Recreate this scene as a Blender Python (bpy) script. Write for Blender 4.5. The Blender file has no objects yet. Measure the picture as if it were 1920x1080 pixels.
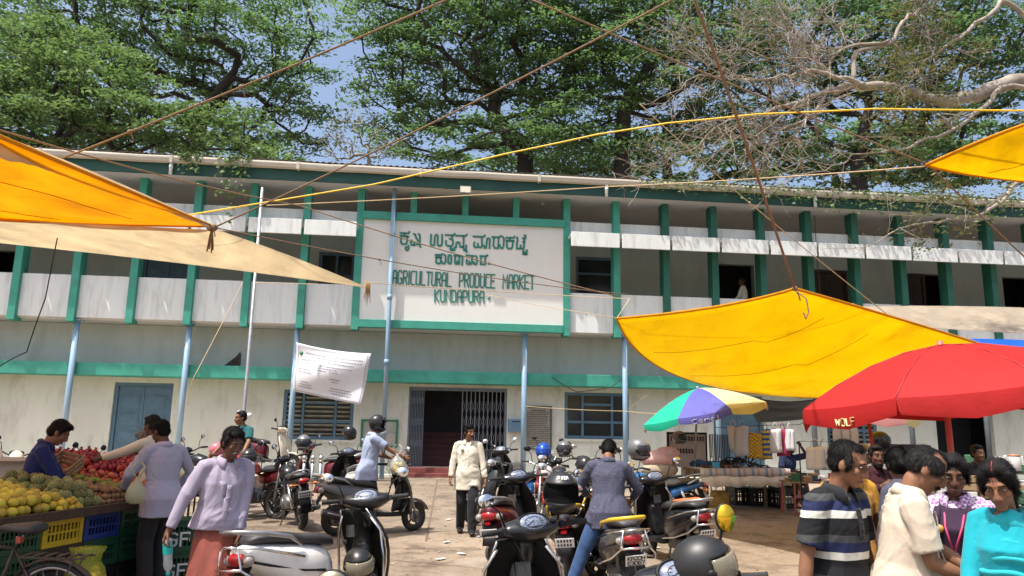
import bpy, bmesh, math, random
import numpy as np
from mathutils import Vector, Matrix, Euler, noise as mnoise
SC = bpy.context.scene
COL = SC.collection
R = math.radians
# ---------------------------------------------------------------- camera
FPX = 1400.0                       # focal length in pixels of the 1920 px wide photograph
PIT, YAW, ROL = 0.1856842, 0.10767233, 0.01684059
CAMH = 1.65
_c, _s = math.cos(PIT), math.sin(PIT)
_fw = Vector((0, _c, _s)); _up0 = Vector((0, -_s, _c)); _rt0 = Vector((1, 0, 0))
_cr, _sr = math.cos(ROL), math.sin(ROL)
_rt = _rt0 * _cr + _up0 * _sr
_up = _up0 * _cr - _rt0 * _sr
cd = bpy.data.cameras.new('camera'); cam = bpy.data.objects.new('camera', cd); COL.objects.link(cam)
cd.sensor_width = 36.0; cd.lens = 36.0 * FPX / 1920.0
cd.clip_start = 0.1; cd.clip_end = 2000
m = Matrix((_rt, _up, -_fw)).transposed().to_4x4(); m.translation = (0, 0, CAMH)
cam.matrix_world = m
SC.camera = cam
# ---------------------------------------------------------------- world, sun, exposure
SUN = Vector((0.34, 0.26, -1.0)).normalized()      # direction the light travels
w = bpy.data.worlds.new('World'); SC.world = w; w.use_nodes = True
nt = w.node_tree; nt.nodes.clear()
out = nt.nodes.new('ShaderNodeOutputWorld'); bg = nt.nodes.new('ShaderNodeBackground')
sky = nt.nodes.new('ShaderNodeTexSky'); sky.sky_type = 'NISHITA'; sky.sun_disc = False
sky.sun_elevation = math.asin(-SUN.z); sky.sun_rotation = math.atan2(-SUN.x, -SUN.y)
sky.air_density = 1.0; sky.dust_density = 5.0; sky.ozone_density = 1.2
bg.inputs['Strength'].default_value = 0.15
nt.links.new(sky.outputs[0], bg.inputs[0]); nt.links.new(bg.outputs[0], out.inputs[0])
sd = bpy.data.lights.new('sun', 'SUN'); sd.energy = 4.0; sd.angle = R(0.6); sd.color = (1.0, 0.96, 0.89)
so = bpy.data.objects.new('sun', sd); COL.objects.link(so)
so.rotation_euler = SUN.to_track_quat('-Z', 'Y').to_euler(); so.location = (0, 0, 40)
SC.view_settings.view_transform = 'Standard'; SC.view_settings.look = 'None'
SC.view_settings.exposure = 0.68; SC.view_settings.gamma = 1.0
SC.render.engine = 'CYCLES'
SC.cycles.max_bounces = 8; SC.cycles.transparent_max_bounces = 12
try: SC.cycles.use_denoising = True
except Exception: pass
# ---------------------------------------------------------------- placing
def ray(px, py):
 u = (px - 960) / FPX; v = (py - 540) / FPX
 return _fw + _rt * u - _up * v
def U(px, py, y):
 """world point seen at a photo pixel at distance y in front of the camera"""
 d = ray(px, py); d = d * (y / d.y); return Vector((d.x, d.y, d.z + CAMH))
def gz(y):
 return min(max((y - 8.0) * 0.0215, 0.0), 0.28)
def G(px, py):
 d = ray(px, py); z = 0.0
 for _ in range(12):
  t = (z - CAMH) / d.z; z = gz(t * d.y)
 return Vector((t * d.x, t * d.y, z))
BO = Vector((0, 21.0, 0)); BX = Vector((math.cos(YAW), math.sin(YAW), 0)); BY = Vector((-math.sin(YAW), math.cos(YAW), 0))
def F(x, y, z): return BO + BX * x + BY * y + Vector((0, 0, z))
# ---------------------------------------------------------------- objects
def tag(o, label=None, cat=None, group=None, kind=None):
 if label: o['label'] = label
 if cat: o['category'] = cat
 if group: o['group'] = group
 if kind: o['kind'] = kind
 return o
def thing(name, label, cat, loc=(0, 0, 0), rz=0.0, group=None):
 o = bpy.data.objects.new(name, None); COL.objects.link(o)
 o.location = loc; o.rotation_euler = (0, 0, rz); o.empty_display_size = 0.1
 return tag(o, label, cat, group)
def kids(o): return [c for c in bpy.data.objects if c.parent == o]
def copy_tree(o, parent=None, lst=None):
 c = o.copy(); COL.objects.link(c); c.parent = parent
 for ch in list(o.children): copy_tree(ch, c)
 return c
def up_axis_rot(a, b):
 """matrix that maps +Z to b-a, origin a"""
 d = Vector(b) - Vector(a)
 q = d.to_track_quat('Z', 'Y').to_matrix().to_4x4(); q.translation = a; return q
class MB:
 def __init__(s): s.v = []; s.f = []; s.mi = []; s.sm = []; s.T = Matrix.Identity(4)
 def add(s, vs, fs, mat=0, smooth=True):
  b = len(s.v); T = s.T
  s.v += [tuple(T @ Vector(p)) for p in vs]
  s.f += [tuple(i + b for i in f) for f in fs]
  s.mi += [mat] * len(fs); s.sm += [smooth] * len(fs); return s
 def box(s, x0, x1, y0, y1, z0, z1, mat=0):
  vs = [(x0, y0, z0), (x1, y0, z0), (x1, y1, z0), (x0, y1, z0), (x0, y0, z1), (x1, y0, z1), (x1, y1, z1), (x0, y1, z1)]
  return s.add(vs, [(0, 3, 2, 1), (4, 5, 6, 7), (0, 1, 5, 4), (1, 2, 6, 5), (2, 3, 7, 6), (3, 0, 4, 7)], mat, False)
 def bar(s, a, b, wx, wy, mat=0, roll=0):
  """box beam from a to b"""
  a = Vector(a); b = Vector(b); Q = up_axis_rot(a, b) @ Matrix.Rotation(roll, 4, 'Z'); L = (b - a).length
  T = s.T; s.T = T @ Q; s.box(-wx / 2, wx / 2, -wy / 2, wy / 2, 0, L, mat); s.T = T; return s
 def loft(s, rings, mat=0, closed=True, caps=True, smooth=True):
  n = len(rings[0]); vs = [p for r in rings for p in r]; fs = []
  for i in range(len(rings) - 1):
   for j in range(n if closed else n - 1):
    k = (j + 1) % n
    fs.append((i * n + j, i * n + k, (i + 1) * n + k, (i + 1) * n + j))
  if caps and closed:
   fs.append(tuple(range(n))[::-1]); fs.append(tuple((len(rings) - 1) * n + j for j in range(n)))
  return s.add(vs, fs, mat, smooth)
 def tube(s, pts, r, seg=8, mat=0, caps=True, flat=1.0, upv=None):
  pts = [Vector(p) for p in pts]; n = len(pts)
  rr = r if hasattr(r, '__len__') else [r] * n
  tang = []
  for i in range(n):
   t = pts[min(i + 1, n - 1)] - pts[max(i - 1, 0)]
   tang.append(t.normalized() if t.length > 1e-9 else Vector((0, 0, 1)))
  t0 = tang[0]; a = Vector(upv) if upv else (Vector((0, 0, 1)) if abs(t0.z) < 0.9 else Vector((1, 0, 0)))
  nrm = (a - t0 * a.dot(t0)).normalized(); rings = []
  for i in range(n):
   t = tang[i]; nrm = nrm - t * nrm.dot(t)
   nrm = nrm.normalized() if nrm.length > 1e-6 else t.orthogonal().normalized()
   bn = t.cross(nrm)
   rings.append([pts[i] + nrm * (math.cos(2 * math.pi * j / seg) * rr[i] * flat) + bn * (math.sin(2 * math.pi * j / seg) * rr[i]) for j in range(seg)])
  return s.loft(rings, mat, True, caps)
 def ell(s, c, r, seg=14, rings=9, mat=0, rot=None):
  c = Vector(c); r = r if hasattr(r, '__len__') else (r, r, r)
  vs = [(0, 0, r[2])]; fs = []
  for i in range(1, rings):
   t = math.pi * i / rings
   for j in range(seg):
    a = 2 * math.pi * j / seg
    vs.append((r[0] * math.sin(t) * math.cos(a), r[1] * math.sin(t) * math.sin(a), r[2] * math.cos(t)))
  vs.append((0, 0, -r[2])); L = len(vs) - 1
  for j in range(seg):
   k = (j + 1) % seg
   fs.append((0, 1 + j, 1 + k)); fs.append((L, 1 + (rings - 2) * seg + k, 1 + (rings - 2) * seg + j))
   for i in range(rings - 2): fs.append((1 + i * seg + j, 1 + (i + 1) * seg + j, 1 + (i + 1) * seg + k, 1 + i * seg + k))
  M = Matrix.Translation(c) @ (rot.to_4x4() if rot is not None else Matrix.Identity(4))
  return s.add([M @ Vector(p) for p in vs], fs, mat)
 def lathe(s, prof, seg=16, mat=0, M=None, smooth=True, caps=True):
  M = M or Matrix.Identity(4)
  rings = [[M @ Vector((r * math.cos(2 * math.pi * j / seg), r * math.sin(2 * math.pi * j / seg), z)) for j in range(seg)] for r, z in prof]
  return s.loft(rings, mat, True, caps, smooth)
 def torus(s, M, Rr, r, seg=28, ms=8, mat=0, flat=1.0):
  rings = []
  for i in range(seg):
   a = 2 * math.pi * i / seg
   rings.append([M @ Vector(((Rr + r * math.cos(b)) * math.cos(a), (Rr + r * math.cos(b)) * math.sin(a), r * flat * math.sin(b))) for b in [2 * math.pi * j / ms for j in range(ms)]])
  rings.append(rings[0]); return s.loft(rings, mat, True, False)
 def prism(s, poly, M, t, mat=0, smooth=False):
  """polygon (x,y) extruded 0..t along local z of M"""
  n = len(poly); vs = [M @ Vector((x, y, 0)) for x, y in poly] + [M @ Vector((x, y, t)) for x, y in poly]
  fs = [tuple(range(n))[::-1], tuple(range(n, 2 * n))] + [(i, (i + 1) % n, n + (i + 1) % n, n + i) for i in range(n)]
  return s.add(vs, fs, mat, smooth)
 def sheet(s, P, t=0.004, mat=0, mat2=None):
  """grid of points P[i][j] as a thin closed cloth of thickness t"""
  n = len(P); k = len(P[0]); P = [[Vector(p) for p in r] for r in P]
  N = []
  for i in range(n):
   for j in range(k):
    a = P[min(i + 1, n - 1)][j] - P[max(i - 1, 0)][j]; b = P[i][min(j + 1, k - 1)] - P[i][max(j - 1, 0)]
    q = a.cross(b); N.append(q.normalized() if q.length > 1e-12 else Vector((0, 0, 1)))
  A = [P[i][j] for i in range(n) for j in range(k)]; B = [a - q * t for a, q in zip(A, N)]; o = n * k
  f1 = []; f2 = []; f3 = []
  for i in range(n - 1):
   for j in range(k - 1):
    q = (i * k + j, (i + 1) * k + j, (i + 1) * k + j + 1, i * k + j + 1); f1.append(q); f2.append(tuple(o + x for x in q[::-1]))
  bd = [i * k for i in range(n)] + [(n - 1) * k + j for j in range(1, k)] + [i * k + k - 1 for i in range(n - 2, -1, -1)] + [j for j in range(k - 2, 0, -1)]
  for x, y in zip(bd, bd[1:] + bd[:1]): f3.append((y, x, o + x, o + y))
  b = len(s.v); s.add(A + B, f1 + f2 + f3, mat)
  if mat2 is not None:
   for q in range(len(f2)): s.mi[len(s.mi) - len(f3) - len(f2) + q] = mat2
  return s
 def build(s, name, mats, parent=None, loc=None, sharp=None):
  me = bpy.data.meshes.new(name); me.from_pydata(s.v, [], s.f); me.validate()
  mats = mats if isinstance(mats, (list, tuple)) else [mats]
  for q in mats: me.materials.append(q)
  if len(me.polygons) == len(s.f):
   me.polygons.foreach_set('material_index', s.mi); me.polygons.foreach_set('use_smooth', s.sm)
  bm = bmesh.new(); bm.from_mesh(me); bmesh.ops.recalc_face_normals(bm, faces=bm.faces[:])
  if sharp:
   for e in bm.edges:
    if len(e.link_faces) == 2 and e.calc_face_angle(0) > sharp: e.smooth = False
  bm.to_mesh(me); bm.free(); me.update()
  o = bpy.data.objects.new(name, me); COL.objects.link(o)
  if parent: o.parent = parent
  if loc: o.location = loc
  return o
def bevel(o, w=0.01, seg=2):
 md = o.modifiers.new('bevel', 'BEVEL'); md.width = w; md.segments = seg; md.limit_method = 'ANGLE'; md.angle_limit = R(40); return o
# ---------------------------------------------------------------- materials
_M = {}
def mat(name, col, rough=0.6, var=0.12, scale=6.0, bump=0.0, bscale=None, metal=0.0, spec=0.5, dirt=None, dscale=1.5, damt=0.5, coat=0.0, trans=0.0, stretch=None, sheen=0.0):
 if name in _M: return _M[name]
 mt = bpy.data.materials.new(name); mt.use_nodes = True; n = mt.node_tree.nodes; l = mt.node_tree.links
 b = n['Principled BSDF']; b.inputs['Roughness'].default_value = rough; b.inputs['Metallic'].default_value = metal
 b.inputs['Specular IOR Level'].default_value = spec
 if coat: b.inputs['Coat Weight'].default_value = coat; b.inputs['Coat Roughness'].default_value = 0.08
 if sheen: b.inputs['Sheen Weight'].default_value = sheen
 tc = n.new('ShaderNodeTexCoord'); vec = tc.outputs['Object']
 if stretch:
  mp = n.new('ShaderNodeMapping'); mp.inputs['Scale'].default_value = stretch; l.new(vec, mp.inputs[0]); vec = mp.outputs[0]
 no = n.new('ShaderNodeTexNoise'); no.inputs['Scale'].default_value = scale; no.inputs['Detail'].default_value = 6; no.inputs['Roughness'].default_value = 0.6
 l.new(vec, no.inputs['Vector'])
 rp = n.new('ShaderNodeValToRGB'); e = rp.color_ramp.elements
 e[0].position = 0.3; e[1].position = 0.7
 e[0].color = tuple(max(0, c * (1 - var)) for c in col) + (1,); e[1].color = tuple(min(1, c * (1 + var)) for c in col) + (1,)
 l.new(no.outputs['Fac'], rp.inputs[0]); colout = rp.outputs[0]
 if dirt:
  n2 = n.new('ShaderNodeTexNoise'); n2.inputs['Scale'].default_value = dscale; n2.inputs['Detail'].default_value = 9; n2.inputs['Roughness'].default_value = 0.7
  l.new(vec, n2.inputs['Vector'])
  r2 = n.new('ShaderNodeValToRGB'); r2.color_ramp.elements[0].position = 0.5; r2.color_ramp.elements[1].position = 0.72
  r2.color_ramp.elements[1].color = (damt, damt, damt, 1)
  l.new(n2.outputs['Fac'], r2.inputs[0])
  mx = n.new('ShaderNodeMix'); mx.data_type = 'RGBA'; l.new(r2.outputs[0], mx.inputs['Factor']); l.new(colout, mx.inputs[6]); mx.inputs[7].default_value = tuple(dirt) + (1,)
  colout = mx.outputs[2]
 l.new(colout, b.inputs['Base Color'])
 if bump:
  nb = n.new('ShaderNodeTexNoise'); nb.inputs['Scale'].default_value = bscale or scale * 3; nb.inputs['Detail'].default_value = 5
  l.new(vec, nb.inputs['Vector']); bp = n.new('ShaderNodeBump'); bp.inputs['Strength'].default_value = bump; bp.inputs['Distance'].default_value = 0.02
  l.new(nb.outputs['Fac'], bp.inputs['Height']); l.new(bp.outputs[0], b.inputs['Normal'])
 if trans:
  tr = n.new('ShaderNodeBsdfTranslucent'); l.new(colout, tr.inputs[0]); ms = n.new('ShaderNodeMixShader'); ms.inputs[0].default_value = trans
  l.new(b.outputs[0], ms.inputs[1]); l.new(tr.outputs[0], ms.inputs[2]); l.new(ms.outputs[0], n['Material Output'].inputs[0])
 _M[name] = mt; return mt
def glass(name, col, rough=0.05, alpha=0.35):
 if name in _M: return _M[name]
 mt = bpy.data.materials.new(name); mt.use_nodes = True; n = mt.node_tree.nodes; l = mt.node_tree.links
 b = n['Principled BSDF']; b.inputs['Base Color'].default_value = tuple(col) + (1,); b.inputs['Roughness'].default_value = rough
 b.inputs['Alpha'].default_value = alpha; b.inputs['Specular IOR Level'].default_value = 0.6
 tc = n.new('ShaderNodeTexCoord'); no = n.new('ShaderNodeTexNoise'); no.inputs['Scale'].default_value = 9
 l.new(tc.outputs['Object'], no.inputs['Vector'])
 mr = n.new('ShaderNodeMapRange'); mr.inputs[3].default_value = rough * 0.7; mr.inputs[4].default_value = rough * 1.5 + 0.02
 l.new(no.outputs['Fac'], mr.inputs[0]); l.new(mr.outputs[0], b.inputs['Roughness'])
 _M[name] = mt; return mt
random.seed(7)
# ================================================================ ground
def ground_mat():
 mt = bpy.data.materials.new('paving'); mt.use_nodes = True; n = mt.node_tree.nodes; l = mt.node_tree.links
 b = n['Principled BSDF']; b.inputs['Roughness'].default_value = 0.85
 tc = n.new('ShaderNodeTexCoord'); v = tc.outputs['Object']
 def nz(sc, d=8, ro=0.65):
  q = n.new('ShaderNodeTexNoise'); q.inputs['Scale'].default_value = sc; q.inputs['Detail'].default_value = d; q.inputs['Roughness'].default_value = ro; l.new(v, q.inputs['Vector']); return q
 def ramp(src, stops):
  r = n.new('ShaderNodeValToRGB'); e = r.color_ramp.elements
  e[0].position, e[0].color = stops[0][0], stops[0][1] + (1,); e[1].position, e[1].color = stops[1][0], stops[1][1] + (1,)
  for p, c in stops[2:]: q = e.new(p); q.color = c + (1,)
  l.new(src, r.inputs[0]); return r.outputs[0]
 def mix(a, bb, fac, mode='MIX'):
  q = n.new('ShaderNodeMix'); q.data_type = 'RGBA'; q.blend_type = mode
  if isinstance(fac, float): q.inputs['Factor'].default_value = fac
  else: l.new(fac, q.inputs['Factor'])
  l.new(a, q.inputs[6])
  if isinstance(bb, tuple): q.inputs[7].default_value = bb + (1,)
  else: l.new(bb, q.inputs[7])
  return q.outputs[2]
 base = ramp(nz(0.35).outputs['Fac'], [(0.3, (0.235, 0.185, 0.138)), (0.7, (0.36, 0.295, 0.225))])
 fine = ramp(nz(22, 4).outputs['Fac'], [(0.3, (0.72, 0.70, 0.68)), (0.75, (1.12, 1.1, 1.06))])
 c = mix(base, fine, 1.0, 'MULTIPLY')
 st = ramp(nz(1.3, 10, 0.72).outputs['Fac'], [(0.49, (0, 0, 0)), (0.63, (0.85, 0.85, 0.85))])
 c = mix(c, (0.10, 0.073, 0.052), st)
 big = ramp(nz(0.16, 5, 0.6).outputs['Fac'], [(0.36, (0.62, 0.60, 0.58)), (0.62, (1.08, 1.06, 1.04))]); c = mix(c, big, 1.0, 'MULTIPLY')
 dust = ramp(nz(0.9, 9, 0.7).outputs['Fac'], [(0.3, (0.6, 0.6, 0.6)), (0.44, (0, 0, 0))])
 c = mix(c, (0.34, 0.295, 0.24), dust)
 vo = n.new('ShaderNodeTexVoronoi'); vo.feature = 'DISTANCE_TO_EDGE'; vo.inputs['Scale'].default_value = 0.75; l.new(v, vo.inputs['Vector'])
 cr = ramp(vo.outputs['Distance'], [(0.0, (0.55, 0.55, 0.55)), (0.012, (0, 0, 0))])
 c = mix(c, (0.12, 0.085, 0.06), cr)
 sp = n.new('ShaderNodeTexVoronoi'); sp.inputs['Scale'].default_value = 7; l.new(v, sp.inputs['Vector'])
 c = mix(c, (0.15, 0.1, 0.06), ramp(sp.outputs['Distance'], [(0.05, (0.8, 0.8, 0.8)), (0.1, (0, 0, 0))]))
 l.new(c, b.inputs['Base Color'])
 bp = n.new('ShaderNodeBump'); bp.inputs['Strength'].default_value = 0.5; bp.inputs['Distance'].default_value = 0.02
 l.new(nz(14, 8, 0.7).outputs['Fac'], bp.inputs['Height']); l.new(bp.outputs[0], b.inputs['Normal'])
 return mt
g = MB(); xs = [-900, -60, -30, -15, 0, 15, 30, 60, 900]; ys = [-900, -30, 0, 4, 8, 12, 16, 21.02, 24, 40, 100, 900]
g.add([(x, y, gz(y)) for y in ys for x in xs], [(i * 9 + j, i * 9 + j + 1, (i + 1) * 9 + j + 1, (i + 1) * 9 + j) for i in range(11) for j in range(8)])
tag(g.build('ground', ground_mat()), kind='structure')
g = MB()
def seam(p, q, w=0.018):
 p = Vector(p); q = Vector(q); d = (q - p); nn = Vector((-d.y, d.x, 0)).normalized() * w
 pts = [p.lerp(q, i / 12) for i in range(13)]
 L = [(a.x - nn.x, a.y - nn.y, gz(a.y) + .004) for a in pts]; Rr = [(a.x + nn.x, a.y + nn.y, gz(a.y) + .004) for a in pts]
 g.add(L + Rr, [(i, i + 1, 14 + i, 13 + i) for i in range(12)])
seam((-1.15, 11.0, 0), (-1.9, 20.5, 0)); seam((-9, 16.4, 0), (2, 17.5, 0), .012); seam((2.0, 10.5, 0), (1.6, 20.5, 0), .012); seam((-4.6, 13, 0), (-5.4, 20.5, 0), .012)
_r = np.random.default_rng(9); _lv = []
for _ in range(900):
 x, y = _r.uniform(-6, 8), _r.uniform(8.5, 20.5); a = _r.uniform(0, 6.28); L = _r.uniform(.012, .04); z = gz(y) + .006 + _r.uniform(0, .006); dx, dy = L * math.cos(a), L * math.sin(a); _lv.append([(x - dx, y - dy, z), (x + dy * .4, y - dx * .4, z + .006), (x + dx, y + dy, z), (x - dy * .4, y + dx * .4, z + .008)])
g2 = MB()
for q in _lv: g2.add(q, [(0, 1, 2, 3)], int(_r.integers(0, 2)), False)
tag(g2.build('dry_leaves', [mat('dry_leaf', (.16, .10, .045), .8, .4, 30), mat('grit_grey', (.36, .33, .28), .9, .3, 30)]), kind='stuff')
tag(g.build('ground_joint_line', mat('joint', (0.14, 0.10, 0.07), 0.9)), kind='structure')
# ================================================================ market hall
WHITE = mat('white_plaster', (0.70, 0.725, 0.70), 0.75, 0.05, 1.2, 0.15, 40, dirt=(0.33, 0.335, 0.29), dscale=3.4, damt=0.6, stretch=(1.6, 1.6, .22))
SIGNW = mat('sign_plaster', (0.71, 0.71, 0.66), 0.75, 0.04, 1.0, 0.1, 40, dirt=(0.5, 0.5, 0.44), dscale=1.0, damt=0.4)
WALLG = mat('grey_green_plaster', (0.42, 0.475, 0.44), 0.8, 0.08, 0.8, 0.15, 40, dirt=(0.28, 0.30, 0.26), dscale=1.8, damt=0.55, stretch=(1.3, 1.3, .35))
WALLC = mat('cream_plaster', (0.62, 0.62, 0.54), 0.8, 0.07, 0.7, 0.15, 40, dirt=(0.33, 0.30, 0.23), dscale=1.9, damt=0.65, stretch=(1.2, 1.2, .4))
SOFF = mat('soffit_plaster', (0.55, 0.54, 0.53), 0.8, 0.06, 0.8)
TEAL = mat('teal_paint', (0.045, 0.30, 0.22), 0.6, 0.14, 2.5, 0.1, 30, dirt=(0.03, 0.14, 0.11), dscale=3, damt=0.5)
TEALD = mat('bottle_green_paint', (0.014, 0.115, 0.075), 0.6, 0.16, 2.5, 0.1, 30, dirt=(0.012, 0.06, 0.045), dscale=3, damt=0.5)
DGREEN = mat('dark_green_paint', (0.008, 0.062, 0.047), 0.6, 0.25, 2.0)
BLUEP = mat('blue_joinery', (0.075, 0.15, 0.21), 0.5, 0.12, 5, 0.1, dirt=(0.05, 0.08, 0.1), dscale=4, damt=0.5)
COLB = mat('pale_blue_pipe', (0.24, 0.38, 0.50), 0.5, 0.15, 4, 0.1, dirt=(0.34, 0.3, 0.27), dscale=3, damt=0.6, stretch=(1, 1, .25))
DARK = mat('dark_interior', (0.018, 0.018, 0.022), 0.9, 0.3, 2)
GUTT = mat('gutter_plastic', (0.52, 0.48, 0.40), 0.6, 0.14, 1.5, dirt=(0.33, 0.27, 0.19), dscale=3, damt=0.6, stretch=(.3, 1, 1))
ROOF = mat('roof_sheet', (0.10, 0.085, 0.075), 0.85, 0.3, 2.5, 0.3)
REDST = mat('red_oxide_step', (0.20, 0.055, 0.045), 0.7, 0.2, 3)
GREYM = mat('grey_metal', (0.16, 0.19, 0.23), 0.5, 0.15, 6, metal=0.3)
PVC = mat('white_pvc', (0.72, 0.73, 0.72), 0.4, 0.06, 3)
X0, BAY, ZT, ZB = -1.39642887, 1.48451764, 8.28, 4.27
def kx(k): return X0 + BAY * (k - 8)
hall = thing('market_hall', 'two storey white and green market building with sign board and green fins', 'building', BO, YAW)
def part(name, mb, m, parent=hall, bev=0):
 o = mb.build(name, m, parent)
 if bev: bevel(o, bev)
 return o
XL, XR = kx(-6), kx(27)
YW1, YW2 = 0.9, 2.3                     # ground floor wall, upper back wall
# openings: (x0, x1, z0, z1)
OPL = [(-17, -13.9, .3, 2.78), (-10.86, -9.3, .42, 2.72), (-6.3, -4.35, 1.25, 2.62), (-2.82, 0.01, .54, 2.78), (1.7, 3.62, 1.38, 2.72), (6.2, 7.75, .42, 2.72), (9.75, 11.35, 1.2, 2.7), (13.3, 15.2, .42, 2.72), (18, 19.5, 1.2, 2.7)]
OPU = [(-15.3, -14.3, 4.5, 6.6), (-11.0, -9.5, 4.5, 6.62), (-5.8, -4.7, 5.6, 6.95), (2.3, 3.75, 5.3, 7.15), (6.9, 8.3, 4.5, 7.1), (10.1, 11.6, 4.5, 7.05), (13.5, 15.2, 4.5, 7.05), (17.2, 18.6, 4.5, 7.05)]
def wall_with_openings(x0, x1, z0, z1, y0, y1, ops):
 b = MB(); x = x0
 for a, c, d, e in sorted(ops):
  b.box(x, a, y0, y1, z0, z1)
  if e < z1: b.box(a, c, y0, y1, e, z1)
  if d > z0: b.box(a, c, y0, y1, z0, d)
  x = c
 b.box(x, x1, y0, y1, z0, z1); return b
part('wall', wall_with_openings(XL, XR, 0.1, 3.0, YW1, YW1 + .25, OPL), WALLC)
b = MB(); b.box(XL, XR, YW1 + .003, YW1 + .25, 3.0, ZB + .05); part('wall', b, WALLG)
part('wall', wall_with_openings(XL, XR, ZB + .25, ZT + .1, YW2, YW2 + .25, OPU), WALLG)
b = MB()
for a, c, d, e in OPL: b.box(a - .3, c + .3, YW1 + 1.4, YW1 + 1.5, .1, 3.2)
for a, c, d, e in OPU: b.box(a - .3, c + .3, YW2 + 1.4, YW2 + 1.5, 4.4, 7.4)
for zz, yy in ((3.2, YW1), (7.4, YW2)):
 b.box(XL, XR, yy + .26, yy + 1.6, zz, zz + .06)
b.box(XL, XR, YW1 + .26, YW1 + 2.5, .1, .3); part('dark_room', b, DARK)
b = MB(); b.box(XL, XR, .1, YW2 + .3, ZB + .06, ZB + .24); part('floor_slab', b, SOFF)
b = MB(); b.box(XL, XR, 0.42, YW1 + .2, .0, .34); part('plinth', b, WALLC)
b = MB(); b.box(XL, XR, .25, YW1 - .002, 2.86, 3.2); part('sunshade_band', b, TEAL, bev=.015)
# end and rear walls so the hall is a closed block
b = MB(); b.box(XL - .25, XL, .1, 9, .1, ZT); b.box(XR, XR + .25, .1, 9, .1, ZT); b.box(XL, XR, 9, 9.25, .1, ZT); part('wall', b, WALLG)
b = MB(); b.box(XL - .6, XR + .6, -.62, 9.6, ZT + .02, ZT + .1); part('soffit', b, SOFF)
b = MB(); b.box(XL - .6, XR + .6, -.66, -.6, ZT - .02, ZT + .36); part('fascia', b, DGREEN)
b = MB()
nrow = 90; P = []
for side in ((-.78, ZT + .50), (4.5, ZT + 1.15), (10.0, ZT + .40)):
 P.append([(XL - .6 + (XR - XL + 1.2) * j / 600, side[0], side[1] + .02 * math.cos(j * math.pi)) for j in range(601)])
b.sheet(P, .012); part('roof', b, ROOF)
b = MB(); prof = [(-.66, .30), (-.67, .44), (-.80, .46), (-.82, .38), (-.80, .30), (-.72, .27)]
xs = [XL - .6 + (XR - XL + 1.2) * i / 60 for i in range(61)]
random.seed(3); wob = [random.uniform(-.012, .012) for _ in xs]
b.loft([[(x, y, ZT + z + wv) for y, z in prof] for x, wv in zip(xs, wob)], smooth=False)
b.box(XL, XR, -.826, -.819, ZT + .405, ZT + .42);
for i in range(0, 61, 4): b.box(xs[i] - .04, xs[i] + .04, -.832, -.66, ZT + .262, ZT + .47)
part('gutter', b, GUTT)
for px in (318, 1140, 1518):
 x = {318: -9.4, 1140: 2.6, 1518: 8.9}[px]
 b = MB(); b.tube([(x, -.74, ZT + .3), (x, -.74, ZT - .05)], .045, 10); b.tube([(x, -.74, ZT + .2), (x, -.74, ZT + .12)], .055, 10); part('drain_stub', b, PVC)
# fins, parapets, canopies
for k in range(-6, 28):
 x = kx(k)
 if k in (7, 8, 9):
  b = MB(); b.box(x - .09, x + .09, 0, .3, 7.55, ZT + .02); part('fin', b, TEAL); continue
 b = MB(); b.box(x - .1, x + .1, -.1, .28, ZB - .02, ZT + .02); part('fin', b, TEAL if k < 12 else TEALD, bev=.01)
for k in range(-6, 27):
 x0, x1 = kx(k) + .1, kx(k + 1) - .1
 if 6 <= k <= 9: continue
 b = MB(); b.box(x0, x1, .02, .14, ZB + .1, 5.52); part('parapet_panel', b, WHITE, bev=.008)
 b = MB(); b.box(x0, x1, .15, .25, 7.12, 7.68); part('upper_panel', b, WHITE)
 b = MB(); b.box(x0 - .06, x1 + .06, -.58, -.52, 6.77, 7.19); b.box(x0 - .06, x1 + .06, -.52, -.102, 7.08, 7.16); b.box(x0, x1, -.102, .148, 7.083, 7.158)
 part('sun_canopy', b, WHITE, bev=.008)
# posts under the slab
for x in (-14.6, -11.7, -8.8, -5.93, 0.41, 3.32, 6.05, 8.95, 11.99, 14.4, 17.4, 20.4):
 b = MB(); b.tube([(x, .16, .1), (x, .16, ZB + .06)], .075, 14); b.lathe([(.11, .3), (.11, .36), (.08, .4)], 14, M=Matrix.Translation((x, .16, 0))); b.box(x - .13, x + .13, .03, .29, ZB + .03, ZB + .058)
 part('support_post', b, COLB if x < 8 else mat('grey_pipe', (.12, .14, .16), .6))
b = MB(); b.tube([(-3.42, -.22, .1), (-3.44, -.24, ZT + .3)], .062, 12)
for z in (1.4, 3.3, 5.1, 6.9): b.tube([(-3.43, -.23, z), (-3.43, -.23, z + .14)], .075, 12)
part('downpipe', b, COLB)
# sign
sx0, sx1 = kx(6) + .1, kx(10) - .1
sign = MB(); sign.box(sx0, sx1, -.06, .1, 4.55, 7.42); sign = part('sign_board', sign, SIGNW)
b = MB(); b.box(sx0 - .03, sx1 + .03, -.16, .1, 7.42, 7.64); bevel(part('beam', b, TEAL, sign), .01)
b = MB(); b.box(sx0, sx1, -.12, .1, 4.33, 4.55); bevel(part('beam', b, TEAL, sign), .01)
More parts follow.
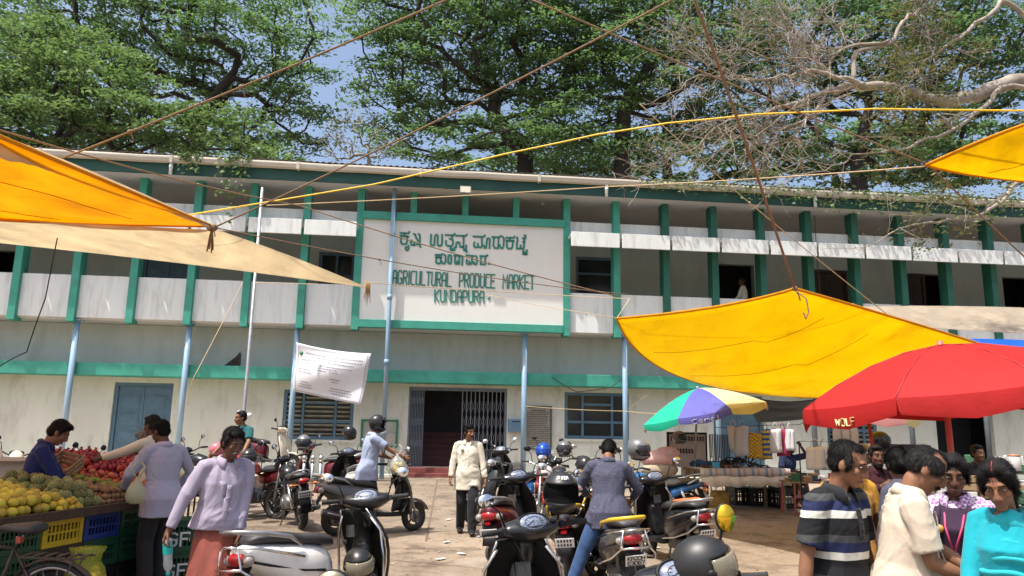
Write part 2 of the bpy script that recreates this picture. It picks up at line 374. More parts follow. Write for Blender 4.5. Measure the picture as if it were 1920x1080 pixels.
# sign writing: strokes traced as centre lines, raised from the board
LETTER = mat('sign_lettering', (0.025, 0.20, 0.15), 0.6, 0.15, 4)
FONT = {'A': ["0,0 0,5 1,7 3,7 4,6 4,0", "0,3 4,3"], 'G': ["4,6 3,7 1,7 0,6 0,1 1,0 3,0 4,1 4,3 2.4,3"], 'R': ["0,0 0,7 3,7 4,6 4,4.4 3,3.5 0,3.5", "2,3.5 4,0"], 'I': ["0,0 0,7"],
 'C': ["4,7 1,7 0,6 0,1 1,0 4,0"], 'U': ["0,7 0,1 1,0 3,0 4,1 4,7"], 'L': ["0,7 0,0 4,0"], 'T': ["0,7 4,7", "2,7 2,0"], 'P': ["0,0 0,7 3,7 4,6 4,4 3,3 0,3"], 'O': ["0,1 0,6 1,7 3,7 4,6 4,1 3,0 1,0 0,1"],
 'D': ["0,0 0,7 3,7 4,6 4,1 3,0 0,0"], 'E': ["4,7 0,7 0,0 4,0", "0,3.6 3.2,3.6"], 'M': ["0,0 0,7 2.2,3 4.4,7 4.4,0"], 'K': ["0,0 0,7", "4,7 0.3,3.5 4,0"], 'N': ["0,0 0,7 4,0 4,7"],
 'S': ["4,6.3 3,7 1,7 0,6 0,4.4 1,3.6 3,3.4 4,2.6 4,1 3,0 1,0 0,.7"], 'F': ["0,0 0,7 4,7", "0,3.6 3,3.6"], 'W': ["0,7 .8,0 2.2,5 3.6,0 4.4,7"], '2': ["0,6 1,7 3,7 4,6 4,4.6 0,0 4,0"], '0': ["0,1 0,6 1,7 3,7 4,6 4,1 3,0 1,0 0,1"],
 'H': ["0,0 0,7", "4,0 4,7", "0,3.5 4,3.5"], '3': ["0,6.3 1,7 3,7 4,6 4,4.4 3,3.6 1.4,3.6", "3,3.6 4,2.8 4,1 3,0 1,0 0,.7"], '6': ["4,6.3 3,7 1,7 0,6 0,1 1,0 3,0 4,1 4,2.8 3,3.6 0,3.6"], '7': ["0,7 4,7 1.4,0"], 'Y': ["0,7 2,3.6 4,7", "2,3.6 2,0"],
 'V': ["0,7 2,0 4,7"], 'B': ["0,0 0,7 3,7 4,6 4,4.4 3,3.6 0,3.6", "3,3.6 4,2.8 4,1 3,0 0,0"], 'a': ["0.3,4.4 1.2,5 2.6,5 3.4,4.2 3.4,0", "3.4,2.8 1,2.8 0,2 0,.8 1,0 2.2,0 3.4,1"], 'm': ["0,0 0,5", "0,4 1.2,5 2.2,4.4 2.2,0", "2.2,4 3.4,5 4.4,4.4 4.4,0"], 'e': ["0,2.6 3.6,2.6 3.6,4 2.8,5 1,5 0,4 0,1 1,0 3.4,0.2"], 'l': ["0,0 0,7"], 'z': ["0,5 3.4,5 0,0 3.4,0"],
 '.': ["0,0 0.3,0.3"], '-': ["0,3.4 2.4,3.4"], ' ': []}
def strokes(mb, polys, M, wd, t, matidx=0):
 """flat-faced strokes: each centre line becomes mitred bars of width wd, raised by t (local +z of M)"""
 for pl in polys:
  n = len(pl)
  closed = n > 2 and abs(pl[0][0] - pl[-1][0]) < 1e-6 and abs(pl[0][1] - pl[-1][1]) < 1e-6
  L = []; Rr = []
  for i in range(n):
   p = Vector(pl[i]); a = Vector(pl[i - 1]) if i else (Vector(pl[-2]) if closed else None); c = Vector(pl[i + 1]) if i < n - 1 else (Vector(pl[1]) if closed else None)
   d1 = (p - a).normalized() if a is not None and (p - a).length > 1e-9 else None; d2 = (c - p).normalized() if c is not None and (c - p).length > 1e-9 else None
   if d1 is None: d1 = d2
   if d2 is None: d2 = d1
   if d1 is None: continue
   tt = (d1 + d2); tt = tt.normalized() if tt.length > 1e-3 else d1
   nn = Vector((-tt.y, tt.x)); k = 1 / max(.5, nn.dot(Vector((-d1.y, d1.x)))); ext = tt * (wd * .5 if (i in (0, n - 1) and not closed) else 0) * (-1 if i == 0 else 1)
   L.append(p + ext + nn * wd * .5 * k); Rr.append(p + ext - nn * wd * .5 * k)
  q = len(L)
  if q < 2: continue
  vs = [M @ Vector((p.x, p.y, t)) for p in L] + [M @ Vector((p.x, p.y, t)) for p in Rr] + [M @ Vector((p.x, p.y, 0)) for p in L] + [M @ Vector((p.x, p.y, 0)) for p in Rr]
  fs = []
  for i in range(q - 1):
   fs += [(i, q + i, q + i + 1, i + 1), (2 * q + i, i, i + 1, 2 * q + i + 1), (q + i, 3 * q + i, 3 * q + i + 1, q + i + 1)]
  fs += [(0, 2 * q, 3 * q, q), (q - 1, 2 * q - 1, 4 * q - 1, 3 * q - 1)]
  mb.add(vs, fs, matidx, False)
def text_polys(txt, x, y, w, h, gap=0.28, slant=0.0):
 """stroke polylines of txt filling width w from x, baseline y, cap height h"""
 adv = []
 for ch in txt: adv.append({'I': .9, 'l': .9, '.': .6, ' ': 3.0}.get(ch, 4.4 if ch in 'MWm' else 4.0))
 tot = sum(adv) + gap * 4 * (len(txt) - 1); u = w / tot; cx = 0; res = []
 for ch, a in zip(txt, adv):
  off = .45 if ch in 'Il' else 0
  for st in FONT.get(ch, []):
   res.append([(x + (cx + off + float(p.split(',')[0])) * u + slant * float(p.split(',')[1]) / 7 * h, y + float(p.split(',')[1]) / 7 * h) for p in st.split()])
  cx += a + gap * 4
 return res
MS = Matrix(((1, 0, 0, 0), (0, 0, -1, -.0602), (0, 1, 0, 0), (0, 0, 0, 1)))       # local (x, z) on the board, raised towards the street
def facade_xy(px, py, yl):
 d = ray(px, py); o = BO - Vector((0, 0, CAMH)); t = (BY.dot(o) + yl) / BY.dot(d); p = d * t
 q = p - o; return q.dot(BX), p.z + CAMH
b = MB()
KA = """150,165 350,170 370,140|250,185 250,240|150,240 345,255|165,250 160,400 190,440 290,440 310,400 320,250|350,490 355,560 320,600 280,580 270,540 300,520|610,190 640,230 635,420|490,190 520,200 540,270 600,380 640,430|430,350 405,400 420,460 480,470 500,400|480,460 620,445 650,510
920,210 910,440 940,480 1000,470 1020,240 1060,205 1095,240 1085,440 1110,485 1180,480 1200,420 1200,210|1290,215 1490,220 1520,185|1460,240 1455,290 1400,310 1470,340 1480,440 1440,490 1330,485 1295,440 1300,370|1410,540 1410,590 1450,600 1460,560|1460,600 1510,600 1520,530|1560,230 1790,235 1825,205|1745,250 1740,520|1740,515 1660,515 1640,410 1600,390 1565,410 1550,520|1740,530 1760,600 1800,600 1810,480|1800,600 1825,640
1035,715 1180,715 1205,695|1110,730 1110,770|1045,775 1180,780|1055,790 1045,900 1075,930 1145,930 1165,890 1165,790|1190,890 1220,930 1265,930 1285,890 1285,740 1265,715|1360,730 1350,900 1380,935 1415,930 1430,890 1430,740 1400,720 1360,730|1510,730 1640,735|1530,750 1520,900 1550,945 1580,930 1585,880|1585,935 1630,940 1635,750|1640,740 1700,745 1720,780 1705,960"""
KB = """240,250 490,260 525,225|450,290 455,480 430,525 370,520 345,440|345,520 270,525 250,480 260,400|500,480 520,540 560,530 585,310 625,295 655,320 645,540|720,265 900,270 935,235|760,290 740,480 780,545 860,545 875,290|900,470 930,540 980,545 1000,480 1010,300 985,265|1070,280 1250,285 1280,255|1160,300 1160,340|1075,355 1255,365|1090,370 1080,510 1115,555 1195,555 1225,510 1235,370
1345,280 1360,360 1335,420 1335,560 1430,555 1430,480|1430,555 1510,550 1530,300 1490,300|1500,385 1530,385|1530,300 1560,280 1555,230 1530,225|1500,600 1495,690 1545,700 1545,650|1545,700 1585,695 1590,600|60,725 240,745|200,770 200,930 160,950 130,880|130,945 80,950 60,910 70,840|250,900 270,955 310,950 325,900 325,770 300,745|410,745 560,750 590,725|430,760 420,950 530,955 540,760|625,925 640,945"""
b = MB()
for src, ox in ((KA, 740), (KB, 870)):
 pl = []
 for st in src.replace('\n', '|').split('|'):
  pl.append([facade_xy(ox + float(q.split(',')[0]) / 13.5, 425 + float(q.split(',')[1]) / 13.5, -.06) for q in st.split()])
 strokes(b, pl, MS, .052, .022)
def sign_line(txt, pxa, pya, pxb, pyb, hpx):
 xa, za = facade_xy(pxa, pya, -.06); xb, zb = facade_xy(pxb, pyb, -.06); _, zt = facade_xy(pxa, pya - hpx, -.06)
 M = MS @ Matrix.Translation((xa, za, 0)) @ Matrix.Rotation(math.atan2(zb - za, xb - xa), 4, 'Z')
 strokes(b, text_polys(txt, 0, 0, xb - xa, zt - za, .42), M, .036, .022)
sign_line('AGRICULTURAL', 736, 532, 845, 537, 25); sign_line('PRODUCE', 861, 537, 927, 540, 25); sign_line('MARKET', 943, 540, 1001, 542, 25); sign_line('KUNDAPURA', 815, 565, 907, 567, 21)
xa, za = facade_xy(916, 560, -.06); strokes(b, [[(xa, za), (xa + .03, za + .02)]], MS, .05, .022)
b.build('sign_lettering', LETTER, sign)
# --- joinery
def framed(name, x0, x1, z0, z1, y, cols, rows, fw=.09, m=BLUEP, parent=hall, fill=None, gaps=()):
 """frame with mullions and transoms; returns the frame object"""
 b = MB(); d0, d1 = y - .02, y + .1
 b.box(x0, x1, d0, d1, z0, z0 + fw); b.box(x0, x1, d0, d1, z1 - fw, z1); b.box(x0, x0 + fw, d0, d1, z0 + fw, z1 - fw); b.box(x1 - fw, x1, d0, d1, z0 + fw, z1 - fw)
 for c in cols: b.box(c - fw * .4, c + fw * .4, d0 + .004, d1 - .004, z0 + fw, z1 - fw)
 for r_, a, c in rows: b.box(a, c, d0 + .008, d1 - .008, r_ - fw * .4, r_ + fw * .4)
 return b.build(name, m, parent)
PANE = glass('dusty_pane', (0.025, 0.03, 0.03), 0.12, 0.82)
for (x0, x1, z0, z1) in (OPL[2], OPL[4], OPL[6], OPL[8]):
 w_ = x1 - x0; c1, c2 = x0 + w_ * .28, x0 + w_ * .74; zt = z0 + (z1 - z0) * .74; zm = z0 + (z1 - z0) * .36
 f = framed('window', x0 + .003, x1 - .003, z0 + .003, z1 - .003, YW1 + .03, [c1, c2], [(zt, c1, c2), (zm, x0, x1)])
 b = MB(); b.box(x0 + .05, x1 - .05, YW1 + .09, YW1 + .1, z0 + .05, z1 - .05); b.build('pane', PANE, f)
 if x0 < -5 or x0 > 9:
  b = MB()
  for a, c in ((x0 + .1, c1 - .05), (c1 + .05, c2 - .05), (c2 + .05, x1 - .1)):
   for i in range(9): zz = z0 + .14 + i * (z1 - z0 - .24) / 9; T = b.T; b.T = Matrix.Translation((0, YW1 + .05, zz)) @ Matrix.Rotation(R(-35), 4, 'X'); b.box(a, c, -.05, .03, -.006, .006); b.T = T
  b.build('louvres', mat('louvre_glass', (.30, .29, .24), .3, .3, 3), f)
 b = MB(); b.box(x0 - .08, x1 + .08, YW1 - .06, YW1 + .02, z0 - .07, z0); b.build('sill', WALLC, f)
def panel_door(x0, x1, z0, z1, y, m=BLUEP):
 b = MB(); b.box(x0, x0 + .09, y, y + .12, z0, z1); b.box(x1 - .09, x1, y, y + .12, z0, z1); b.box(x0 + .09, x1 - .09, y, y + .12, z1 - .09, z1)
 d = b.build('door', m, hall); xm = (x0 + x1) / 2
 for a, c in ((x0 + .095, xm - .004), (xm + .004, x1 - .095)):
  l_ = MB(); l_.box(a, c, y + .05, y + .085, z0 + .01, z1 - .095); n = 4; hh = (z1 - z0 - .35) / n
  for i in range(n):
   za = z0 + .12 + i * hh; l_.box(a + .09, c - .09, y + .035, y + .051, za, za + hh - .1); l_.box(a + .13, c - .13, y + .026, y + .036, za + .04, za + hh - .14)
  bevel(l_.build('leaf', m, d), .006)
 b = MB(); b.tube([(xm - .06, y + .05, z0 + 1.0), (xm - .06, y + .0, z0 + 1.0), (xm - .06, y + .0, z0 + 1.12), (xm - .06, y + .05, z0 + 1.12)], .01, 6); b.build('handle', GREYM, d)
panel_door(-10.857, -9.303, .42, 2.717, YW1 + .06); panel_door(6.203, 7.747, .42, 2.717, YW1 + .06); panel_door(-10.997, -9.503, 4.52, 6.617, YW2 + .08)
panel_door(13.503, 14.4, 4.52, 7.04, YW2 + .08, mat('brown_door', (.035, .022, .018), .6)); panel_door(10.103, 11.597, 4.52, 7.04, YW2 + .08, mat('brown_door', (.035, .022, .018), .6))
# louvre flap in the upper door, upper windows
f = framed('window', -5.797, -4.703, 5.603, 6.947, YW2 + .05, [-5.25], []); b = MB(); b.box(-5.75, -4.75, YW2 + .1, YW2 + .11, 5.65, 6.9); b.build('pane', PANE, f)
f = framed('window', 2.303, 3.747, 5.303, 7.147, YW2 + .05, [], [(6.6, 2.35, 3.7)]); b = MB(); b.box(2.35, 3.7, YW2 + .1, YW2 + .11, 5.35, 7.1); b.build('pane', PANE, f)
# collapsible gate and the red stair inside
gx0, gx1, gz0, gz1 = OPL[3]
gate = MB()
gate.box(gx0, gx1, YW1 + .02, YW1 + .1, gz1 - .1, gz1); gate.box(gx0, gx0 + .05, YW1 + .02, YW1 + .1, gz0, gz1 - .1); gate.box(gx1 - .05, gx1, YW1 + .02, YW1 + .1, gz0, gz1 - .1)
gate = gate.build('collapsible_gate', GREYM, hall)
b = MB()
for i in range(9): x = gx0 + .07 + i * .044; b.box(x, x + .018, YW1 + .04, YW1 + .07, gz0 + .02, gz1 - .1)
for z in (gz0 + .5, gz0 + 1.1, gz0 + 1.7):
 for i in range(8): x = gx0 + .08 + i * .044; b.bar((x, YW1 + .075, z), (x + .044, YW1 + .075, z + .3), .010, .006); b.bar((x + .044, YW1 + .082, z), (x, YW1 + .082, z + .3), .010, .006)
b.build('folded_leaf', GREYM, gate)
b = MB(); x0, x1 = -1.28, gx1 - .06; n = 10; st = (x1 - x0) / n
GL = mat('grey_lattice', (.22, .235, .26), .5, .1, 6, metal=.2)
for i in range(n + 1): x = x0 + i * st; b.box(x - .012, x + .012, YW1 + .04, YW1 + .06, gz0 + .02, gz1 - .1)
for z in (gz0 + .18, gz0 + .62, gz0 + 1.06, gz0 + 1.5):
 for i in range(n):
  x = x0 + i * st; b.bar((x, YW1 + .035, z), (x + st, YW1 + .035, z + .42), .02, .006); b.bar((x + st, YW1 + .027, z), (x, YW1 + .027, z + .42), .02, .006)
b.build('lattice_leaf', GL, gate)
b = MB()
for i in range(9): b.box(gx0 - .1, -.9, YW1 + .5 + i * .14, YW1 + 1.95, .3 + i * .17, .3 + (i + 1) * .17)
b.build('staircase', mat('dim_red_stair', (.075, .026, .024), .8, .2, 3), hall)  # stair red darkened to carry the shade of the interior
b = MB(); b.box(gx0 - .3, gx1 + .3, .38, YW1 + .24, .1, .40); b.box(gx0 - .05, gx1 + .05, .55, YW1 + .24, .40, .535); bevel(b.build('door_step', REDST, hall), .012)
# flood light and camera on the hall
b = MB(); b.box(-1.6, -1.28, -.74, -.68, 8.12, 8.33); b.box(-1.47, -1.41, -.70, -.6, 8.30, 8.34); fl = b.build('flood_light', mat('lamp_case', (.2, .2, .2), .5), hall)
b = MB(); b.box(-1.58, -1.30, -.746, -.7401, 8.14, 8.31); b.build('lens', mat('lamp_lens', (.75, .7, .55), .2), fl)
b = MB(); b.tube([(.85, .3, 8.28), (.85, .1, 8.16), (.85, .02, 8.15)], .02, 8); b.ell((.85, -.02, 8.14), (.06, .09, .06)); b.build('security_camera', mat('lamp_case', (.2, .2, .2), .5), hall)
# things fixed to the wall
def facade_thing(name, label, cat, x, y, z, group=None): return thing(name, label, cat, F(x, y, z), YAW, group)
def paper_mat():
 return mat('newsprint', (.42, .38, .33), .8, .25, 30)
t = facade_thing('notice_board', 'green framed notice board under the downpipe left of the entrance gate', 'notice board', -3.6, YW1 - .003, 1.06)
b = MB(); b.box(-.52, .52, -.045, 0, 0, .05); b.box(-.52, .52, -.045, 0, .72, .77); b.box(-.52, -.46, -.045, 0, .05, .72); b.box(.46, .52, -.045, 0, .05, .72); b.build('frame', mat('board_green', (.03, .17, .1), .5), t)
b = MB(); b.box(-.46, .46, -.02, 0, .05, .72); b.build('board', mat('board_cloth', (.35, .36, .32), .8, .2, 4), t)
b = MB()
for i, (a, c) in enumerate(((-.4, .12), (-.08, .4), (.2, .08))): b.box(a, a + .24, -.026, -.0201, c, c + .3)
b.build('paper_sheets', paper_mat(), t)
t = facade_thing('stone_tablet', 'brown engraved tablet with lines of writing between gate and window', 'plaque', .9, YW1 - .003, 1.12)
b = MB(); b.box(-.36, .36, -.04, 0, 0, 1.12); b.build('slab', mat('tablet_stone', (.30, .27, .22), .7, .1, 10), t)
b = MB(); b.box(-.42, -.36, -.05, 0, -.06, 1.18); b.box(.36, .42, -.05, 0, -.06, 1.18); b.box(-.36, .36, -.05, 0, 1.12, 1.18); b.box(-.36, .36, -.05, 0, -.06, 0); b.build('frame', mat('tablet_frame', (.07, .09, .07), .6), t)
b = MB(); random.seed(4)
for i in range(19):
 x = -.31; z = 1.03 - i * .053
 if i == 0: x = -.18
 while x < (.18 if i == 0 else .29):
  wd = random.uniform(.02, .07); b.box(x, x + wd, -.043, -.0401, z, z + (.034 if i == 0 else .022)); x += wd + .014
b.build('engraving', mat('ink', (.05, .045, .04), .8), t)
t = facade_thing('letter_box', 'pale blue metal letter box beside the entrance gate', 'letter box', .27, YW1 - .003, 1.55)
b = MB(); b.box(-.23, .23, -.2, 0, 0, .36); bevel(b.build('box_body', mat('box_blue', (.13, .24, .33), .5, .1, 4), t), .01)
b = MB(); b.box(-.2, .2, -.206, -.2001, .05, .24); b.build('door', mat('box_blue2', (.11, .21, .3), .5), t)
b = MB(); b.box(-.13, .1, -.208, -.2001, .275, .3); b.build('slot', DARK, t)
# ================================================================ trees
def leaf_mat(name, c0, c1, tr=.35):
 mt = bpy.data.materials.new(name); mt.use_nodes = True; n = mt.node_tree.nodes; l = mt.node_tree.links; n.clear()
 o = n.new('ShaderNodeOutputMaterial'); g_ = n.new('ShaderNodeNewGeometry'); tc = n.new('ShaderNodeTexCoord')
 no = n.new('ShaderNodeTexNoise'); no.inputs['Scale'].default_value = .45; no.inputs['Detail'].default_value = 3; l.new(tc.outputs['Object'], no.inputs['Vector'])
 ad = n.new('ShaderNodeMath'); ad.operation = 'MULTIPLY_ADD'; l.new(g_.outputs['Random Per Island'], ad.inputs[0]); ad.inputs[1].default_value = .55; l.new(no.outputs['Fac'], ad.inputs[2])
 rp = n.new('ShaderNodeValToRGB'); e = rp.color_ramp.elements; e[0].position = .35; e[1].position = 1.0; e[0].color = c0 + (1,); e[1].color = c1 + (1,); l.new(ad.outputs[0], rp.inputs[0])
 d = n.new('ShaderNodeBsdfPrincipled'); d.inputs['Roughness'].default_value = .5; d.inputs['Specular IOR Level'].default_value = .35; l.new(rp.outputs[0], d.inputs['Base Color'])
 t = n.new('ShaderNodeBsdfTranslucent'); hs = n.new('ShaderNodeHueSaturation'); hs.inputs['Value'].default_value = 1.3; hs.inputs['Saturation'].default_value = 1.1; l.new(rp.outputs[0], hs.inputs['Color']); l.new(hs.outputs[0], t.inputs[0])
 ms = n.new('ShaderNodeMixShader'); ms.inputs[0].default_value = tr; l.new(d.outputs[0], ms.inputs[1]); l.new(t.outputs[0], ms.inputs[2]); l.new(ms.outputs[0], o.inputs[0]); return mt
BARK = mat('dark_bark', (0.034, 0.027, 0.024), 0.9, 0.35, 3, 0.5)
PBARK = mat('pale_bark', (0.30, 0.26, 0.215), 0.85, 0.3, 5, 0.5, dirt=(.1, .075, .055), dscale=3, damt=.6)
LEAF = leaf_mat('rain_tree_leaf', (0.046, 0.098, 0.038), (0.160, 0.255, 0.095), .46)
LEAF2 = leaf_mat('yellow_green_leaf', (0.048, 0.095, 0.034), (0.155, 0.230, 0.082), .44)
LEAF3 = leaf_mat('deep_green_leaf', (0.044, 0.092, 0.036), (0.135, 0.228, 0.090), .47)
LEAFD = leaf_mat('olive_leaf', (0.06, 0.075, 0.025), (0.16, 0.16, 0.06))
def leaf_mesh(name, pts, nrm, size, mt, parent, rng, asp=.42):
 """many small leaf sprays: folded six-point leaves at pts facing roughly nrm"""
 n = len(pts)
 yaw = rng.uniform(0, 2 * math.pi, n); a = np.c_[np.cos(yaw), np.sin(yaw), np.zeros(n)]
 a = a - nrm * (a * nrm).sum(1)[:, None]; a /= np.linalg.norm(a, axis=1)[:, None] + 1e-9; b = np.cross(nrm, a)
 L = (size * rng.uniform(.65, 1.35, n))[:, None]; W = L * asp
 v = np.stack([pts - a * L * .5, pts - a * L * .12 + b * W * .5 + nrm * L * .05, pts + a * L * .3 + b * W * .36, pts + a * L * .5 - nrm * L * .08, pts + a * L * .3 - b * W * .36, pts - a * L * .12 - b * W * .5 + nrm * L * .05], 1).reshape(-1, 3)
 me = bpy.data.meshes.new(name); me.vertices.add(n * 6); me.vertices.foreach_set('co', v.astype(np.float32).ravel())
 me.loops.add(n * 6); me.loops.foreach_set('vertex_index', np.arange(n * 6, dtype=np.int32))
 me.polygons.add(n); me.polygons.foreach_set('loop_start', np.arange(0, n * 6, 6, dtype=np.int32)); me.polygons.foreach_set('loop_total', np.full(n, 6, dtype=np.int32))
 me.update(calc_edges=True); me.materials.append(mt)
 o = bpy.data.objects.new(name, me); COL.objects.link(o); o.parent = parent; return o
def grow(rng, trunk, targets, r0, wig=.12, rmin=.02):
 """branches from the trunk to every target, sharing limbs; returns list of (points, radii)"""
 P = [np.array(p, float) for p in trunk]; par = [i - 1 for i in range(len(P))]; tip = []
 order = sorted(range(len(targets)), key=lambda i: np.linalg.norm(targets[i] - P[len(trunk) - 1]))
 start = max(1, int(len(trunk) * .45))
 for i in order:
  t = targets[i]; A = np.array(P[start:]); d = t - A; dist = np.linalg.norm(d, axis=1)
  cost = dist * (1 + 1.2 * np.clip(-d[:, 2] / (dist + 1e-6), -.2, 1)) + .10 * np.linalg.norm(A - P[len(trunk) - 1], axis=1)
  j = start + int(np.argmin(cost)); p = P[j]; L = np.linalg.norm(t - p); k = max(2, int(L / .8)); pdir = p - P[par[j]] if par[j] >= 0 else np.array([0, 0, 1.]); pdir /= np.linalg.norm(pdir) + 1e-9
  c = p + pdir * L * .35 + np.array([0, 0, L * .06]); prev = j
  for q in range(1, k + 1):
   u = q / k; x = (1 - u) ** 2 * p + 2 * u * (1 - u) * c + u * u * t
   if q < k: x = x + rng.normal(0, wig * min(1, L / 3), 3)
   P.append(x); par.append(prev); prev = len(P) - 1
  tip.append(prev)
 n = len(P); w_ = np.zeros(n)
 for t in tip: w_[t] += 1
 ch = [[] for _ in range(n)]
 for i in range(n - 1, 0, -1): w_[par[i]] += w_[i]
 for i in range(1, n): ch[par[i]].append(i)
 tot = max(w_[0], 1); rad = np.maximum(rmin, r0 * (w_ / tot) ** .48)
 res = []; stack = [(0, None)]
 while stack:
  i, pre = stack.pop(); line = ([pre] if pre is not None else []) + [i]
  while ch[i]:
   b = max(ch[i], key=lambda q: w_[q])
   for o in ch[i]:
    if o != b: stack.append((o, i))
   i = b; line.append(i)
  rr = [rad[q] for q in line]
  if pre is not None: rr[0] = rr[1]
  res.append(([P[q] for q in line], rr))
 return res
def canopy_tree(name, label, base, trunk, pads, r0, mt, seed, lpp=230, lsize=.30, bark=BARK, group=None, padr=(1.3, 1.3, .42), wig=.14, cat='tree'):
 rng = np.random.default_rng(seed); t = thing(name, label, cat, base, 0, group); B = np.array(base)
 tg = np.array(pads) - B; tk = [np.array(p) - B for p in trunk]
 b = MB()
 for pts, rr in grow(rng, tk, list(tg), r0, wig): b.tube([tuple(p) for p in pts], rr, 7 if rr[0] > .06 else 5)
 b.build('trunk', bark, t)
 if lpp:
  X = []; N = []
  for c in tg:
   s_ = rng.uniform(.7, 1.3); k = int(lpp * s_ * s_); q = rng.normal(0, 1, (k, 3)); q /= np.linalg.norm(q, axis=1)[:, None]; q *= rng.uniform(0, 1, (k, 1)) ** .4
   sub = rng.normal(0, .35, (7, 3)); q = q * .62 + sub[rng.integers(0, 7, k)]
   q *= np.array(padr) * s_; q[:, 2] -= .10 * (q[:, 0] ** 2 + q[:, 1] ** 2) / s_
   nn = np.tile([0, 0, 1.], (k, 1)) + rng.normal(0, .45, (k, 3)); nn /= np.linalg.norm(nn, axis=1)[:, None]; X.append(c + q); N.append(nn)
  leaf_mesh('crown', np.concatenate(X), np.concatenate(N), lsize, mt, t, rng)
 return t
def crown_pads(rng, blobs, n, flat=.8, mind=1.25):
 """pad centres filling ellipsoids given as (px, py, depth, rx, ry(depth), rz)"""
 out = []; tries = 0; vol = np.array([b[3] * b[4] * b[5] for b in blobs]); vol = vol / vol.sum()
 while len(out) < n and tries < n * 60:
  tries += 1; b = blobs[rng.choice(len(blobs), p=vol)]; c = np.array(U(b[0], b[1], b[2]))
  q = rng.normal(0, 1, 3); q /= np.linalg.norm(q); q *= rng.uniform(.15, 1) ** .45
  p = c + q * np.array(b[3:6])
  if all(((p - o) ** 2 * np.array([1, 1, 2.2])).sum() > mind ** 2 for o in out): out.append(p)
 return out
def trunk_px(base, pts):
 r_ = [tuple(base)]
 for px, py, y in pts: r_.append(tuple(U(px, py, y)))
 dense = [r_[0]]
 for a, c in zip(r_, r_[1:]):
  for k in (1, 2, 3): dense.append(tuple(Vector(a).lerp(Vector(c), k / 3)))
 return dense
rng = np.random.default_rng(5)
GT = 'big spreading trees behind the market hall'
def gb(px, y): p = U(px, 700, y); return (p.x, p.y, gz(y))
# left, bright crown leaning over the roof
PR = (1.35, 1.3, .27)
canopy_tree('rain_tree', 'bright yellow green tree whose low boughs hang over the left end of the roof', gb(60, 33), trunk_px(gb(60, 33), [(90, 300, 32.5), (120, 230, 32)]),
  crown_pads(rng, [(130, 190, 31.5, 5, 2.5, 2.6), (330, 240, 31.5, 4, 2, 1.2), (60, 120, 33, 5, 3, 2.2), (430, 268, 31.6, 2.8, 1.0, .7), (-60, 220, 32, 4, 2, 3)], 150), .30, LEAF2, 11, 185, .24, padr=PR)
canopy_tree('rain_tree', 'tall dark limbed tree with a leaning forked trunk left of the strip of sky', gb(330, 38), trunk_px(gb(330, 38), [(370, 240, 38), (420, 160, 37), (450, 120, 37)]),
  crown_pads(rng, [(420, 60, 38, 5.8, 4, 3.6), (300, 70, 39, 4.4, 3, 3.4), (545, 130, 37.5, 2.3, 2.5, 3.2), (545, 240, 38, 2.3, 2, 1.6), (250, -60, 38, 6, 4, 2.5), (555, 20, 38, 2.3, 2, 2.4), (100, 30, 40, 6, 3, 4), (470, 210, 39, 3.4, 2, 2)], 235, mind=1.42), .44, LEAF, 12, 165, .24, padr=PR)
canopy_tree('rain_tree', 'broad layered tree rising behind the roof above the sign board', gb(960, 38), trunk_px(gb(960, 38), [(985, 290, 38), (925, 215, 38), (930, 165, 38)]),
  crown_pads(rng, [(860, 60, 38, 6, 4, 3.6), (775, 150, 38, 3.2, 3, 3.4), (755, 30, 39, 2.6, 3, 2.8), (1010, 100, 38, 4.4, 3, 3.4), (840, 260, 36.5, 4.6, 2, 1.2), (990, 235, 35.5, 2.6, 1.6, 1.3), (900, -70, 38, 7, 4, 2.4), (780, 225, 38, 2.4, 2, 1.6)], 275, mind=1.42), .46, LEAF, 13, 165, .24, padr=PR)
canopy_tree('rain_tree', 'tree with twin dark trunks behind the roof right of the sign board', gb(1190, 37), trunk_px(gb(1190, 37), [(1165, 290, 37), (1170, 200, 37), (1190, 150, 37)]),
  crown_pads(rng, [(1180, 70, 37, 4.8, 3, 3.2), (1250, 110, 36, 3.4, 2.5, 3), (1080, 190, 37, 3, 2.4, 2.4), (1310, 40, 37, 4.4, 3, 3), (1130, 285, 37, 3.6, 2, 1.2), (1180, -60, 37, 6, 4, 2), (1300, 200, 38, 3, 2, 2)], 215, mind=1.42), .44, LEAF, 14, 165, .24, padr=PR)
canopy_tree('rain_tree', 'dark tree behind the bare boughs at the right end of the roof', gb(1620, 39), trunk_px(gb(1620, 39), [(1610, 300, 39), (1630, 200, 39)]),
  crown_pads(rng, [(1620, 80, 39, 6.5, 4, 3.6), (1780, 120, 39, 5.4, 4, 3.8), (1460, 130, 40, 4.6, 3, 3.8), (1650, 300, 39, 8, 2.5, 1.5), (1880, 60, 38, 4.4, 4, 4.4), (1640, -60, 39, 9, 4, 2.4), (1400, 270, 39, 4.4, 2, 1.8), (1800, 240, 39, 5, 3, 2.4)], 300, mind=1.45), .46, LEAF3, 15, 150, .26, padr=PR)
canopy_tree('slender_tree', 'thin nearly leafless sapling in the strip of sky above the roof', gb(690, 34), trunk_px(gb(690, 34), [(695, 330, 34), (690, 285, 34)]),
  crown_pads(rng, [(660, 255, 34, 1.9, 1, 1.5), (720, 270, 34, 1.2, 1, .9), (630, 270, 34, .9, .6, .9)], 70, mind=.42), .10, LEAFD, 16, 9, .15, bark=PBARK, padr=(.4, .4, .25), wig=.06)
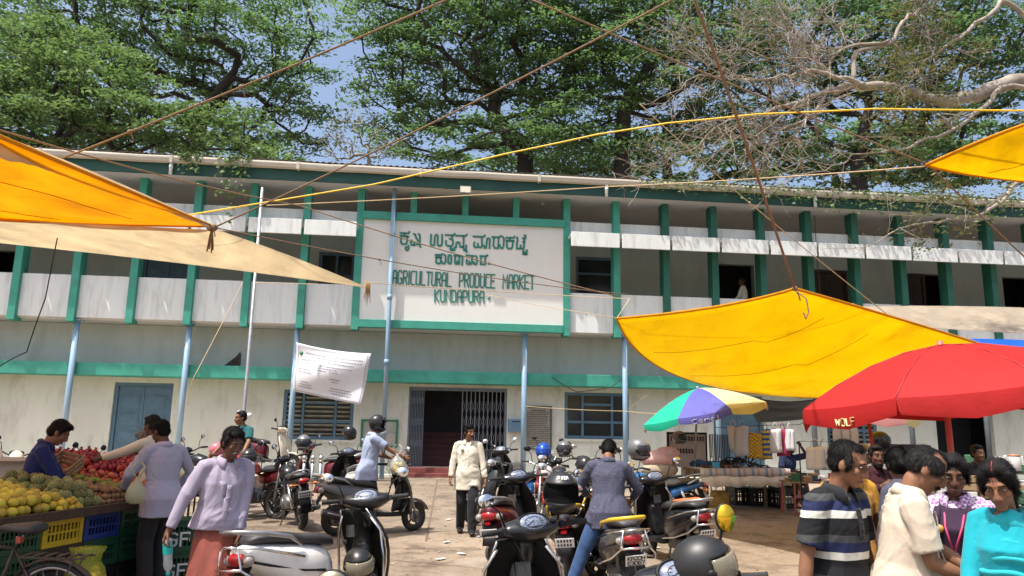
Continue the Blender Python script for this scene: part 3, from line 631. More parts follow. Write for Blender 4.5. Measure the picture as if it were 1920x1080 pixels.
# a line of far woodland behind, seen only in the gaps
canopy_tree('background_tree', 'shadowed tree seen low in the gaps left of the sign tree', gb(300, 47), trunk_px(gb(300, 47), [(300, 280, 47)]), crown_pads(rng, [(260, 285, 47, 12, 2, 2.2), (40, 240, 47, 8, 2, 3.4)], 95, mind=1.5), .3, LEAF3, 17, 150, .36)
canopy_tree('background_tree', 'shadowed tree seen low between the trunks right of the sign tree', gb(1250, 48), trunk_px(gb(1250, 48), [(1250, 300, 48)]), crown_pads(rng, [(1230, 290, 48, 12, 2, 1.8), (1000, 300, 48, 7, 2, 1.4), (1700, 285, 48, 13, 2, 2.4)], 120, mind=1.6), .3, LEAF3, 18, 150, .36)
# ---- bare boughs reaching in from the right, in front of the hall
def bare_bough():
 rng = random.Random(21); base = U(2230, 900, 15.0); base = Vector((base.x, base.y, gz(15)))
 t = thing('bare_tree', 'leaning tree at the right edge with mostly bare twisting boughs before the hall', 'tree', base)
 b = MB(); tips = []
 def limb(px, r0, r1, y0, y1):
  n = len(px); pts = [U(x, y, y0 + (y1 - y0) * i / (n - 1)) - base for i, (x, y) in enumerate(px)]
  sm = []
  for i in range(n - 1):
   p0, p1, p2, p3 = pts[max(i - 1, 0)], pts[i], pts[i + 1], pts[min(i + 2, n - 1)]
   for k in range(4):
    u = k / 4; sm.append(.5 * ((2 * p1) + (p2 - p0) * u + (2 * p0 - 5 * p1 + 4 * p2 - p3) * u * u + (3 * p1 - p0 - 3 * p2 + p3) * u ** 3))
  sm.append(pts[-1]); rr = [r0 + (r1 - r0) * (i / (len(sm) - 1)) for i in range(len(sm))]
  sm = [p + Vector((rng.gauss(0, .02), rng.gauss(0, .02), rng.gauss(0, .02))) for p in sm]
  b.tube(sm, rr, 8); return sm, rr
 def twigs(p, d, L, r, dep):
  n = max(3, int(L / .16)); pts = [p]; q = p.copy(); dd = d.normalized()
  for i in range(n):
   dd = (dd + Vector((rng.gauss(0, .22), rng.gauss(0, .16), rng.gauss(0.02, .2)))).normalized(); q = q + dd * (L / n); pts.append(q.copy())
  b.tube(pts, [r * (1 - .6 * i / n) for i in range(n + 1)], 5 if r > .012 else 4)
  if dep > 0:
   for i in range(1, n + 1):
    for _ in range(2 if rng.random() < .35 else 1):
     if rng.random() < .95: twigs(pts[i], (dd * .7 + Vector((rng.gauss(0, .8), rng.gauss(0, .5), rng.gauss(0.05, .7)))).normalized(), L * rng.uniform(.4, .7), max(.0048, r * .58), dep - 1)
  else: tips.append((pts[-1], dd))
 def bough(px, r0, r1, y0, y1, every=3, L=1.0, dep=2, start=.25):
  sm, rr = limb(px, r0, r1, y0, y1); n = len(sm)
  for i in range(int(n * start), n, every):
   d = (sm[min(i + 1, n - 1)] - sm[max(i - 1, 0)]).normalized()
   twigs(sm[i], d * .6 + Vector((rng.gauss(0, .7), rng.gauss(0, .5), rng.gauss(.1, .7))), L * rng.uniform(.6, 1.2), max(.010, rr[i] * .5), dep)
  twigs(sm[-1], sm[-1] - sm[-2], L, r1, dep)
 b.tube([(0, 0, -.05), (-.1, -.1, 2), (-.35, -.2, 4.2), U(2060, 180, 14.2) - base], [.34, .28, .22, .17], 12)
 limb([(2060, 180), (1920, 152), (1870, 165), (1790, 188), (1760, 187), (1700, 170), (1620, 160), (1555, 172)], .17, .075, 14.2, 13)
 bough([(1555, 172), (1500, 190), (1440, 210), (1380, 225)], .06, .018, 13, 12.6, 2, 1.0)
 bough([(1550, 170), (1530, 210), (1500, 228), (1470, 240), (1450, 268)], .045, .014, 13, 12.8, 2, .9)
 bough([(1620, 160), (1570, 145), (1530, 135), (1480, 140), (1420, 150), (1340, 140)], .055, .015, 13, 12.6, 2, 1.1)
 bough([(1600, 150), (1610, 100), (1670, 80), (1690, 45), (1720, 20), (1745, -10)], .05, .03, 13, 13.4, 3, 1.1)
 bough([(1665, 80), (1600, 85), (1560, 105), (1480, 108), (1420, 112)], .035, .012, 13.1, 12.8, 2, 1.2)
 bough([(1560, 140), (1520, 110), (1500, 70), (1470, 30), (1440, 0)], .035, .012, 13, 12.8, 2, 1.1)
 bough([(2040, 150), (1900, 12), (1860, 25), (1800, 70), (1760, 95), (1720, 130), (1700, 165)], .06, .012, 14, 13.2, 3, .8, 2, .45)
 bough([(2060, 200), (1900, 160), (1850, 195), (1800, 235), (1740, 262), (1690, 278), (1600, 288)], .06, .012, 14, 12.6, 3, .7, 2, .4)
 bough([(1600, 290), (1570, 310), (1520, 325), (1480, 330)], .014, .008, 12.6, 12.4, 2, .6, 1)
 bough([(1380, 215), (1330, 250), (1300, 280), (1260, 290)], .018, .008, 12.6, 12.4, 2, .8, 2)
 bough([(1500, 190), (1430, 245), (1380, 260), (1320, 300)], .018, .008, 12.8, 12.4, 2, .8, 2)
 bough([(2080, 300), (1930, 330), (1880, 375), (1830, 405), (1760, 415), (1700, 425), (1650, 450)], .05, .010, 14, 12.6, 2, .7, 1, .45)
 b.build('trunk', PBARK, t)
 nr = np.random.default_rng(3); X = []
 for p, d in tips:
  pp = p + base; right = pp.x > U(1640, 300, pp.y).x; low = pp.z < U(1700, 330, pp.y).z
  k = 26 if (right and low) else (9 if right else (4 if nr.uniform() < .12 else 0))
  for _ in range(k): X.append(np.array(p) + nr.normal(0, .16, 3) * np.array([1, 1, .6]))
 X = np.array(X); N = np.tile([0, 0, 1.], (len(X), 1)) + nr.normal(0, .5, (len(X), 3)); N /= np.linalg.norm(N, axis=1)[:, None]
 leaf_mesh('crown', X, N, .085, LEAFD, t, nr, .4)
bare_bough()
# creeper over the gutter
def creeper(label, spans, seed, dens, y=-.8):
 nr = np.random.default_rng(seed); X = []
 for x0, x1, drop in spans:
  for _ in range(int((x1 - x0) * dens)):
   x = nr.uniform(x0, x1); X.append(np.array(F(x, y + nr.normal(0, .06) - .04, ZT + .5 - nr.uniform(0, 1) ** 2 * drop + nr.normal(0, .05))))
 X = np.array(X); b0 = Vector(X.mean(0)); t = thing('creeper', label, 'creeper', b0)
 N = np.tile([0, -.6, .6], (len(X), 1)) + nr.normal(0, .5, (len(X), 3)); N /= np.linalg.norm(N, axis=1)[:, None]
 leaf_mesh('foliage', X - np.array(b0), N, .11, LEAF2, t, nr, .6)
 b = MB()
 for x0, x1, drop in spans:
  for _ in range(int((x1 - x0) * 3)):
   x = nr.uniform(x0, x1); p = F(x, y - .06, ZT + .52) - b0; pts = [p]
   for i in range(5): p = p + Vector((nr.normal(0, .1), nr.normal(0, .03), -drop / 5 * nr.uniform(.3, 1))); pts.append(p)
   b.tube(pts, .006, 4)
 b.build('stem', PBARK, t)
creeper('green creeper trailing from the gutter at the left end of the hall', [(-9.2, -8.6, .5), (-8.2, -7.3, 1.1), (-7.9, -7.6, 1.9)], 1, 190)
creeper('straggly creeper growing along the gutter at the right end of the hall', [(3.6, 6, .3), (6, 9, .45), (9, 15.5, .7)], 2, 75)
# ================================================================ two wheelers
BLK = mat('black_plastic', (0.011, 0.011, 0.012), 0.5, 0.2, 20, 0.08, 200, spec=.28, dirt=(.03, .027, .023), dscale=7, damt=.4)
RUB = mat('tyre_rubber', (0.022, 0.021, 0.020), 0.85, 0.25, 12, 0.2, 90, dirt=(.11, .085, .06), dscale=6, damt=.5)
CHR = mat('chrome', (0.72, 0.71, 0.69), 0.16, 0.06, 8, metal=1.0)
STEEL = mat('dull_steel', (0.34, 0.34, 0.34), 0.4, 0.2, 10, metal=.8)
RIM = mat('alloy_rim', (0.10, 0.10, 0.105), 0.4, 0.15, 10, metal=.7)
SEATB = mat('seat_vinyl', (0.030, 0.030, 0.033), 0.5, 0.15, 20, 0.15, 300)
MIRR = mat('mirror_glass', (0.82, 0.84, 0.86), 0.03, 0.02, 3, metal=1.0)
TAIL = mat('red_lens', (0.32, 0.008, 0.012), 0.12, 0.15, 25, coat=.5)
AMB = mat('amber_lens', (0.55, 0.18, 0.02), 0.15, 0.1, 20, coat=.5)
CLEAR = mat('lamp_glass', (0.70, 0.71, 0.70), 0.08, 0.1, 15, coat=.6)
PLATE = mat('number_plate', (0.72, 0.71, 0.66), 0.5, 0.06, 8)
INK = mat('plate_ink', (0.02, 0.02, 0.025), 0.6)
DASH = mat('dial_face', (0.15, 0.18, 0.25), 0.12, 0.5, 60, coat=1.0)
def paint(name, c, met=.25): return mat(name, c, 0.28, 0.05, 8, metal=met, coat=.45, spec=.4, dirt=tuple(x * .6 + .03 for x in c), dscale=5, damt=.3)
P_BLACK = paint('gloss_black', (.012, .012, .014)); P_WHITE = paint('pearl_white', (.72, .71, .67), 0); P_GREY = paint('matt_grey_paint', (.10, .095, .086)); P_MAROON = paint('maroon_paint', (.13, .012, .022))
P_RED = paint('bike_red', (.32, .02, .02)); P_BLUE = paint('bike_blue', (.02, .12, .32)); P_YEL = paint('bike_yellow', (.62, .40, .02), 0); P_DGREY = paint('charcoal_paint', (.022, .022, .024)); P_CREAM = paint('cream_paint', (.62, .55, .42), 0)
ORANGE = mat('orange_vinyl', (.55, .13, .04), .5, .12, 12, .1)
def sring(x, w, z0, z1, e=2.6, n=16, y0=0.0):
 zc = (z0 + z1) / 2; h = (z1 - z0) / 2; r_ = []
 for j in range(n):
  a = 2 * math.pi * j / n; c, s_ = math.cos(a), math.sin(a)
  r_.append((x, y0 + w * math.copysign(abs(c) ** (2 / e), c), zc + h * math.copysign(abs(s_) ** (2 / e), s_)))
 return r_
MY = Matrix.Rotation(R(90), 4, 'X')                        # z axis -> -y : wheels
def wheel(parent, x, rad, wd, spokes=5, wire=False, T=None):
 Mw = (T or Matrix.Identity(4)) @ Matrix.Translation((x, 0, rad)) @ MY
 b = MB(); b.torus(Mw, rad - wd * .5, wd * .5, 30, 10, flat=1.0)
 w_ = b.build('wheel', RUB, parent)
 b = MB(); ri = rad - wd * .95
 b.torus(Mw, ri, .018, 28, 8, flat=1.5); b.lathe([(.045, -.05), (.05, -.03), (.05, .03), (.045, .05)], 12, M=Mw)
 if wire:
  for k in range(28):
   a = 2 * math.pi * k / 28; o_ = .18 if k % 2 else -.18; b.tube([Mw @ Vector((.045 * math.cos(a), .045 * math.sin(a), .025 if k % 2 else -.025)), Mw @ Vector((ri * math.cos(a + o_), ri * math.sin(a + o_), 0))], .003, 4)
 else:
  for k in range(spokes):
   a = 2 * math.pi * k / spokes
   b.tube([Mw @ Vector((.03 * math.cos(a), .03 * math.sin(a), 0)), Mw @ Vector((ri * math.cos(a + .15), ri * math.sin(a + .15), 0))], [.022, .014], 6)
 b.build('rim', RIM if not wire else STEEL, w_)
 b = MB(); b.lathe([(.02, .03), (.085, .03), (.09, .036), (.03, .04)], 18, M=Mw); b.build('brake_disc', STEEL, w_)
 return w_
def arc_fender(b, x, rad, w, a0, a1, th=.012, n=10, T=None, mi=0):
 T0 = b.T
 if T: b.T = b.T @ T
 P = []
 for i in range(n + 1):
  a = R(a0 + (a1 - a0) * i / n); P.append([(x + (rad - .02 * abs(q) ** 2) * math.cos(a), w * q, rad * 0 + WR + (rad - .025 * q * q) * math.sin(a)) for q in (-1, -.7, 0, .7, 1)])
 b.sheet(P, th, mi); b.T = T0
WR = .22
def mirror(parent, side, base, out=.13, up=.17, T=None, rx=.055, rz=.042, glassm=None, back=-.03):
 T = T or Matrix.Identity(4)
 p0 = Vector(base); p2 = p0 + Vector((back, side * out, up)); p1 = p0 + Vector((0, side * out * .3, up * .6))
 b = MB(); b.T = T; b.tube([p0, p1, p2 + Vector((.02, 0, -.01))], .0065, 6)
 b.ell(p2 + Vector((.012, 0, .0)), (.022, rx, rz), 14, 8); m_ = b.build('mirror', BLK, parent)
 b = MB(); b.T = T; Mx = Matrix.Translation(p2 + Vector((-.006, 0, 0))) @ Matrix.Rotation(R(-90), 4, 'Y') @ Matrix.Rotation(R(6), 4, 'X')
 b.lathe([(.001, .004), (1, .004), (1, 0), (.001, 0)], 22, M=Mx @ Matrix.Diagonal((rz * .93, rx * .93, 1, 1))); b.build('mirror_glass', glassm or MIRR, m_)
 return m_
def plate(parent, M, text2=('', ''), w=.2, h=.1):
 b = MB(); b.T = M; b.box(-w / 2, w / 2, -h / 2, h / 2, -.006, 0); p = bevel(b.build('number_plate', PLATE, parent), .004)
 b = MB()
 if text2[0]:
  strokes(b, text_polys(text2[0], -w * .40, h * .07, w * .8, h * .33), M, .0068, .003); strokes(b, text_polys(text2[1], -w * .40, -h * .40, w * .8, h * .33), M, .0068, .003)
 else:
  for r_ in (-1, 1):
   for k in range(5): b.T = M; b.box(-w * .38 + k * w * .16, -w * .29 + k * w * .16, r_ * h * .22 - h * .13, r_ * h * .22 + h * .13, 0, .002)
 b.build('plate_number', INK, p); return p
def scooter(label, loc, head, P1, P2=None, steer=0, lean=0, seat=None, guard=False, rack=True, group='two wheelers parked in the market yard', plate_txt=('', ''), screen=False, mirrors=(1, 1), yellow_trim=None, mglass=None, mir=(.14, .19, .062, .045)):
 """x forward, y left; wheelbase 1.24"""
 P2 = P2 or P1; t = thing('scooter', label, 'scooter', loc, 0, group); t.rotation_euler = Euler((R(-lean), 0, R(head)), 'XYZ')
 S = Matrix.Translation((.50, 0, 0)) @ Matrix.Rotation(R(steer), 4, 'Z') @ Matrix.Translation((-.50, 0, 0))
 wheel(t, -.60, WR, .10); wheel(t, .64, WR, .09, T=S)
 b = MB(); arc_fender(b, .64, .262, .07, 20, 175, T=S); b.build('front_fender', P1, t)
 b = MB(); b.T = S
 for s_ in (-1, 1): b.tube([(.64, s_ * .065, .22), (.58, s_ * .06, .42), (.50, s_ * .03, .62)], .018, 8)
 b.build('front_fork', STEEL, t)
 # leg shield
 def shield(z, off, wsc=1.0):
  k = (z - .26) / .66; w = (.155 + .10 * math.sin(min(1, k * 1.25) * math.pi * .62)) * (1 - .35 * max(0, k - .7) / .3) * wsc; xc = .47 - .155 * k + .05 * math.sin(k * math.pi)
  return [(xc + .085 * math.cos(a) ** .8 - off - .0, w * math.sin(a), z) for a in [R(-88 + 176 * i / 12) for i in range(13)]]
 zs = [.27, .36, .46, .56, .66, .76, .86, .93]
 b = MB(); b.sheet([shield(z, 0) for z in zs], .012); b.build('leg_shield', P1, t)
 b = MB(); b.sheet([[(x - .0, y * .985, z) for x, y, z in shield(z, .022)] for z in zs], .012)
 b.loft([sring(.27, .05, .30, .30 + .05, 2.4), sring(.33, .09, .31, .62, 2.4), sring(.40, .12, .32, .80, 2.6)], 0)
 b.build('inner_panel', BLK, t)
 b = MB()
 for s_ in (-1, 1): b.tube([(p[0] - .008, p[1] * 1.01, p[2]) for p in [shield(z, .01)[12 if s_ > 0 else 0] for z in zs]], .009, 6)
 b.build('shield_trim', yellow_trim or CHR if guard or yellow_trim else BLK, t)
 b = MB(); b.box(.255, .262, -.05, .05, .70, .80); b.lathe([(.001, 0), (.022, 0), (.022, .012), (.001, .014)], 14, M=Matrix.Translation((.262, .07, .66)) @ Matrix.Rotation(R(-90), 4, 'Y')); b.build('glove_box', mat('worn_black', (.05, .05, .05), .5), t)
 b = MB(); b.loft([sring(.42, .16, .235, .30, 3), sring(.2, .165, .235, .295, 4), sring(-.02, .16, .24, .32, 4), sring(-.12, .14, .26, .42, 3)]); b.build('floorboard', BLK, t)
 b = MB(); b.loft([sring(-.04, .10, .30, .62, 2.4), sring(-.14, .165, .31, .685, 2.5), sring(-.30, .205, .33, .715, 2.5), sring(-.50, .215, .40, .735, 2.5), sring(-.68, .175, .50, .75, 2.4), sring(-.82, .115, .585, .755, 2.3), sring(-.91, .05, .65, .735, 2.2)], 0); b.build('rear_body', P2, t)
 b = MB(); b.loft([sring(-.20, .208, .47, .51), sring(-.42, .221, .50, .535), sring(-.70, .176, .57, .605), sring(-.84, .11, .62, .65)]); b.build('side_stripe', BLK if P2 is not P_BLACK else P_DGREY, t)
 b = MB(); b.loft([sring(.0, .07, .655, .70), sring(-.05, .12, .66, .745, 2.4), sring(-.18, .155, .68, .775, 2.6), sring(-.38, .165, .705, .785, 2.8), sring(-.44, .16, .715, .81, 2.8), sring(-.62, .15, .735, .835, 2.6), sring(-.78, .11, .745, .825, 2.4), sring(-.83, .06, .75, .79, 2.2)]); st_ = b.build('seat', SEATB, t)
 if seat:
  b = MB(); b.loft([sring(-.40, .135, .78, .815), sring(-.46, .14, .78, .822, 2.8), sring(-.62, .128, .79, .845, 2.8), sring(-.77, .09, .79, .832, 2.4)]); b.build('seat_cover', seat, st_)
 if rack:
  b = MB(); pts = [(-.42, .19, .70), (-.55, .205, .78), (-.75, .17, .825), (-.93, .10, .85), (-.96, 0, .855), (-.93, -.10, .85), (-.75, -.17, .825), (-.55, -.205, .78), (-.42, -.19, .70)]
  b.tube(pts, [.010, .016, .019, .019, .018, .019, .019, .016, .010], 8); b.build('grab_rail', STEEL if not yellow_trim else yellow_trim, t)
 # tail
 b = MB(); b.ell((-.885, 0, .655), (.05, .095, .055), 16, 9); tl = b.build('tail_light', TAIL, t)
 for s_ in (-1, 1):
  b = MB(); b.ell((-.865, s_ * .115, .645), (.045, .045, .04), 12, 8); b.build('indicator', mat('smoked_lens', (.30, .27, .24), .1, .2, 20, coat=.6), t)
 b = MB(); P = [[(-.80 - .05 * i, q * .075, .60 - .085 * i) for q in (-1, -.5, .5, 1)] for i in range(4)]; b.sheet(P, .014); b.build('rear_mudguard', BLK, t)
 plate(t, Matrix.Translation((-.935, 0, .47)) @ Matrix(((0, -.3, -.954, 0), (-1, 0, 0, 0), (0, .954, -.3, 0), (0, 0, 0, 1))), plate_txt)
 # engine, exhaust, stand
 b = MB(); b.ell((-.45, .03, .27), (.22, .12, .10), 14, 9); b.ell((-.60, .09, .23), (.16, .05, .10), 14, 8); b.bar((-.62, .10, .26), (-.70, .12, .56), .03, .03); b.box(-.4, -.1, -.09, .09, .22, .34); b.build('engine', mat('engine_casing', (.10, .10, .10), .5, .2, 12, metal=.5), t)
 b = MB(); b.tube([(-.30, -.12, .19), (-.42, -.16, .22), (-.50, -.175, .25), (-.84, -.185, .33), (-.86, -.185, .335)], [.02, .03, .058, .062, .05], 12); ex = b.build('exhaust', mat('exhaust_black', (.05, .05, .05), .4, .2, 8, metal=.6), t)
 b = MB(); b.tube([(-.54, -.245, .27), (-.80, -.25, .33)], .012, 6); b.ell((-.86, -.185, .335), (.01, .04, .04)); b.build('heat_shield', STEEL, ex)
 b = MB(); b.tube([(-.22, .12, .24), (-.28, .22, .03 - math.sin(R(lean)) * .22), (-.33, .25, .022 - math.sin(R(lean)) * .25)], .012, 6); b.build('side_stand', BLK, t)
 if guard:
  for s_ in (-1, 1):
   b = MB(); b.tube([(.30, s_ * .17, .27), (.36, s_ * .27, .33), (.37, s_ * .275, .52), (.36, s_ * .26, .74), (.32, s_ * .16, .88)], .011, 7); b.build('crash_guard', CHR, t)
   b = MB(); b.tube([(-.15, s_ * .20, .33), (-.35, s_ * .27, .38), (-.62, s_ * .27, .42), (-.86, s_ * .21, .50), (-.95, s_ * .14, .58), (-.95, s_ * .1, .74), (-.82, s_ * .19, .72), (-.45, s_ * .245, .62)], .011, 7); b.build('rear_guard', CHR, t)
  b = MB(); b.tube([(-.955, -.15, .585), (-.985, 0, .585), (-.955, .15, .585)], .011, 7); b.tube([(-.955, -.1, .74), (-.985, 0, .75), (-.955, .1, .74)], .011, 7)
  b.build('tail_guard', CHR, t)
 # handlebar
 b = MB(); b.T = S
 b.loft([[(x, y, z) for (y, x, z) in [(yy, xx + dx * 1.0, zz + dz) for dx, dz in [(.118 * math.cos(a) * q, .075 * math.sin(a) * q) for a in [2 * math.pi * k / 14 for k in range(14)]]]] for yy, xx, zz, q in ((-.21, .30, 1.0, .3), (-.17, .32, 1.0, .62), (-.09, .34, .985, 1.0), (0, .35, .98, 1.12), (.09, .34, .985, 1.0), (.17, .32, 1.0, .62), (.21, .30, 1.0, .3))])
 b.tube([(.43, 0, .72), (.38, 0, .98)], [.05, .075], 10)
 hb = b.build('handlebar_cowl', P1 if P1 is not P_WHITE else P_BLACK, t)
 b = MB(); b.T = S; b.ell((.435, 0, .975), (.045, .085, .05), 16, 9); b.build('headlight', CLEAR, t)
 b = MB(); b.T = S; Md = Matrix.Translation((.262, 0, 1.038)) @ Matrix.Rotation(R(-56), 4, 'Y'); b.lathe([(.001, .012), (.9, .012), (1, .004), (1, -.01)], 26, M=Md @ Matrix.Diagonal((.058, .100, 1, 1))); ds = b.build('instrument_panel', DASH, t)
 b = MB(); b.T = S; b.torus(Md @ Matrix.Diagonal((.066, .110, 1, 1)), 1, .08, 26, 6, flat=.12)
 b.bar(Md @ Vector((.01, 0, .014)), Md @ Vector((-.025, .05, .014)), .004, .002)
 b.torus(Md @ Matrix.Translation((-.004, 0, .013)) @ Matrix.Diagonal((.040, .066, 1, 1)), 1, .03, 22, 5, flat=.05); [b.bar(Md @ Vector((.036 * math.cos(a), .062 * math.sin(a), .013)), Md @ Vector((.028 * math.cos(a), .049 * math.sin(a), .013)), .003, .002) for a in [R(-120 + 30 * q) for q in range(9)]]; b.build('bezel', BLK, ds)
 for s_ in (-1, 1):
  b = MB(); b.T = S; b.tube([(.30, s_ * .17, 1.0), (.275, s_ * .23, 1.005), (.25, s_ * .24, 1.007), (.225, s_ * .36, 1.01), (.222, s_ * .375, 1.01)], [.014, .014, .019, .0175, .021], 10); b.box(.255, .305, min(s_ * .2, s_ * .235), max(s_ * .2, s_ * .235), .98, 1.025); gp = b.build('grip', mat('grip_rubber', (.02, .02, .02), .8, .2, 60, .3), t)
  b = MB(); b.T = S; b.tube([(.305, s_ * .215, 1.0), (.325, s_ * .25, .995), (.295, s_ * .37, .99), (.285, s_ * .385, .99)], .006, 6); b.build('lever', STEEL, gp)
  if mirrors[0 if s_ > 0 else 1]: mirror(t, s_, (.29, s_ * .19, 1.02), mir[0], mir[1], S, mir[2], mir[3], mglass)
 b = MB(); b.T = S
 for s_ in (-1, 1): b.tube([(.30, s_ * .19, 1.0), (.40, s_ * .17, 1.05), (.45, s_ * .09, .98), (.43, s_ * .04, .80)], .005, 5)
 b.tube([(.31, .15, .98), (.25, .12, .88), (.30, .06, .74)], .005, 5); b.build('cables', BLK, hb)
 b = MB(); b.box(-.955, -.945, -.03, .03, .565, .595); b.build('reflector', TAIL, t)
 if screen:
  b = MB(); b.T = S; b.sheet([[(.40 - .1 * u, .12 * (1 - .3 * u) * q, 1.03 + .17 * u - .02 * abs(q)) for q in (-1, -.5, 0, .5, 1)] for u in (0, .33, .66, 1)], .004); b.build('wind_screen', glass('smoked_screen', (.2, .2, .2), .05, .45), t)
 return t
def motorbike(label, loc, head, P1, steer=0, lean=0, plate_txt=('', ''), group='two wheelers parked in the market yard', wire=False, round_lamp=False, guard=True, mirrors=(1, 1), mglass=None):
 t = thing('motorcycle', label, 'motorcycle', loc, 0, group); t.rotation_euler = Euler((R(-lean), 0, R(head)), 'XYZ')
 S = Matrix.Translation((.48, 0, 0)) @ Matrix.Rotation(R(steer), 4, 'Z') @ Matrix.Translation((-.48, 0, 0))
 wheel(t, -.62, .30, .11, 5, wire); wheel(t, .68, .30, .09, 5, wire, S)
 global WR
 WR = .30; b = MB(); arc_fender(b, .68, .335, .06, 35, 165, T=S); b.build('front_fender', P1, t)
 b = MB(); arc_fender(b, -.62, .35, .075, 45, 185); b.build('rear_fender', BLK, t); WR = .22
 for s_ in (-1, 1): b = MB(); b.T = S; b.tube([(.68, s_ * .075, .30), (.58, s_ * .075, .58), (.47, s_ * .075, .92)], [.026, .024, .018], 8); b.build('front_fork', STEEL, t)
 b = MB(); b.tube([(.46, 0, .86), (.30, 0, .52), (.22, 0, .26), (-.18, 0, .24)], .02, 8); b.tube([(.44, 0, .84), (.0, 0, .72), (-.3, 0, .64), (-.75, 0, .72)], .02, 8); b.tube([(-.25, .06, .4), (-.62, .09, .30)], .022, 8); b.tube([(-.25, -.06, .4), (-.62, -.09, .30)], .022, 8); b.tube([(-.3, 0, .66), (-.22, 0, .26)], .02, 8); b.build('frame', BLK, t)
 b = MB(); b.loft([sring(.42, .05, .74, .84), sring(.36, .11, .72, .90, 2.5), sring(.22, .14, .70, .94, 2.4), sring(.05, .12, .70, .90, 2.4), sring(-.06, .08, .70, .82, 2.4)]); tk = b.build('fuel_tank', P1, t)
 b = MB(); b.lathe([(.035, 0), (.035, .012), (.01, .016)], 14, M=Matrix.Translation((.24, 0, .935))); b.build('filler_cap', CHR, tk)
 b = MB(); b.loft([sring(-.02, .08, .72, .80), sring(-.12, .12, .72, .80, 2.6), sring(-.32, .14, .72, .795, 2.8), sring(-.42, .13, .735, .83, 2.8), sring(-.66, .12, .76, .845, 2.6), sring(-.82, .07, .78, .835, 2.2)]); b.build('seat', SEATB, t)
 b = MB(); b.loft([sring(-.28, .14, .52, .70), sring(-.45, .145, .58, .74), sring(-.7, .11, .66, .77), sring(-.92, .06, .71, .78)]); b.build('tail_cowl', P1, t)
 b = MB(); pts = [(-.55, .15, .77), (-.78, .13, .86), (-.92, .06, .89), (-.92, -.06, .89), (-.78, -.13, .86), (-.55, -.15, .77)]; b.tube(pts, .014, 7); b.build('grab_rail', STEEL, t)
 b = MB(); b.ell((-.935, 0, .735), (.04, .085, .042), 16, 9); b.build('tail_light', TAIL, t)
 for s_ in (-1, 1):
  b = MB(); b.tube([(-.85, 0, .68), (-.87, s_ * .17, .68)], .008, 6); b.ell((-.88, s_ * .18, .68), (.035, .035, .026)); b.build('indicator', AMB, t)
 b = MB(); P = [[(-.86 - .045 * i, q * .075, .68 - .11 * i) for q in (-1, -.5, .5, 1)] for i in range(4)]; b.sheet(P, .014); b.build('mudguard', BLK, t)
 plate(t, Matrix.Translation((-.965, 0, .54)) @ Matrix(((0, -.3, -.954, 0), (-1, 0, 0, 0), (0, .954, -.3, 0), (0, 0, 0, 1))), plate_txt)
 b = MB(); b.loft([sring(.24, .10, .26, .46, 3), sring(.1, .14, .22, .48, 3.5), sring(-.1, .15, .22, .46, 3.5), sring(-.22, .10, .26, .40, 3)])
 for k in range(6): b.box(.06, .24, -.085, .085, .48 + k * .032, .495 + k * .032)
 b.loft([sring(.2, .06, .46, .69), sring(.1, .06, .46, .69)]); b.ell((.02, .15, .33), (.1, .03, .1)); b.ell((.02, -.15, .33), (.1, .03, .1)); b.build('engine', mat('engine_alloy', (.20, .20, .20), .42, .25, 14, metal=.7), t)
 b = MB(); b.tube([(.24, -.06, .5), (.33, -.10, .36), (.2, -.14, .22), (-.2, -.16, .22), (-.4, -.17, .25), (-.9, -.19, .33)], [.022, .022, .022, .026, .05, .048], 10); b.build('exhaust', CHR if wire else STEEL, t)
 for s_ in (-1, 1): b = MB(); b.tube([(-.62, s_ * .12, .32), (-.45, s_ * .14, .66)], .026, 10); b.build('shock_absorber', CHR, t)
 for x in (-.02, -.38): b = MB(); b.tube([(x, -.25, .3), (x, .25, .3)], .014, 6); b.build('foot_peg', BLK, t)
 b = MB(); b.tube([(-.05, .1, .25), (-.10, .24, .02 - math.sin(R(lean)) * .24), (-.15, .27, .02 - math.sin(R(lean)) * .27)], .012, 6); b.build('side_stand', BLK, t)
 if guard:
  for s_ in (-1, 1): b = MB(); b.tube([(.30, s_ * .02, .56), (.34, s_ * .24, .52), (.35, s_ * .26, .40), (.30, s_ * .22, .30), (.24, s_ * .02, .27)], .012, 7); b.build('crash_guard', CHR if wire else BLK, t)
 b = MB(); b.T = S; b.tube([(.30, .37, 1.02), (.35, .24, 1.03), (.43, .1, .97), (.45, 0, .955), (.43, -.1, .97), (.35, -.24, 1.03), (.30, -.37, 1.02)], .012, 8); b.box(.40, .52, -.09, .09, .90, .93); hb = b.build('handlebar', CHR if wire else BLK, t)
 for s_ in (-1, 1):
  b = MB(); b.T = S; b.tube([(.345, s_ * .25, 1.028), (.30, s_ * .375, 1.02)], [.019, .019], 9); gp = b.build('grip', mat('grip_rubber', (.02, .02, .02), .8, .2, 60, .3), t)
  b = MB(); b.T = S; b.tube([(.39, s_ * .22, 1.02), (.40, s_ * .26, 1.01), (.36, s_ * .38, 1.0)], .006, 6); b.build('lever', STEEL, gp)
  if mirrors[0 if s_ > 0 else 1]: mirror(t, s_, (.38, s_ * .21, 1.03), .10, .20, S, .058, .045, mglass)
 b = MB(); b.T = S
 if round_lamp: b.lathe([(.02, -.08), (.07, -.06), (.095, 0), (.10, .03), (.092, .035)], 20, M=Matrix.Translation((.56, 0, .92)) @ Matrix.Rotation(R(90), 4, 'Y'))
 else: b.loft([sring(.46, .07, .86, 1.06), sring(.54, .11, .80, 1.04, 2.4), sring(.60, .09, .80, .98, 2.4), sring(.64, .06, .83, .94, 2.2)])
 nc = b.build('lamp_cowl', CHR if round_lamp else P1, t)
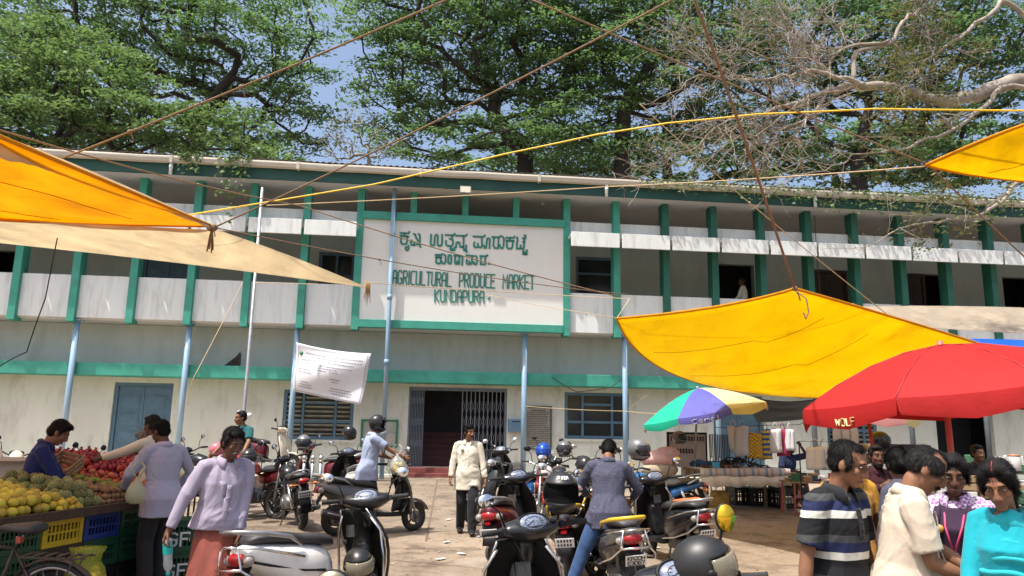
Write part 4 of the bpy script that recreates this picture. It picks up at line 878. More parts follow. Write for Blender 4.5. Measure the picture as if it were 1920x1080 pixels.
 b = MB(); b.T = S; b.ell((.605 if not round_lamp else .59, 0, .885 if not round_lamp else .92), (.05, .07, .05) if not round_lamp else (.03, .088, .088), 18, 9); b.build('headlight', CLEAR, nc)
 b = MB(); b.T = S
 for q in (-.055, .055): b.lathe([(.05, -.02), (.052, .02), (.048, .025), (.01, .026)], 16, M=Matrix.Translation((.47, q, 1.0)) @ Matrix.Rotation(R(-35), 4, 'Y'))
 b.build('instrument_panel', BLK, t)
 return t
def helmet(label, loc, rz=0, tilt=0, c=P_BLACK, roll=0, open_=True, word=None, group='helmets left on the parked two wheelers', visor='smoke', deco=None):
 """front faces +x"""
 t = thing('helmet', label, 'helmet', loc, 0, group); t.rotation_euler = Euler((R(roll), R(tilt), R(rz)), 'XYZ')
 n, mrow = 48, 30; rx, ry, rz_ = .145, .122, .135; vs = []; fs = []; mi = []
 def pt(i, j, s_=1.0):
  th = math.pi * (.02 + .80 * i / mrow); ph = 2 * math.pi * j / n; r_ = math.sin(th)
  x = rx * r_ * math.cos(ph); z = rz_ * math.cos(th)
  if z < -.02 and math.cos(ph) > .3: x += .035 * min(1, (-z - .02) / .05) * (math.cos(ph) - .3) / .7
  return Vector((x * s_, ry * r_ * math.sin(ph) * s_, z * s_))
 def opening(i, j):
  ph = ((j / n * 360 + 180) % 360) - 180; el = 90 - (.02 + .80 * i / mrow) * 180
  return open_ and abs(ph) < 68 and -22 < el < 26
 b = MB()
 V = [[pt(i, j, .80 if opening(i, j) else 1) for j in range(n)] for i in range(mrow + 1)]
 vs = [p for r_ in V for p in r_]; f0 = []; f1 = []
 for i in range(mrow):
  for j in range(n):
   k = (j + 1) % n; q = (i * n + j, (i + 1) * n + j, (i + 1) * n + k, i * n + k)
   (f1 if opening(i, j) or opening(i + 1, k) else f0).append(q)
 f0.append(tuple(range(n))); b.add(vs, f0, 0); b.f += f1; b.mi += [1] * len(f1); b.sm += [True] * len(f1)
 b.f.append(tuple(mrow * n + j for j in range(n))[::-1]); b.mi.append(1); b.sm.append(False)
 sh = b.build('shell', [c, mat('helmet_lining', (.004, .004, .004), .95, spec=.05)], t)
 if open_:
  b = MB(); up = 42 if visor == 'up' else 0; a0, a1 = (26 - 0, -20) if not up else (66, 28)
  P = [[Vector((rx * 1.035 * math.cos(R(a)) * math.cos(R(p)) + .004, ry * 1.04 * math.cos(R(a)) * math.sin(R(p)), rz_ * 1.04 * math.sin(R(a)))) for p in range(-76, 77, 8)] for a in np.linspace(a0, a1, 9)]
  if visor != 'none':
   b.sheet(P, .003); v_ = b.build('visor', glass('smoked_visor', (.05, .05, .055), .06, .55) if visor != 'amber' else glass('clear_visor', (.35, .31, .22), .06, .5), t)
   b = MB()
   for s_ in (-1, 1): b.lathe([(.022, 0), (.02, .012), (.008, .015)], 14, M=Matrix.Translation((.025, s_ * (ry - .002), .008)) @ Matrix.Rotation(R(-90 * s_), 4, 'X'))
   b.build('hinge', BLK, v_)
 b = MB(); b.torus(Matrix.Translation((.008, 0, pt(mrow, 0).z)) @ Matrix.Diagonal((1.04, .9, 1, 1)), .088, .008, 28, 6); b.build('edge_trim', BLK, t)
 if deco:
  b = MB()
  for s_ in (0, 1, 2): b.sheet([[Vector(((rx + .003) * math.cos(R(a)) * math.cos(R(p)), (ry + .003) * math.cos(R(a)) * math.sin(R(p)), (rz_ + .003) * math.sin(R(a)))) for p in range(70, 291, 10)] for a in (40 - s_ * 22, 36 - s_ * 22)], .002)
  b.build('stripe', deco, t)
 if word:
  b = MB(); pl = text_polys(word, -.05, -.012, .10, .026)
  for p in pl:
   q = [Vector(((rx + .002) * math.cos(R(48 + z * 420)) * math.cos(y / .11), (ry + .002) * math.cos(R(48 + z * 420)) * math.sin(y / .11), (rz_ + .002) * math.sin(R(48 + z * 420)))) for y, z in [(u, v) for u, v in p]]
   b.tube(q, .0035, 5)
  b.build('lettering', mat('white_print', (.7, .7, .68), .5), t)
 return t
def at(px, y, dz=0): p = U(px, 800, y); return Vector((p.x, y, gz(y) + dz))
YREF = mat('yellow_reflection_tint', (.80, .50, .03), .10, .15, 6, metal=.75)  # yellow reflection painted into the mirror glass colour
PFZ = .30                                                   # low stone platform by the hall
b = MB(); b.box(-14.5, -6.0, -3.4, 0.35, 0, PFZ + .22); pf = b.build('stone_platform', mat('platform_stone', (.42, .33, .24), .8, .15, 2.5, .3, dirt=(.25, .19, .13), dscale=2, damt=.5), None, BO); pf.rotation_euler = (0, 0, YAW); bevel(pf, .02)
tag(pf, 'low tan stone platform in front of the left wing of the hall', 'platform')
# nearest row
scooter('white and black scooter seen from behind with a red tail light and grey grab rail', at(640, 6.55), 55, P_BLACK, P_WHITE, 38, 7, guard=True)
scooter('nearest dark scooter in the middle, its inner panel and dial facing the camera', at(1008, 4.85), 92, P_DGREY, P_DGREY, 22, 5, guard=True)
scooter('scooter at the bottom edge beside the striped shirt man, only handlebar and yellow-reflecting mirror showing', at(1318, 3.2), 92, P_BLACK, P_BLACK, 4, 3, mirrors=(0, 1), mglass=YREF, mir=(.03, .24, .046, .064))
scooter('scooter at the bottom edge in front of the white scooter, only bar and mirror showing', at(452, 2.14), 86, P_BLACK, P_BLACK, 0, 4, mirrors=(0, 1), mglass=mat('tan_reflection_tint', (.34, .29, .20), .12, .1, 6, metal=.8), mir=(.10, .14, .055, .042))  # tan ground reflection put into this mirror's glass colour
# middle left
scooter('matt grey scooter turned to the right, beside the man in the helmet', at(712, 11.6), 30, P_GREY, P_GREY, 14, 4)
motorbike('black motorcycle seen from behind with a silver helmet on its bar', at(562, 12.4), 118, P_BLACK, 34, 7)
motorbike('motorcycle under the rider in the green shirt', at(486, 13.1), 252, P_RED, 0, 0, group=None)
zpf = PFZ + .22
def onpf(px, y): p = U(px, 800, y); return Vector((p.x, y, zpf))
scooter('maroon scooter standing side on behind the three steel bollards', at(612, 17.0), 178, P_MAROON, P_MAROON, -10, 4)
scooter('black and white scooter with a helmet on its mirror, behind the silver bollards', at(668, 14.4), 118, P_BLACK, P_WHITE, 10, 5, seat=None)
scooter('red and cream scooter on the stone platform behind the blue post', onpf(505, 18.4), 345, P_CREAM, P_MAROON, 10, 4)
motorbike('dark motorcycle with a pink helmet on its seat behind the old man', at(398, 14.6), 158, P_BLACK, 10, 5)
scooter('black scooter with a red stripe parked behind the pomegranate stand', at(128, 11.4), 8, P_BLACK, P_RED, -14, 5)
motorbike('motorcycle with an orange and white nose at the far left by the wall', at(30, 13.0), 300, P_CREAM, 8, 5, mirrors=(1, 1))
# middle right
scooter('grey scooter with a pale dial parked nearest the stone tablet', at(928, 16.2), 62, P_DGREY, P_DGREY, 18, 4, seat=None)
scooter('scooter with a bright blue cover whose front faces the walking man', at(955, 12.9), 214, P_DGREY, P_BLUE, -12, 4)
scooter('maroon tailed scooter with a small wind screen, beside the walking man', at(965, 9.5), 76, P_BLACK, P_MAROON, 24, 6, screen=True)
motorbike('classic motorcycle with a round chrome headlamp facing the camera by the post', at(1022, 17.4), 262, P_BLACK, -6, 4, wire=True, round_lamp=True)
motorbike('red and chrome motorcycle carrying the blue helmet', at(1014, 12.3), 268, P_RED, 6, 5, wire=True, round_lamp=True)
motorbike('grey motorcycle carrying a black helmet with its visor shut', at(1058, 12.9), 92, P_DGREY, 12, 5)
motorbike('black motorcycle with round mirrors under the barred window', at(1098, 14.3), 248, P_BLACK, 10, 5)
scooter('scooter with yellow shield trim left of the man in the dark checked shirt', at(1076, 9.0), 82, P_DGREY, P_DGREY, 10, 5, yellow_trim=P_YEL)
scooter('scooter with number KA20H E3067 and yellow rails under the dark shirted man', at(1150, 8.15), 97, P_GREY, P_GREY, 18, 5, guard=True, yellow_trim=P_YEL, plate_txt=('KA20H', 'E3067'), group=None)
scooter('black scooter with an orange seat cover and chrome rails near the wallet table', at(1256, 9.75), 106, P_BLACK, P_BLACK, 0, 5, seat=ORANGE, guard=True)
motorbike('dark motorcycle half hidden behind the orange seated scooter', at(1216, 12.0), 200, P_BLUE, 10, 5)
# helmets
P_BHEL = paint('helmet_blue', (.01, .07, .42)); P_SIL = paint('helmet_silver', (.16, .165, .17)); P_PINK = paint('helmet_pink', (.52, .12, .16), 0); P_MATT = mat('matt_black_shell', (.017, .017, .018), .45, .15, 15)
helmet('matt black open helmet with the word OMEGA on the middle scooter handlebar', U(1051, 922, 5.15), -86, 4, P_MATT, 0, True, 'OMEGA', visor='none')
helmet('black helmet with clear visor raised lying on the bar at the bottom edge', U(1318, 1062, 3.5), -10, -12, P_MATT, 12, True, None, visor='amber')
helmet('dark helmet hanging at the knee of the white and black scooter', U(672, 1058, 6.5), -60, 10, P_DGREY, 10, True, None, visor='amber')
helmet('silver black helmet on the handlebar of the black motorcycle left of the blue shirt man', U(569, 830, 12.7), -70, 5, P_SIL, 0)
helmet('small black helmet hung on the mirror of the black and white scooter', U(655, 811, 14.9), -20, 20, P_BLACK, 20)
helmet('bright blue striped helmet on the red and chrome motorcycle', U(1019, 846, 11.9), 80, 0, P_BHEL, 0, False, deco=P_BHEL)
helmet('grey black helmet with its smoked visor shut next to the blue helmet', U(1057, 842, 12.4), -80, 0, P_SIL, 0)
helmet('round dark helmet low on the black motorcycle under the window', U(1096, 872, 11.2), 100, 0, P_DGREY, 0)
helmet('silver edged helmet in front of the dark shirted man', U(1197, 842, 9.4), -30, 6, P_SIL, 10)
helmet('grey helmet on top of the sunglasses display board', U(1273, 820, 15.5), -25, 0, P_SIL, 0)
helmet('pink helmet on the seat of the motorcycle behind the old man', U(407, 843, 14.4), 20, 0, P_PINK, 0, False)
helmet('dark helmet with peak over the front of the green shirt rider\'s motorcycle', U(467, 857, 12.3), -95, 10, P_DGREY, 0)
helmet('black and white helmet standing high among the stalls behind the red pole', U(1650, 826, 11.0), -60, 0, P_BLACK, 0)
# bollards
for px in (575, 591, 606):
 t = thing('bollard', 'steel bollard with a round ball top beside the black motorcycle', 'bollard', at(px, 15.4), 0, 'three steel bollards in front of the maroon scooter')
 b = MB(); b.tube([(0, 0, 0), (0, 0, .78)], .032, 12); b.lathe([(.06, 0), (.06, .012), (.034, .02)], 14); b.build('post', CHR, t)
 b = MB(); b.ell((0, 0, .84), (.055, .055, .055), 14, 9); b.lathe([(.045, .76), (.045, .785), (.03, .80)], 14); b.build('ball', CHR, t)
# bicycle, bottom left
def bicycle():
 t = thing('bicycle', 'old brown bicycle leaning by the crates at the bottom left corner', 'bicycle', at(14, 5.6), R(0)); t.rotation_euler = Euler((R(-4), 0, R(176)), 'XYZ')
 for x in (-.52, .55):
  Mw = Matrix.Translation((x, 0, .34)) @ MY; b = MB(); b.torus(Mw, .32, .019, 40, 8); w_ = b.build('wheel', RUB, t)
  b = MB(); b.torus(Mw, .298, .012, 40, 6); b.lathe([(.02, -.045), (.022, .045)], 10, M=Mw)
  for k in range(32):
   a = 2 * math.pi * k / 32; o_ = .3 if k % 2 else -.3; b.tube([Mw @ Vector((.02 * math.cos(a), .02 * math.sin(a), .03 if k % 2 else -.03)), Mw @ Vector((.296 * math.cos(a + o_), .296 * math.sin(a + o_), 0))], .0016, 3)
  b.build('rim', STEEL, w_)
  b = MB(); P = [[(x + (.365) * math.cos(R(a)), q * .028, .34 + (.365 - .012 * q * q) * math.sin(R(a))) for q in (-1, 0, 1)] for a in range(10 if x < 0 else 30, 176, 12)]; b.sheet(P, .003); b.build('mudguard', mat('rusty_guard', (.07, .045, .03), .6, .3, 8, metal=.3), t)
 FR = mat('worn_frame_paint', (.05, .035, .028), .5, .3, 10, metal=.3)
 b = MB(); bb = (-.06, 0, .29); sc_ = (-.22, 0, .76); hd = (.36, 0, .80); hl = (.38, 0, .70)
 for p, q, r_ in ((bb, sc_, .015), (sc_, hd, .015), (bb, hl, .017), (hd, (.385, 0, .66), .018)): b.tube([p, q], r_, 8)
 for s_ in (-1, 1): b.tube([bb, (-.52, s_ * .05, .34)], .010, 6); b.tube([sc_, (-.52, s_ * .05, .34)], .009, 6); b.tube([(.385, 0, .66), (.43, s_ * .045, .62), (.55, s_ * .05, .34)], .011, 6)
 b.build('frame', FR, t)
 b = MB(); b.tube([(-.22, 0, .74), (-.255, 0, .86)], .012, 8); b.loft([sring(-.40, .085, .87, .93), sring(-.34, .10, .87, .945, 2.2), sring(-.25, .07, .875, .935), sring(-.14, .028, .88, .925), sring(-.10, .014, .885, .91)]); sd_ = b.build('saddle', mat('saddle_vinyl', (.03, .028, .026), .5, .2, 20), t)
 b = MB(); b.box(-.27, -.235, -.02, .02, .80, .845); b.build('reflector', TAIL, sd_)
 b = MB(); b.tube([(.36, 0, .80), (.35, 0, .93)], .012, 8); b.tube([(.22, .26, .93), (.36, .2, .96), (.38, 0, .93), (.36, -.2, .96), (.22, -.26, .93)], .011, 8); b.build('handlebar', STEEL, t)
 b = MB(); b.box(-.78, -.30, -.06, -.05, .71, .72); b.box(-.78, -.30, .05, .06, .71, .72)
 for k in range(6): b.box(-.76 + k * .085, -.74 + k * .085, -.06, .06, .72, .728)
 for s_ in (-1, 1): b.tube([(-.70, s_ * .055, .71), (-.52, s_ * .055, .35)], .006, 6)
 b.build('carrier', FR, t)
 b = MB(); b.lathe([(.09, -.004), (.09, .004)], 24, M=Matrix.Translation((-.06, -.04, .29)) @ MY); b.bar((-.06, -.05, .29), (.04, -.05, .16), .02, .012); b.bar((-.06, .05, .29), (-.16, .05, .42), .02, .012); b.box(.0, .09, -.13, -.06, .145, .17); b.box(-.21, -.12, .06, .13, .405, .43)
 b.build('crank', STEEL, t)
bicycle()
# ================================================================ people
def remesh(mb, voxel, smooth=2, decim=None):
 me = bpy.data.meshes.new('tmp'); me.from_pydata(mb.v, [], mb.f); bm = bmesh.new(); bm.from_mesh(me); bmesh.ops.recalc_face_normals(bm, faces=bm.faces[:]); bm.to_mesh(me); bm.free()
 o = bpy.data.objects.new('tmp', me); COL.objects.link(o)
 r_ = o.modifiers.new('r', 'REMESH'); r_.mode = 'VOXEL'; r_.voxel_size = voxel; r_.adaptivity = 0
 if smooth: s_ = o.modifiers.new('s', 'SMOOTH'); s_.factor = .5; s_.iterations = smooth
 dg = bpy.context.evaluated_depsgraph_get(); m2 = bpy.data.meshes.new_from_object(o.evaluated_get(dg))
 V = [v.co.copy() for v in m2.vertices]; Fc = [tuple(p.vertices) for p in m2.polygons]; Nn = [v.normal.copy() for v in m2.vertices]
 bpy.data.objects.remove(o); bpy.data.meshes.remove(me); bpy.data.meshes.remove(m2); return V, Fc, Nn
def wrinkle(V, Nn, amp, sc=(9, 9, 4), seed=0.0):
 o = []
 for v, n in zip(V, Nn):
  a = mnoise.noise(Vector((v.x * 2.2 + seed, v.y * 2.2, v.z * 2.2)))
  q = Vector((v.x * sc[0] + v.z * (3 + 5 * a) + seed, v.y * sc[1] + v.z * 3 * a, v.z * sc[2] + v.x * 4 * a))
  w_ = (1 - abs(mnoise.noise(q)) * 2.2) * (.55 + .9 * mnoise.noise(Vector((v.x * 4, v.y * 4 + seed, v.z * 4)))) + .25 * mnoise.noise(q * 2.6)
  o.append(v + n * amp * (w_ - .25))
 return o
def ik(S, T, a, b, pole):
 S = Vector(S); T = Vector(T); d = T - S; L = min(d.length, (a + b) * .998); d = d.normalized(); T = S + d * L
 x = (a * a - b * b + L * L) / (2 * L); h = math.sqrt(max(0, a * a - x * x)); p = Vector(pole); p = p - d * p.dot(d); p = p.normalized() if p.length > 1e-6 else d.orthogonal().normalized()
 return S + d * x + p * h, T
def limb(b, pts, rr, flat=1.0, seg=12, upv=None, end=True):
 """tapered closed tube with round ends through joints, subdivided for smoothness"""
 P = [Vector(p) for p in pts]; Q = []; q = []
 for i in range(len(P) - 1):
  n = max(2, int((P[i + 1] - P[i]).length / .04))
  for k in range(n): Q.append(P[i].lerp(P[i + 1], k / n)); q.append(rr[i] + (rr[i + 1] - rr[i]) * k / n)
 Q.append(P[-1]); q.append(rr[-1])
 b.tube(Q, q, seg, 0, True, flat, upv)
 for p, r_ in ((P[0], rr[0]), (P[-1], rr[-1]))[:2 if end else 1]: b.ell(p, (r_, r_, r_) if flat == 1 else (r_ * .9,) * 3, 10, 6)
def skin(name, c): return mat('skin_' + name, c, 0.55, 0.12, 14, 0.06, 220, spec=.3, dirt=(c[0] * .72, c[1] * .66, c[2] * .62), dscale=7, damt=.5)
SK1 = skin('brown', (.235, .112, .062)); SK2 = skin('deep_brown', (.115, .052, .030)); SK3 = skin('light_brown', (.34, .175, .10))
HAIR = mat('black_hair', (.006, .005, .005), .6, .4, 60, .15, 160, spec=.18, stretch=(1, 1, .2)); HAIRG = mat('grey_hair', (.16, .155, .15), .7, .6, 70, .2, 160, spec=.15); HAIRM = mat('greying_hair', (.022, .02, .019), .65, .7, 80, .2, 160, spec=.15)
EYEW = mat('eye_white', (.42, .38, .34), .25, .05, 5); EYED = mat('eye_dark', (.012, .008, .006), .15, .1, 5); LIP = mat('lips', (.20, .075, .06), .5, .1, 20)
def cloth(name, c, var=.06, sheen=.1, **k): return mat('cloth_' + name, c, .85, var, 5, .10, 60, spec=.15, sheen=sheen, **k)
def person(label, loc, rz, H=1.70, sk=SK1, voxel=.012, pelvis=(0, 0, .93), lean=0, side=0, twist=0, hyaw=0, hpitch=0, htilt=0, hands=None, elbow=((-.5, -.6, -.5), (.5, -.6, -.5)), feet=None, knee=((0, 1, .1), (0, 1, .1)), fat=0.0, belly=0.0, wide=1.0,
           curl=(.55, .55), hdir=(None, None), top=None, bottom=None, hair='short', hairm=None, moust=None, beard=None, shoes='sandal', shoe_m=None, group=None, seed=0.0, eyes=True, female=False, hair_label=None):
 """y forward, x to the person's right, z up; all joints at H=1.72 then scaled"""
 s = H / 1.745; t = thing('person', label, 'person', loc, rz, group); RT = Matrix.Scale(s, 4)
 rng = random.Random(int(seed * 10) + 3)
 P = Vector(pelvis); La, Lt = R(lean), R(twist); ax = Vector((0, math.sin(La), math.cos(La)))
 Rs = Matrix.Rotation(R(side), 3, 'Y') @ Matrix.Rotation(-La, 3, 'X')
 spine = lambda h: P + Rs @ Vector((0, -.0 + .02 * math.sin(h * 6), h))
 Rc = Rs @ Matrix.Rotation(Lt, 3, 'Z')
 N = spine(.53); sh = .178 * wide * (.88 if female else 1)
 Sh = [N + Rc @ Vector((q * sh, 0, -.055)) for q in (-1, 1)]
 hip = [P + Vector((q * .088, 0, -.02)) for q in (-1, 1)]
 feet = feet or ((-.10, 0, .08), (.10, 0, .08)); hands = hands or ((-.27, .06, .80), (.27, .06, .80))
 arms = []
 for i, q in enumerate((-1, 1)):
  E, W_ = ik(Sh[i], hands[i], .285, .255, elbow[i]); arms.append((Sh[i], E, W_))
 legs = []
 for i in (0, 1):
  K, A = ik(hip[i], feet[i], .43, .43, knee[i]); legs.append((hip[i], K, A))
 def torso(b, inf=0.0, z0=-.13, hem=0.0, z1=.55, shoulder=True, bl=None):
  bl = belly if bl is None else bl; f = fat
  prof = [(-.13, .15 + f, .105 + f), (-.02, .172 + f, .12 + f), (.07, .165 + f, .115 + f), (.16, .15 + f * 1.1, .105 + f), (.27, .158 + f, .112 + f), (.36, .172 * wide + f * .6, .115 + f * .6), (.43, .168 * wide, .10), (.485, .125 * wide, .078), (.525, .075, .06), (.555, .058, .056)]
  if female: prof = [(h, w * (.90 if h > .1 else 1.02), d * (1.0 if h < .3 else 1.05)) for h, w, d in prof]
  prof = [p for p in prof if z0 <= p[0] <= z1]
  if z0 < -.13: prof = [(z0, .170 + f, .125 + f), ((z0 - .13) / 2, .166 + f, .122 + f)] + [(h, max(w, .165 + f), max(d, .12 + f)) if h < 0 else (h, w, d) for h, w, d in prof]
  rings = []
  for h, w, d in prof:
   hx = hem * max(0, min(1, (.14 - h) / .16)) if z0 > -.135 or True else 0; w += hx; d += hx
   c = spine(h) if h > 0 else P + Vector((0, 0, h)) ; m_ = Rs if h > .1 else (Matrix.Identity(3) if h < -.02 else Rs.to_quaternion().slerp(Matrix.Identity(3).to_quaternion(), .6).to_matrix())
   if h > .25: m_ = Rc
   by = bl * math.exp(-((h - .10) / .12) ** 2) + (.035 * math.exp(-((h - .33) / .06) ** 2) if female else 0)
   rings.append([c + m_ @ Vector(((w + inf) * math.copysign(abs(math.cos(a)) ** .85, math.cos(a)), (d + inf) * math.sin(a) + (by * max(0, math.sin(a)) if True else 0), 0)) for a in [2 * math.pi * k / 28 for k in range(28)]])
  dense = []
  for r0, r1 in zip(rings, rings[1:]):
   for k in range(3): dense.append([p.lerp(q, k / 3) for p, q in zip(r0, r1)])
  dense.append(rings[-1]); b.loft(dense)
 # head
 Nh = N + Rc @ Vector((0, .014, .050)); Rh = Rs.to_quaternion().slerp(Matrix.Identity(3).to_quaternion(), .35).to_matrix() @ Matrix.Rotation(R(hyaw), 3, 'Z') @ Matrix.Rotation(R(htilt), 3, 'Y') @ Matrix.Rotation(-R(hpitch), 3, 'X')
 Hc = Nh + Rh @ Vector((0, .022, .115)); HM = Matrix.Translation(Hc) @ Rh.to_4x4()
 b = MB(); b.T = RT
 torso(b)
 limb(b, [N + Vector((0, 0, -.04)), Nh + Rh @ Vector((0, 0, .03))], [(.054 + fat * .3) * (.85 if female else 1), (.050 + fat * .2) * (.85 if female else 1)])
 T0 = b.T; b.T = RT @ HM
 k_ = 1 - .04 * female
 b.ell((0, -.014, .034), (.075 * k_, .095, .087)); b.ell((0, .018, -.040), (.060 * k_, .070, .075)); b.ell((0, .058, -.096), (.030 * k_, .026, .022)); b.ell((0, .074, .034), (.052, .016, .014))
 for q in (-1, 1):
  b.ell((q * .040, .060, -.020), (.024, .022, .022)); b.ell((q * .077 * k_, -.006, -.008), (.010, .024, .034)); b.ell((q * .014, .096, -.032), (.012, .013, .011))
 b.tube([(0, .086, .022), (0, .100, -.006), (0, .108, -.028)], [.010, .0125, .0145], 8); b.ell((0, .106, -.030), (.015, .014, .013)); b.ell((0, .084, -.066), (.026, .012, .010))
 b.T = T0
 aw = .92 if female else 1
 for S_, E, W_ in arms:
  limb(b, [S_ + (E - S_) * .0, S_.lerp(E, .35), E, E.lerp(W_, .3), W_], [.052 * aw, .046 * aw + fat * .25, .037 * aw, .039 * aw + fat * .1, .026 * aw])
 for hp, K, A in legs:
  limb(b, [hp, hp.lerp(K, .5), K, K.lerp(A, .35), A], [.086 + fat * .6, .072 + fat * .3, .052, .050, .034])
 fingers = []; palms = []
 for i, (S_, E, W_) in enumerate(arms):
  fd = Vector(hdir[i]).normalized() if hdir[i] else (W_ - E).normalized(); q = (-1, 1)[i]
  inner = Vector((-q, .25, 0)); inner = (inner - fd * inner.dot(fd)).normalized(); wdir = fd.cross(inner).normalized()   # palm faces inner
  if wdir.dot(Vector((0, 1, .3))) < 0: wdir = -wdir                                                                     # thumb side forward
  pm = Matrix((wdir, fd, inner)).transposed()
  limb(b, [W_, W_ + fd * .03], [.025 * aw, .026 * aw]); b.ell(W_ + fd * .055, (.040 * aw, .052, .018), 14, 8, rot=pm)
  palms.append((W_ + fd * .085 + inner * .03, fd, inner, wdir)); c_ = curl[i]
  for k, (off, L) in enumerate(((.028, .070), (.010, .078), (-.009, .072), (-.027, .058))):
   p = W_ + fd * (.095 - abs(off - .008) * .25) + wdir * off * aw; d = fd.copy(); pts = [p - fd * .02, p]; cc = c_ * (1 + .12 * k)
   for sg in (.42, .32, .26):
    d = (d * math.cos(cc) + inner * math.sin(cc)).normalized(); p = p + d * L * sg * 1.0; pts.append(p.copy())
   fingers.append((pts, [.0095, .0095, .009, .0082, .0065]))
  p = W_ + fd * .035 + wdir * .030 * aw + inner * .006; d = (fd * .62 + wdir * .7 + inner * .28).normalized(); pts = [p - d * .012, p]
  for sg in (.034, .030, .024): d = (d + fd * .22 + inner * .28 * c_ - wdir * .12).normalized(); p = p + d * sg; pts.append(p.copy())
  fingers.append((pts, [.012, .012, .0105, .0095, .007]))
 for i, (hp, K, A) in enumerate(legs):
  fdir = Vector((K.x - hp.x, max(.2, abs(K.y - hp.y)), 0)); fdir = Vector((fdir.x * .5, .5, 0)).normalized(); b.loft([[A + fdir * y + Vector((-fdir.y, fdir.x, 0)) * (w * math.cos(a)) + Vector((0, 0, zc - .08 + h * math.sin(a))) for a in [2 * math.pi * k / 12 for k in range(12)]] for y, w, zc, h in ((-.06, .022, .035, .025), (-.04, .034, .042, .036), (.03, .036, .05, .042), (.10, .044, .034, .026), (.15, .042, .026, .018), (.19, .022, .022, .012))])
 V, Fc, Nn = remesh(b, voxel * s, 1)
 mb = MB(); mb.add(V, Fc); mb.T = RT
 for pts, rr in fingers: mb.tube(pts, rr, 7); mb.ell(pts[-1], (rr[-1],) * 3, 7, 5)
 mb.T = Matrix.Identity(4); body = mb.build('body', sk, t)
 def piece(name, fill, m_, amp=.006, vx=None, sc=(9, 9, 4), sm=2, parent=None):
  q = MB(); q.T = RT; fill(q); V, Fc, Nn = remesh(q, (vx or voxel) * s, sm)
  if amp: V = wrinkle(V, Nn, amp * s, sc, seed)
  z = MB(); z.add(V, Fc); return z.build(name, m_, parent or t)
 # clothes
 res = {'t': t, 'arms': arms, 'palms': palms, 's': s, 'HM': HM, 'RT': RT, 'N': N, 'Rc': Rc, 'spine': spine, 'piece': piece, 'legs': legs, 'P': P, 'torso': torso, 'Rh': Rh}
 if bottom:
  kind = bottom[0]
  def pants(q):
   torso(q, .012, -.13, 0, .08, bl=belly * .6)
   for i, (hp, K, A) in enumerate(legs):
    e = .02 if kind == 'trousers' else .012; A2 = A + (K - A).normalized() * .0 + Vector((0, 0, -.01 if kind == 'trousers' else .0))
    limb(q, [hp, hp.lerp(K, .5), K, K.lerp(A2, .5), A2], [.098 + fat * .6, .086 + fat * .3 + e * .4, .064 + e, .058 + e, .052 + e], seg=14)
  def shorts_lungi(q):
   zk = bottom[2]; rings = []
   for k in range(12):
    u = k / 11; z = P.z + .05 + (zk - P.z - .05) * u; w = .150 + fat + .075 * u ** .8; d = .108 + fat + belly * .2 * (1 - u) + .07 * u
    kx_ = (legs[0][1].x + legs[1][1].x) / 2 * u; ky = (legs[0][1].y + legs[1][1].y) / 2 * u
    rings.append([Vector((P.x + kx_ + w * math.cos(a) * (1 + .05 * math.sin(a * 7 + u)), P.y + ky + d * math.sin(a) * (1 + .06 * math.sin(a * 9 + u * 2)), z)) for a in [2 * math.pi * j / 60 for j in range(60)]])
   q.loft(rings)
  def skirt(q):
   zk = bottom[2]; rings = []
   for k in range(14):
    u = k / 13; z = P.z + .18 + (zk - P.z - .18) * u; w = .165 + fat + .09 * u + .02 * math.sin(min(1, u * 2) * 3.1); d = .13 + fat + .085 * u
    rings.append([Vector((P.x + w * math.cos(a) * (1 + .05 * u * math.sin(a * 13)), P.y + d * math.sin(a) * (1 + .06 * u * math.sin(a * 13)), z)) for a in [2 * math.pi * j / 72 for j in range(72)]])
   q.loft(rings)
  nm = {'trousers': 'trousers', 'jeans': 'trousers', 'lungi': 'lungi', 'skirt': 'skirt'}[kind]
  piece(nm, {'trousers': pants, 'jeans': pants, 'lungi': shorts_lungi, 'skirt': skirt}[kind], bottom[1], .007, sc=(7, 7, 5))
 if top:
  kind, mt, hem, slv = top[:4]            # hem: z below pelvis; slv: sleeve length 0..2 (1 elbow, 2 wrist)
  def shirt(q):
   torso(q, .016, hem, .034, .53 if kind != 'kurta' else .495)
   for S_, E, W_ in arms:
    a0 = S_.lerp(N, .35)
    if slv <= 1:
     pts = [a0, S_, S_.lerp(E, slv)]; rr = [.064, .071 + fat * .3, .071 + fat * .35]
    else: pts = [a0, S_, S_.lerp(E, .5), E, E.lerp(W_, (slv - 1) * .5), E.lerp(W_, slv - 1)]; rr = [.062, .067 + fat * .3, .062 + fat * .2, .055, .050, .043]
    if female: rr = [x * .9 for x in rr]
    limb(q, pts, rr, seg=14, end=False)
   fr = min(.5, (-hem - .03) / .43)
   if fr > .15 and kind == 'shirt':
    for hp, K, A in legs: limb(q, [hp + Vector((0, 0, .04)), hp, hp.lerp(K, fr)], [.10 + fat, .128 + fat, .122 + fat], end=False)
  piece('kurta' if kind == 'kurta' else ('blouse' if kind == 'blouse' else 'shirt'), shirt, mt, top[4] if len(top) > 4 else .008, sc=(10, 8, 4))
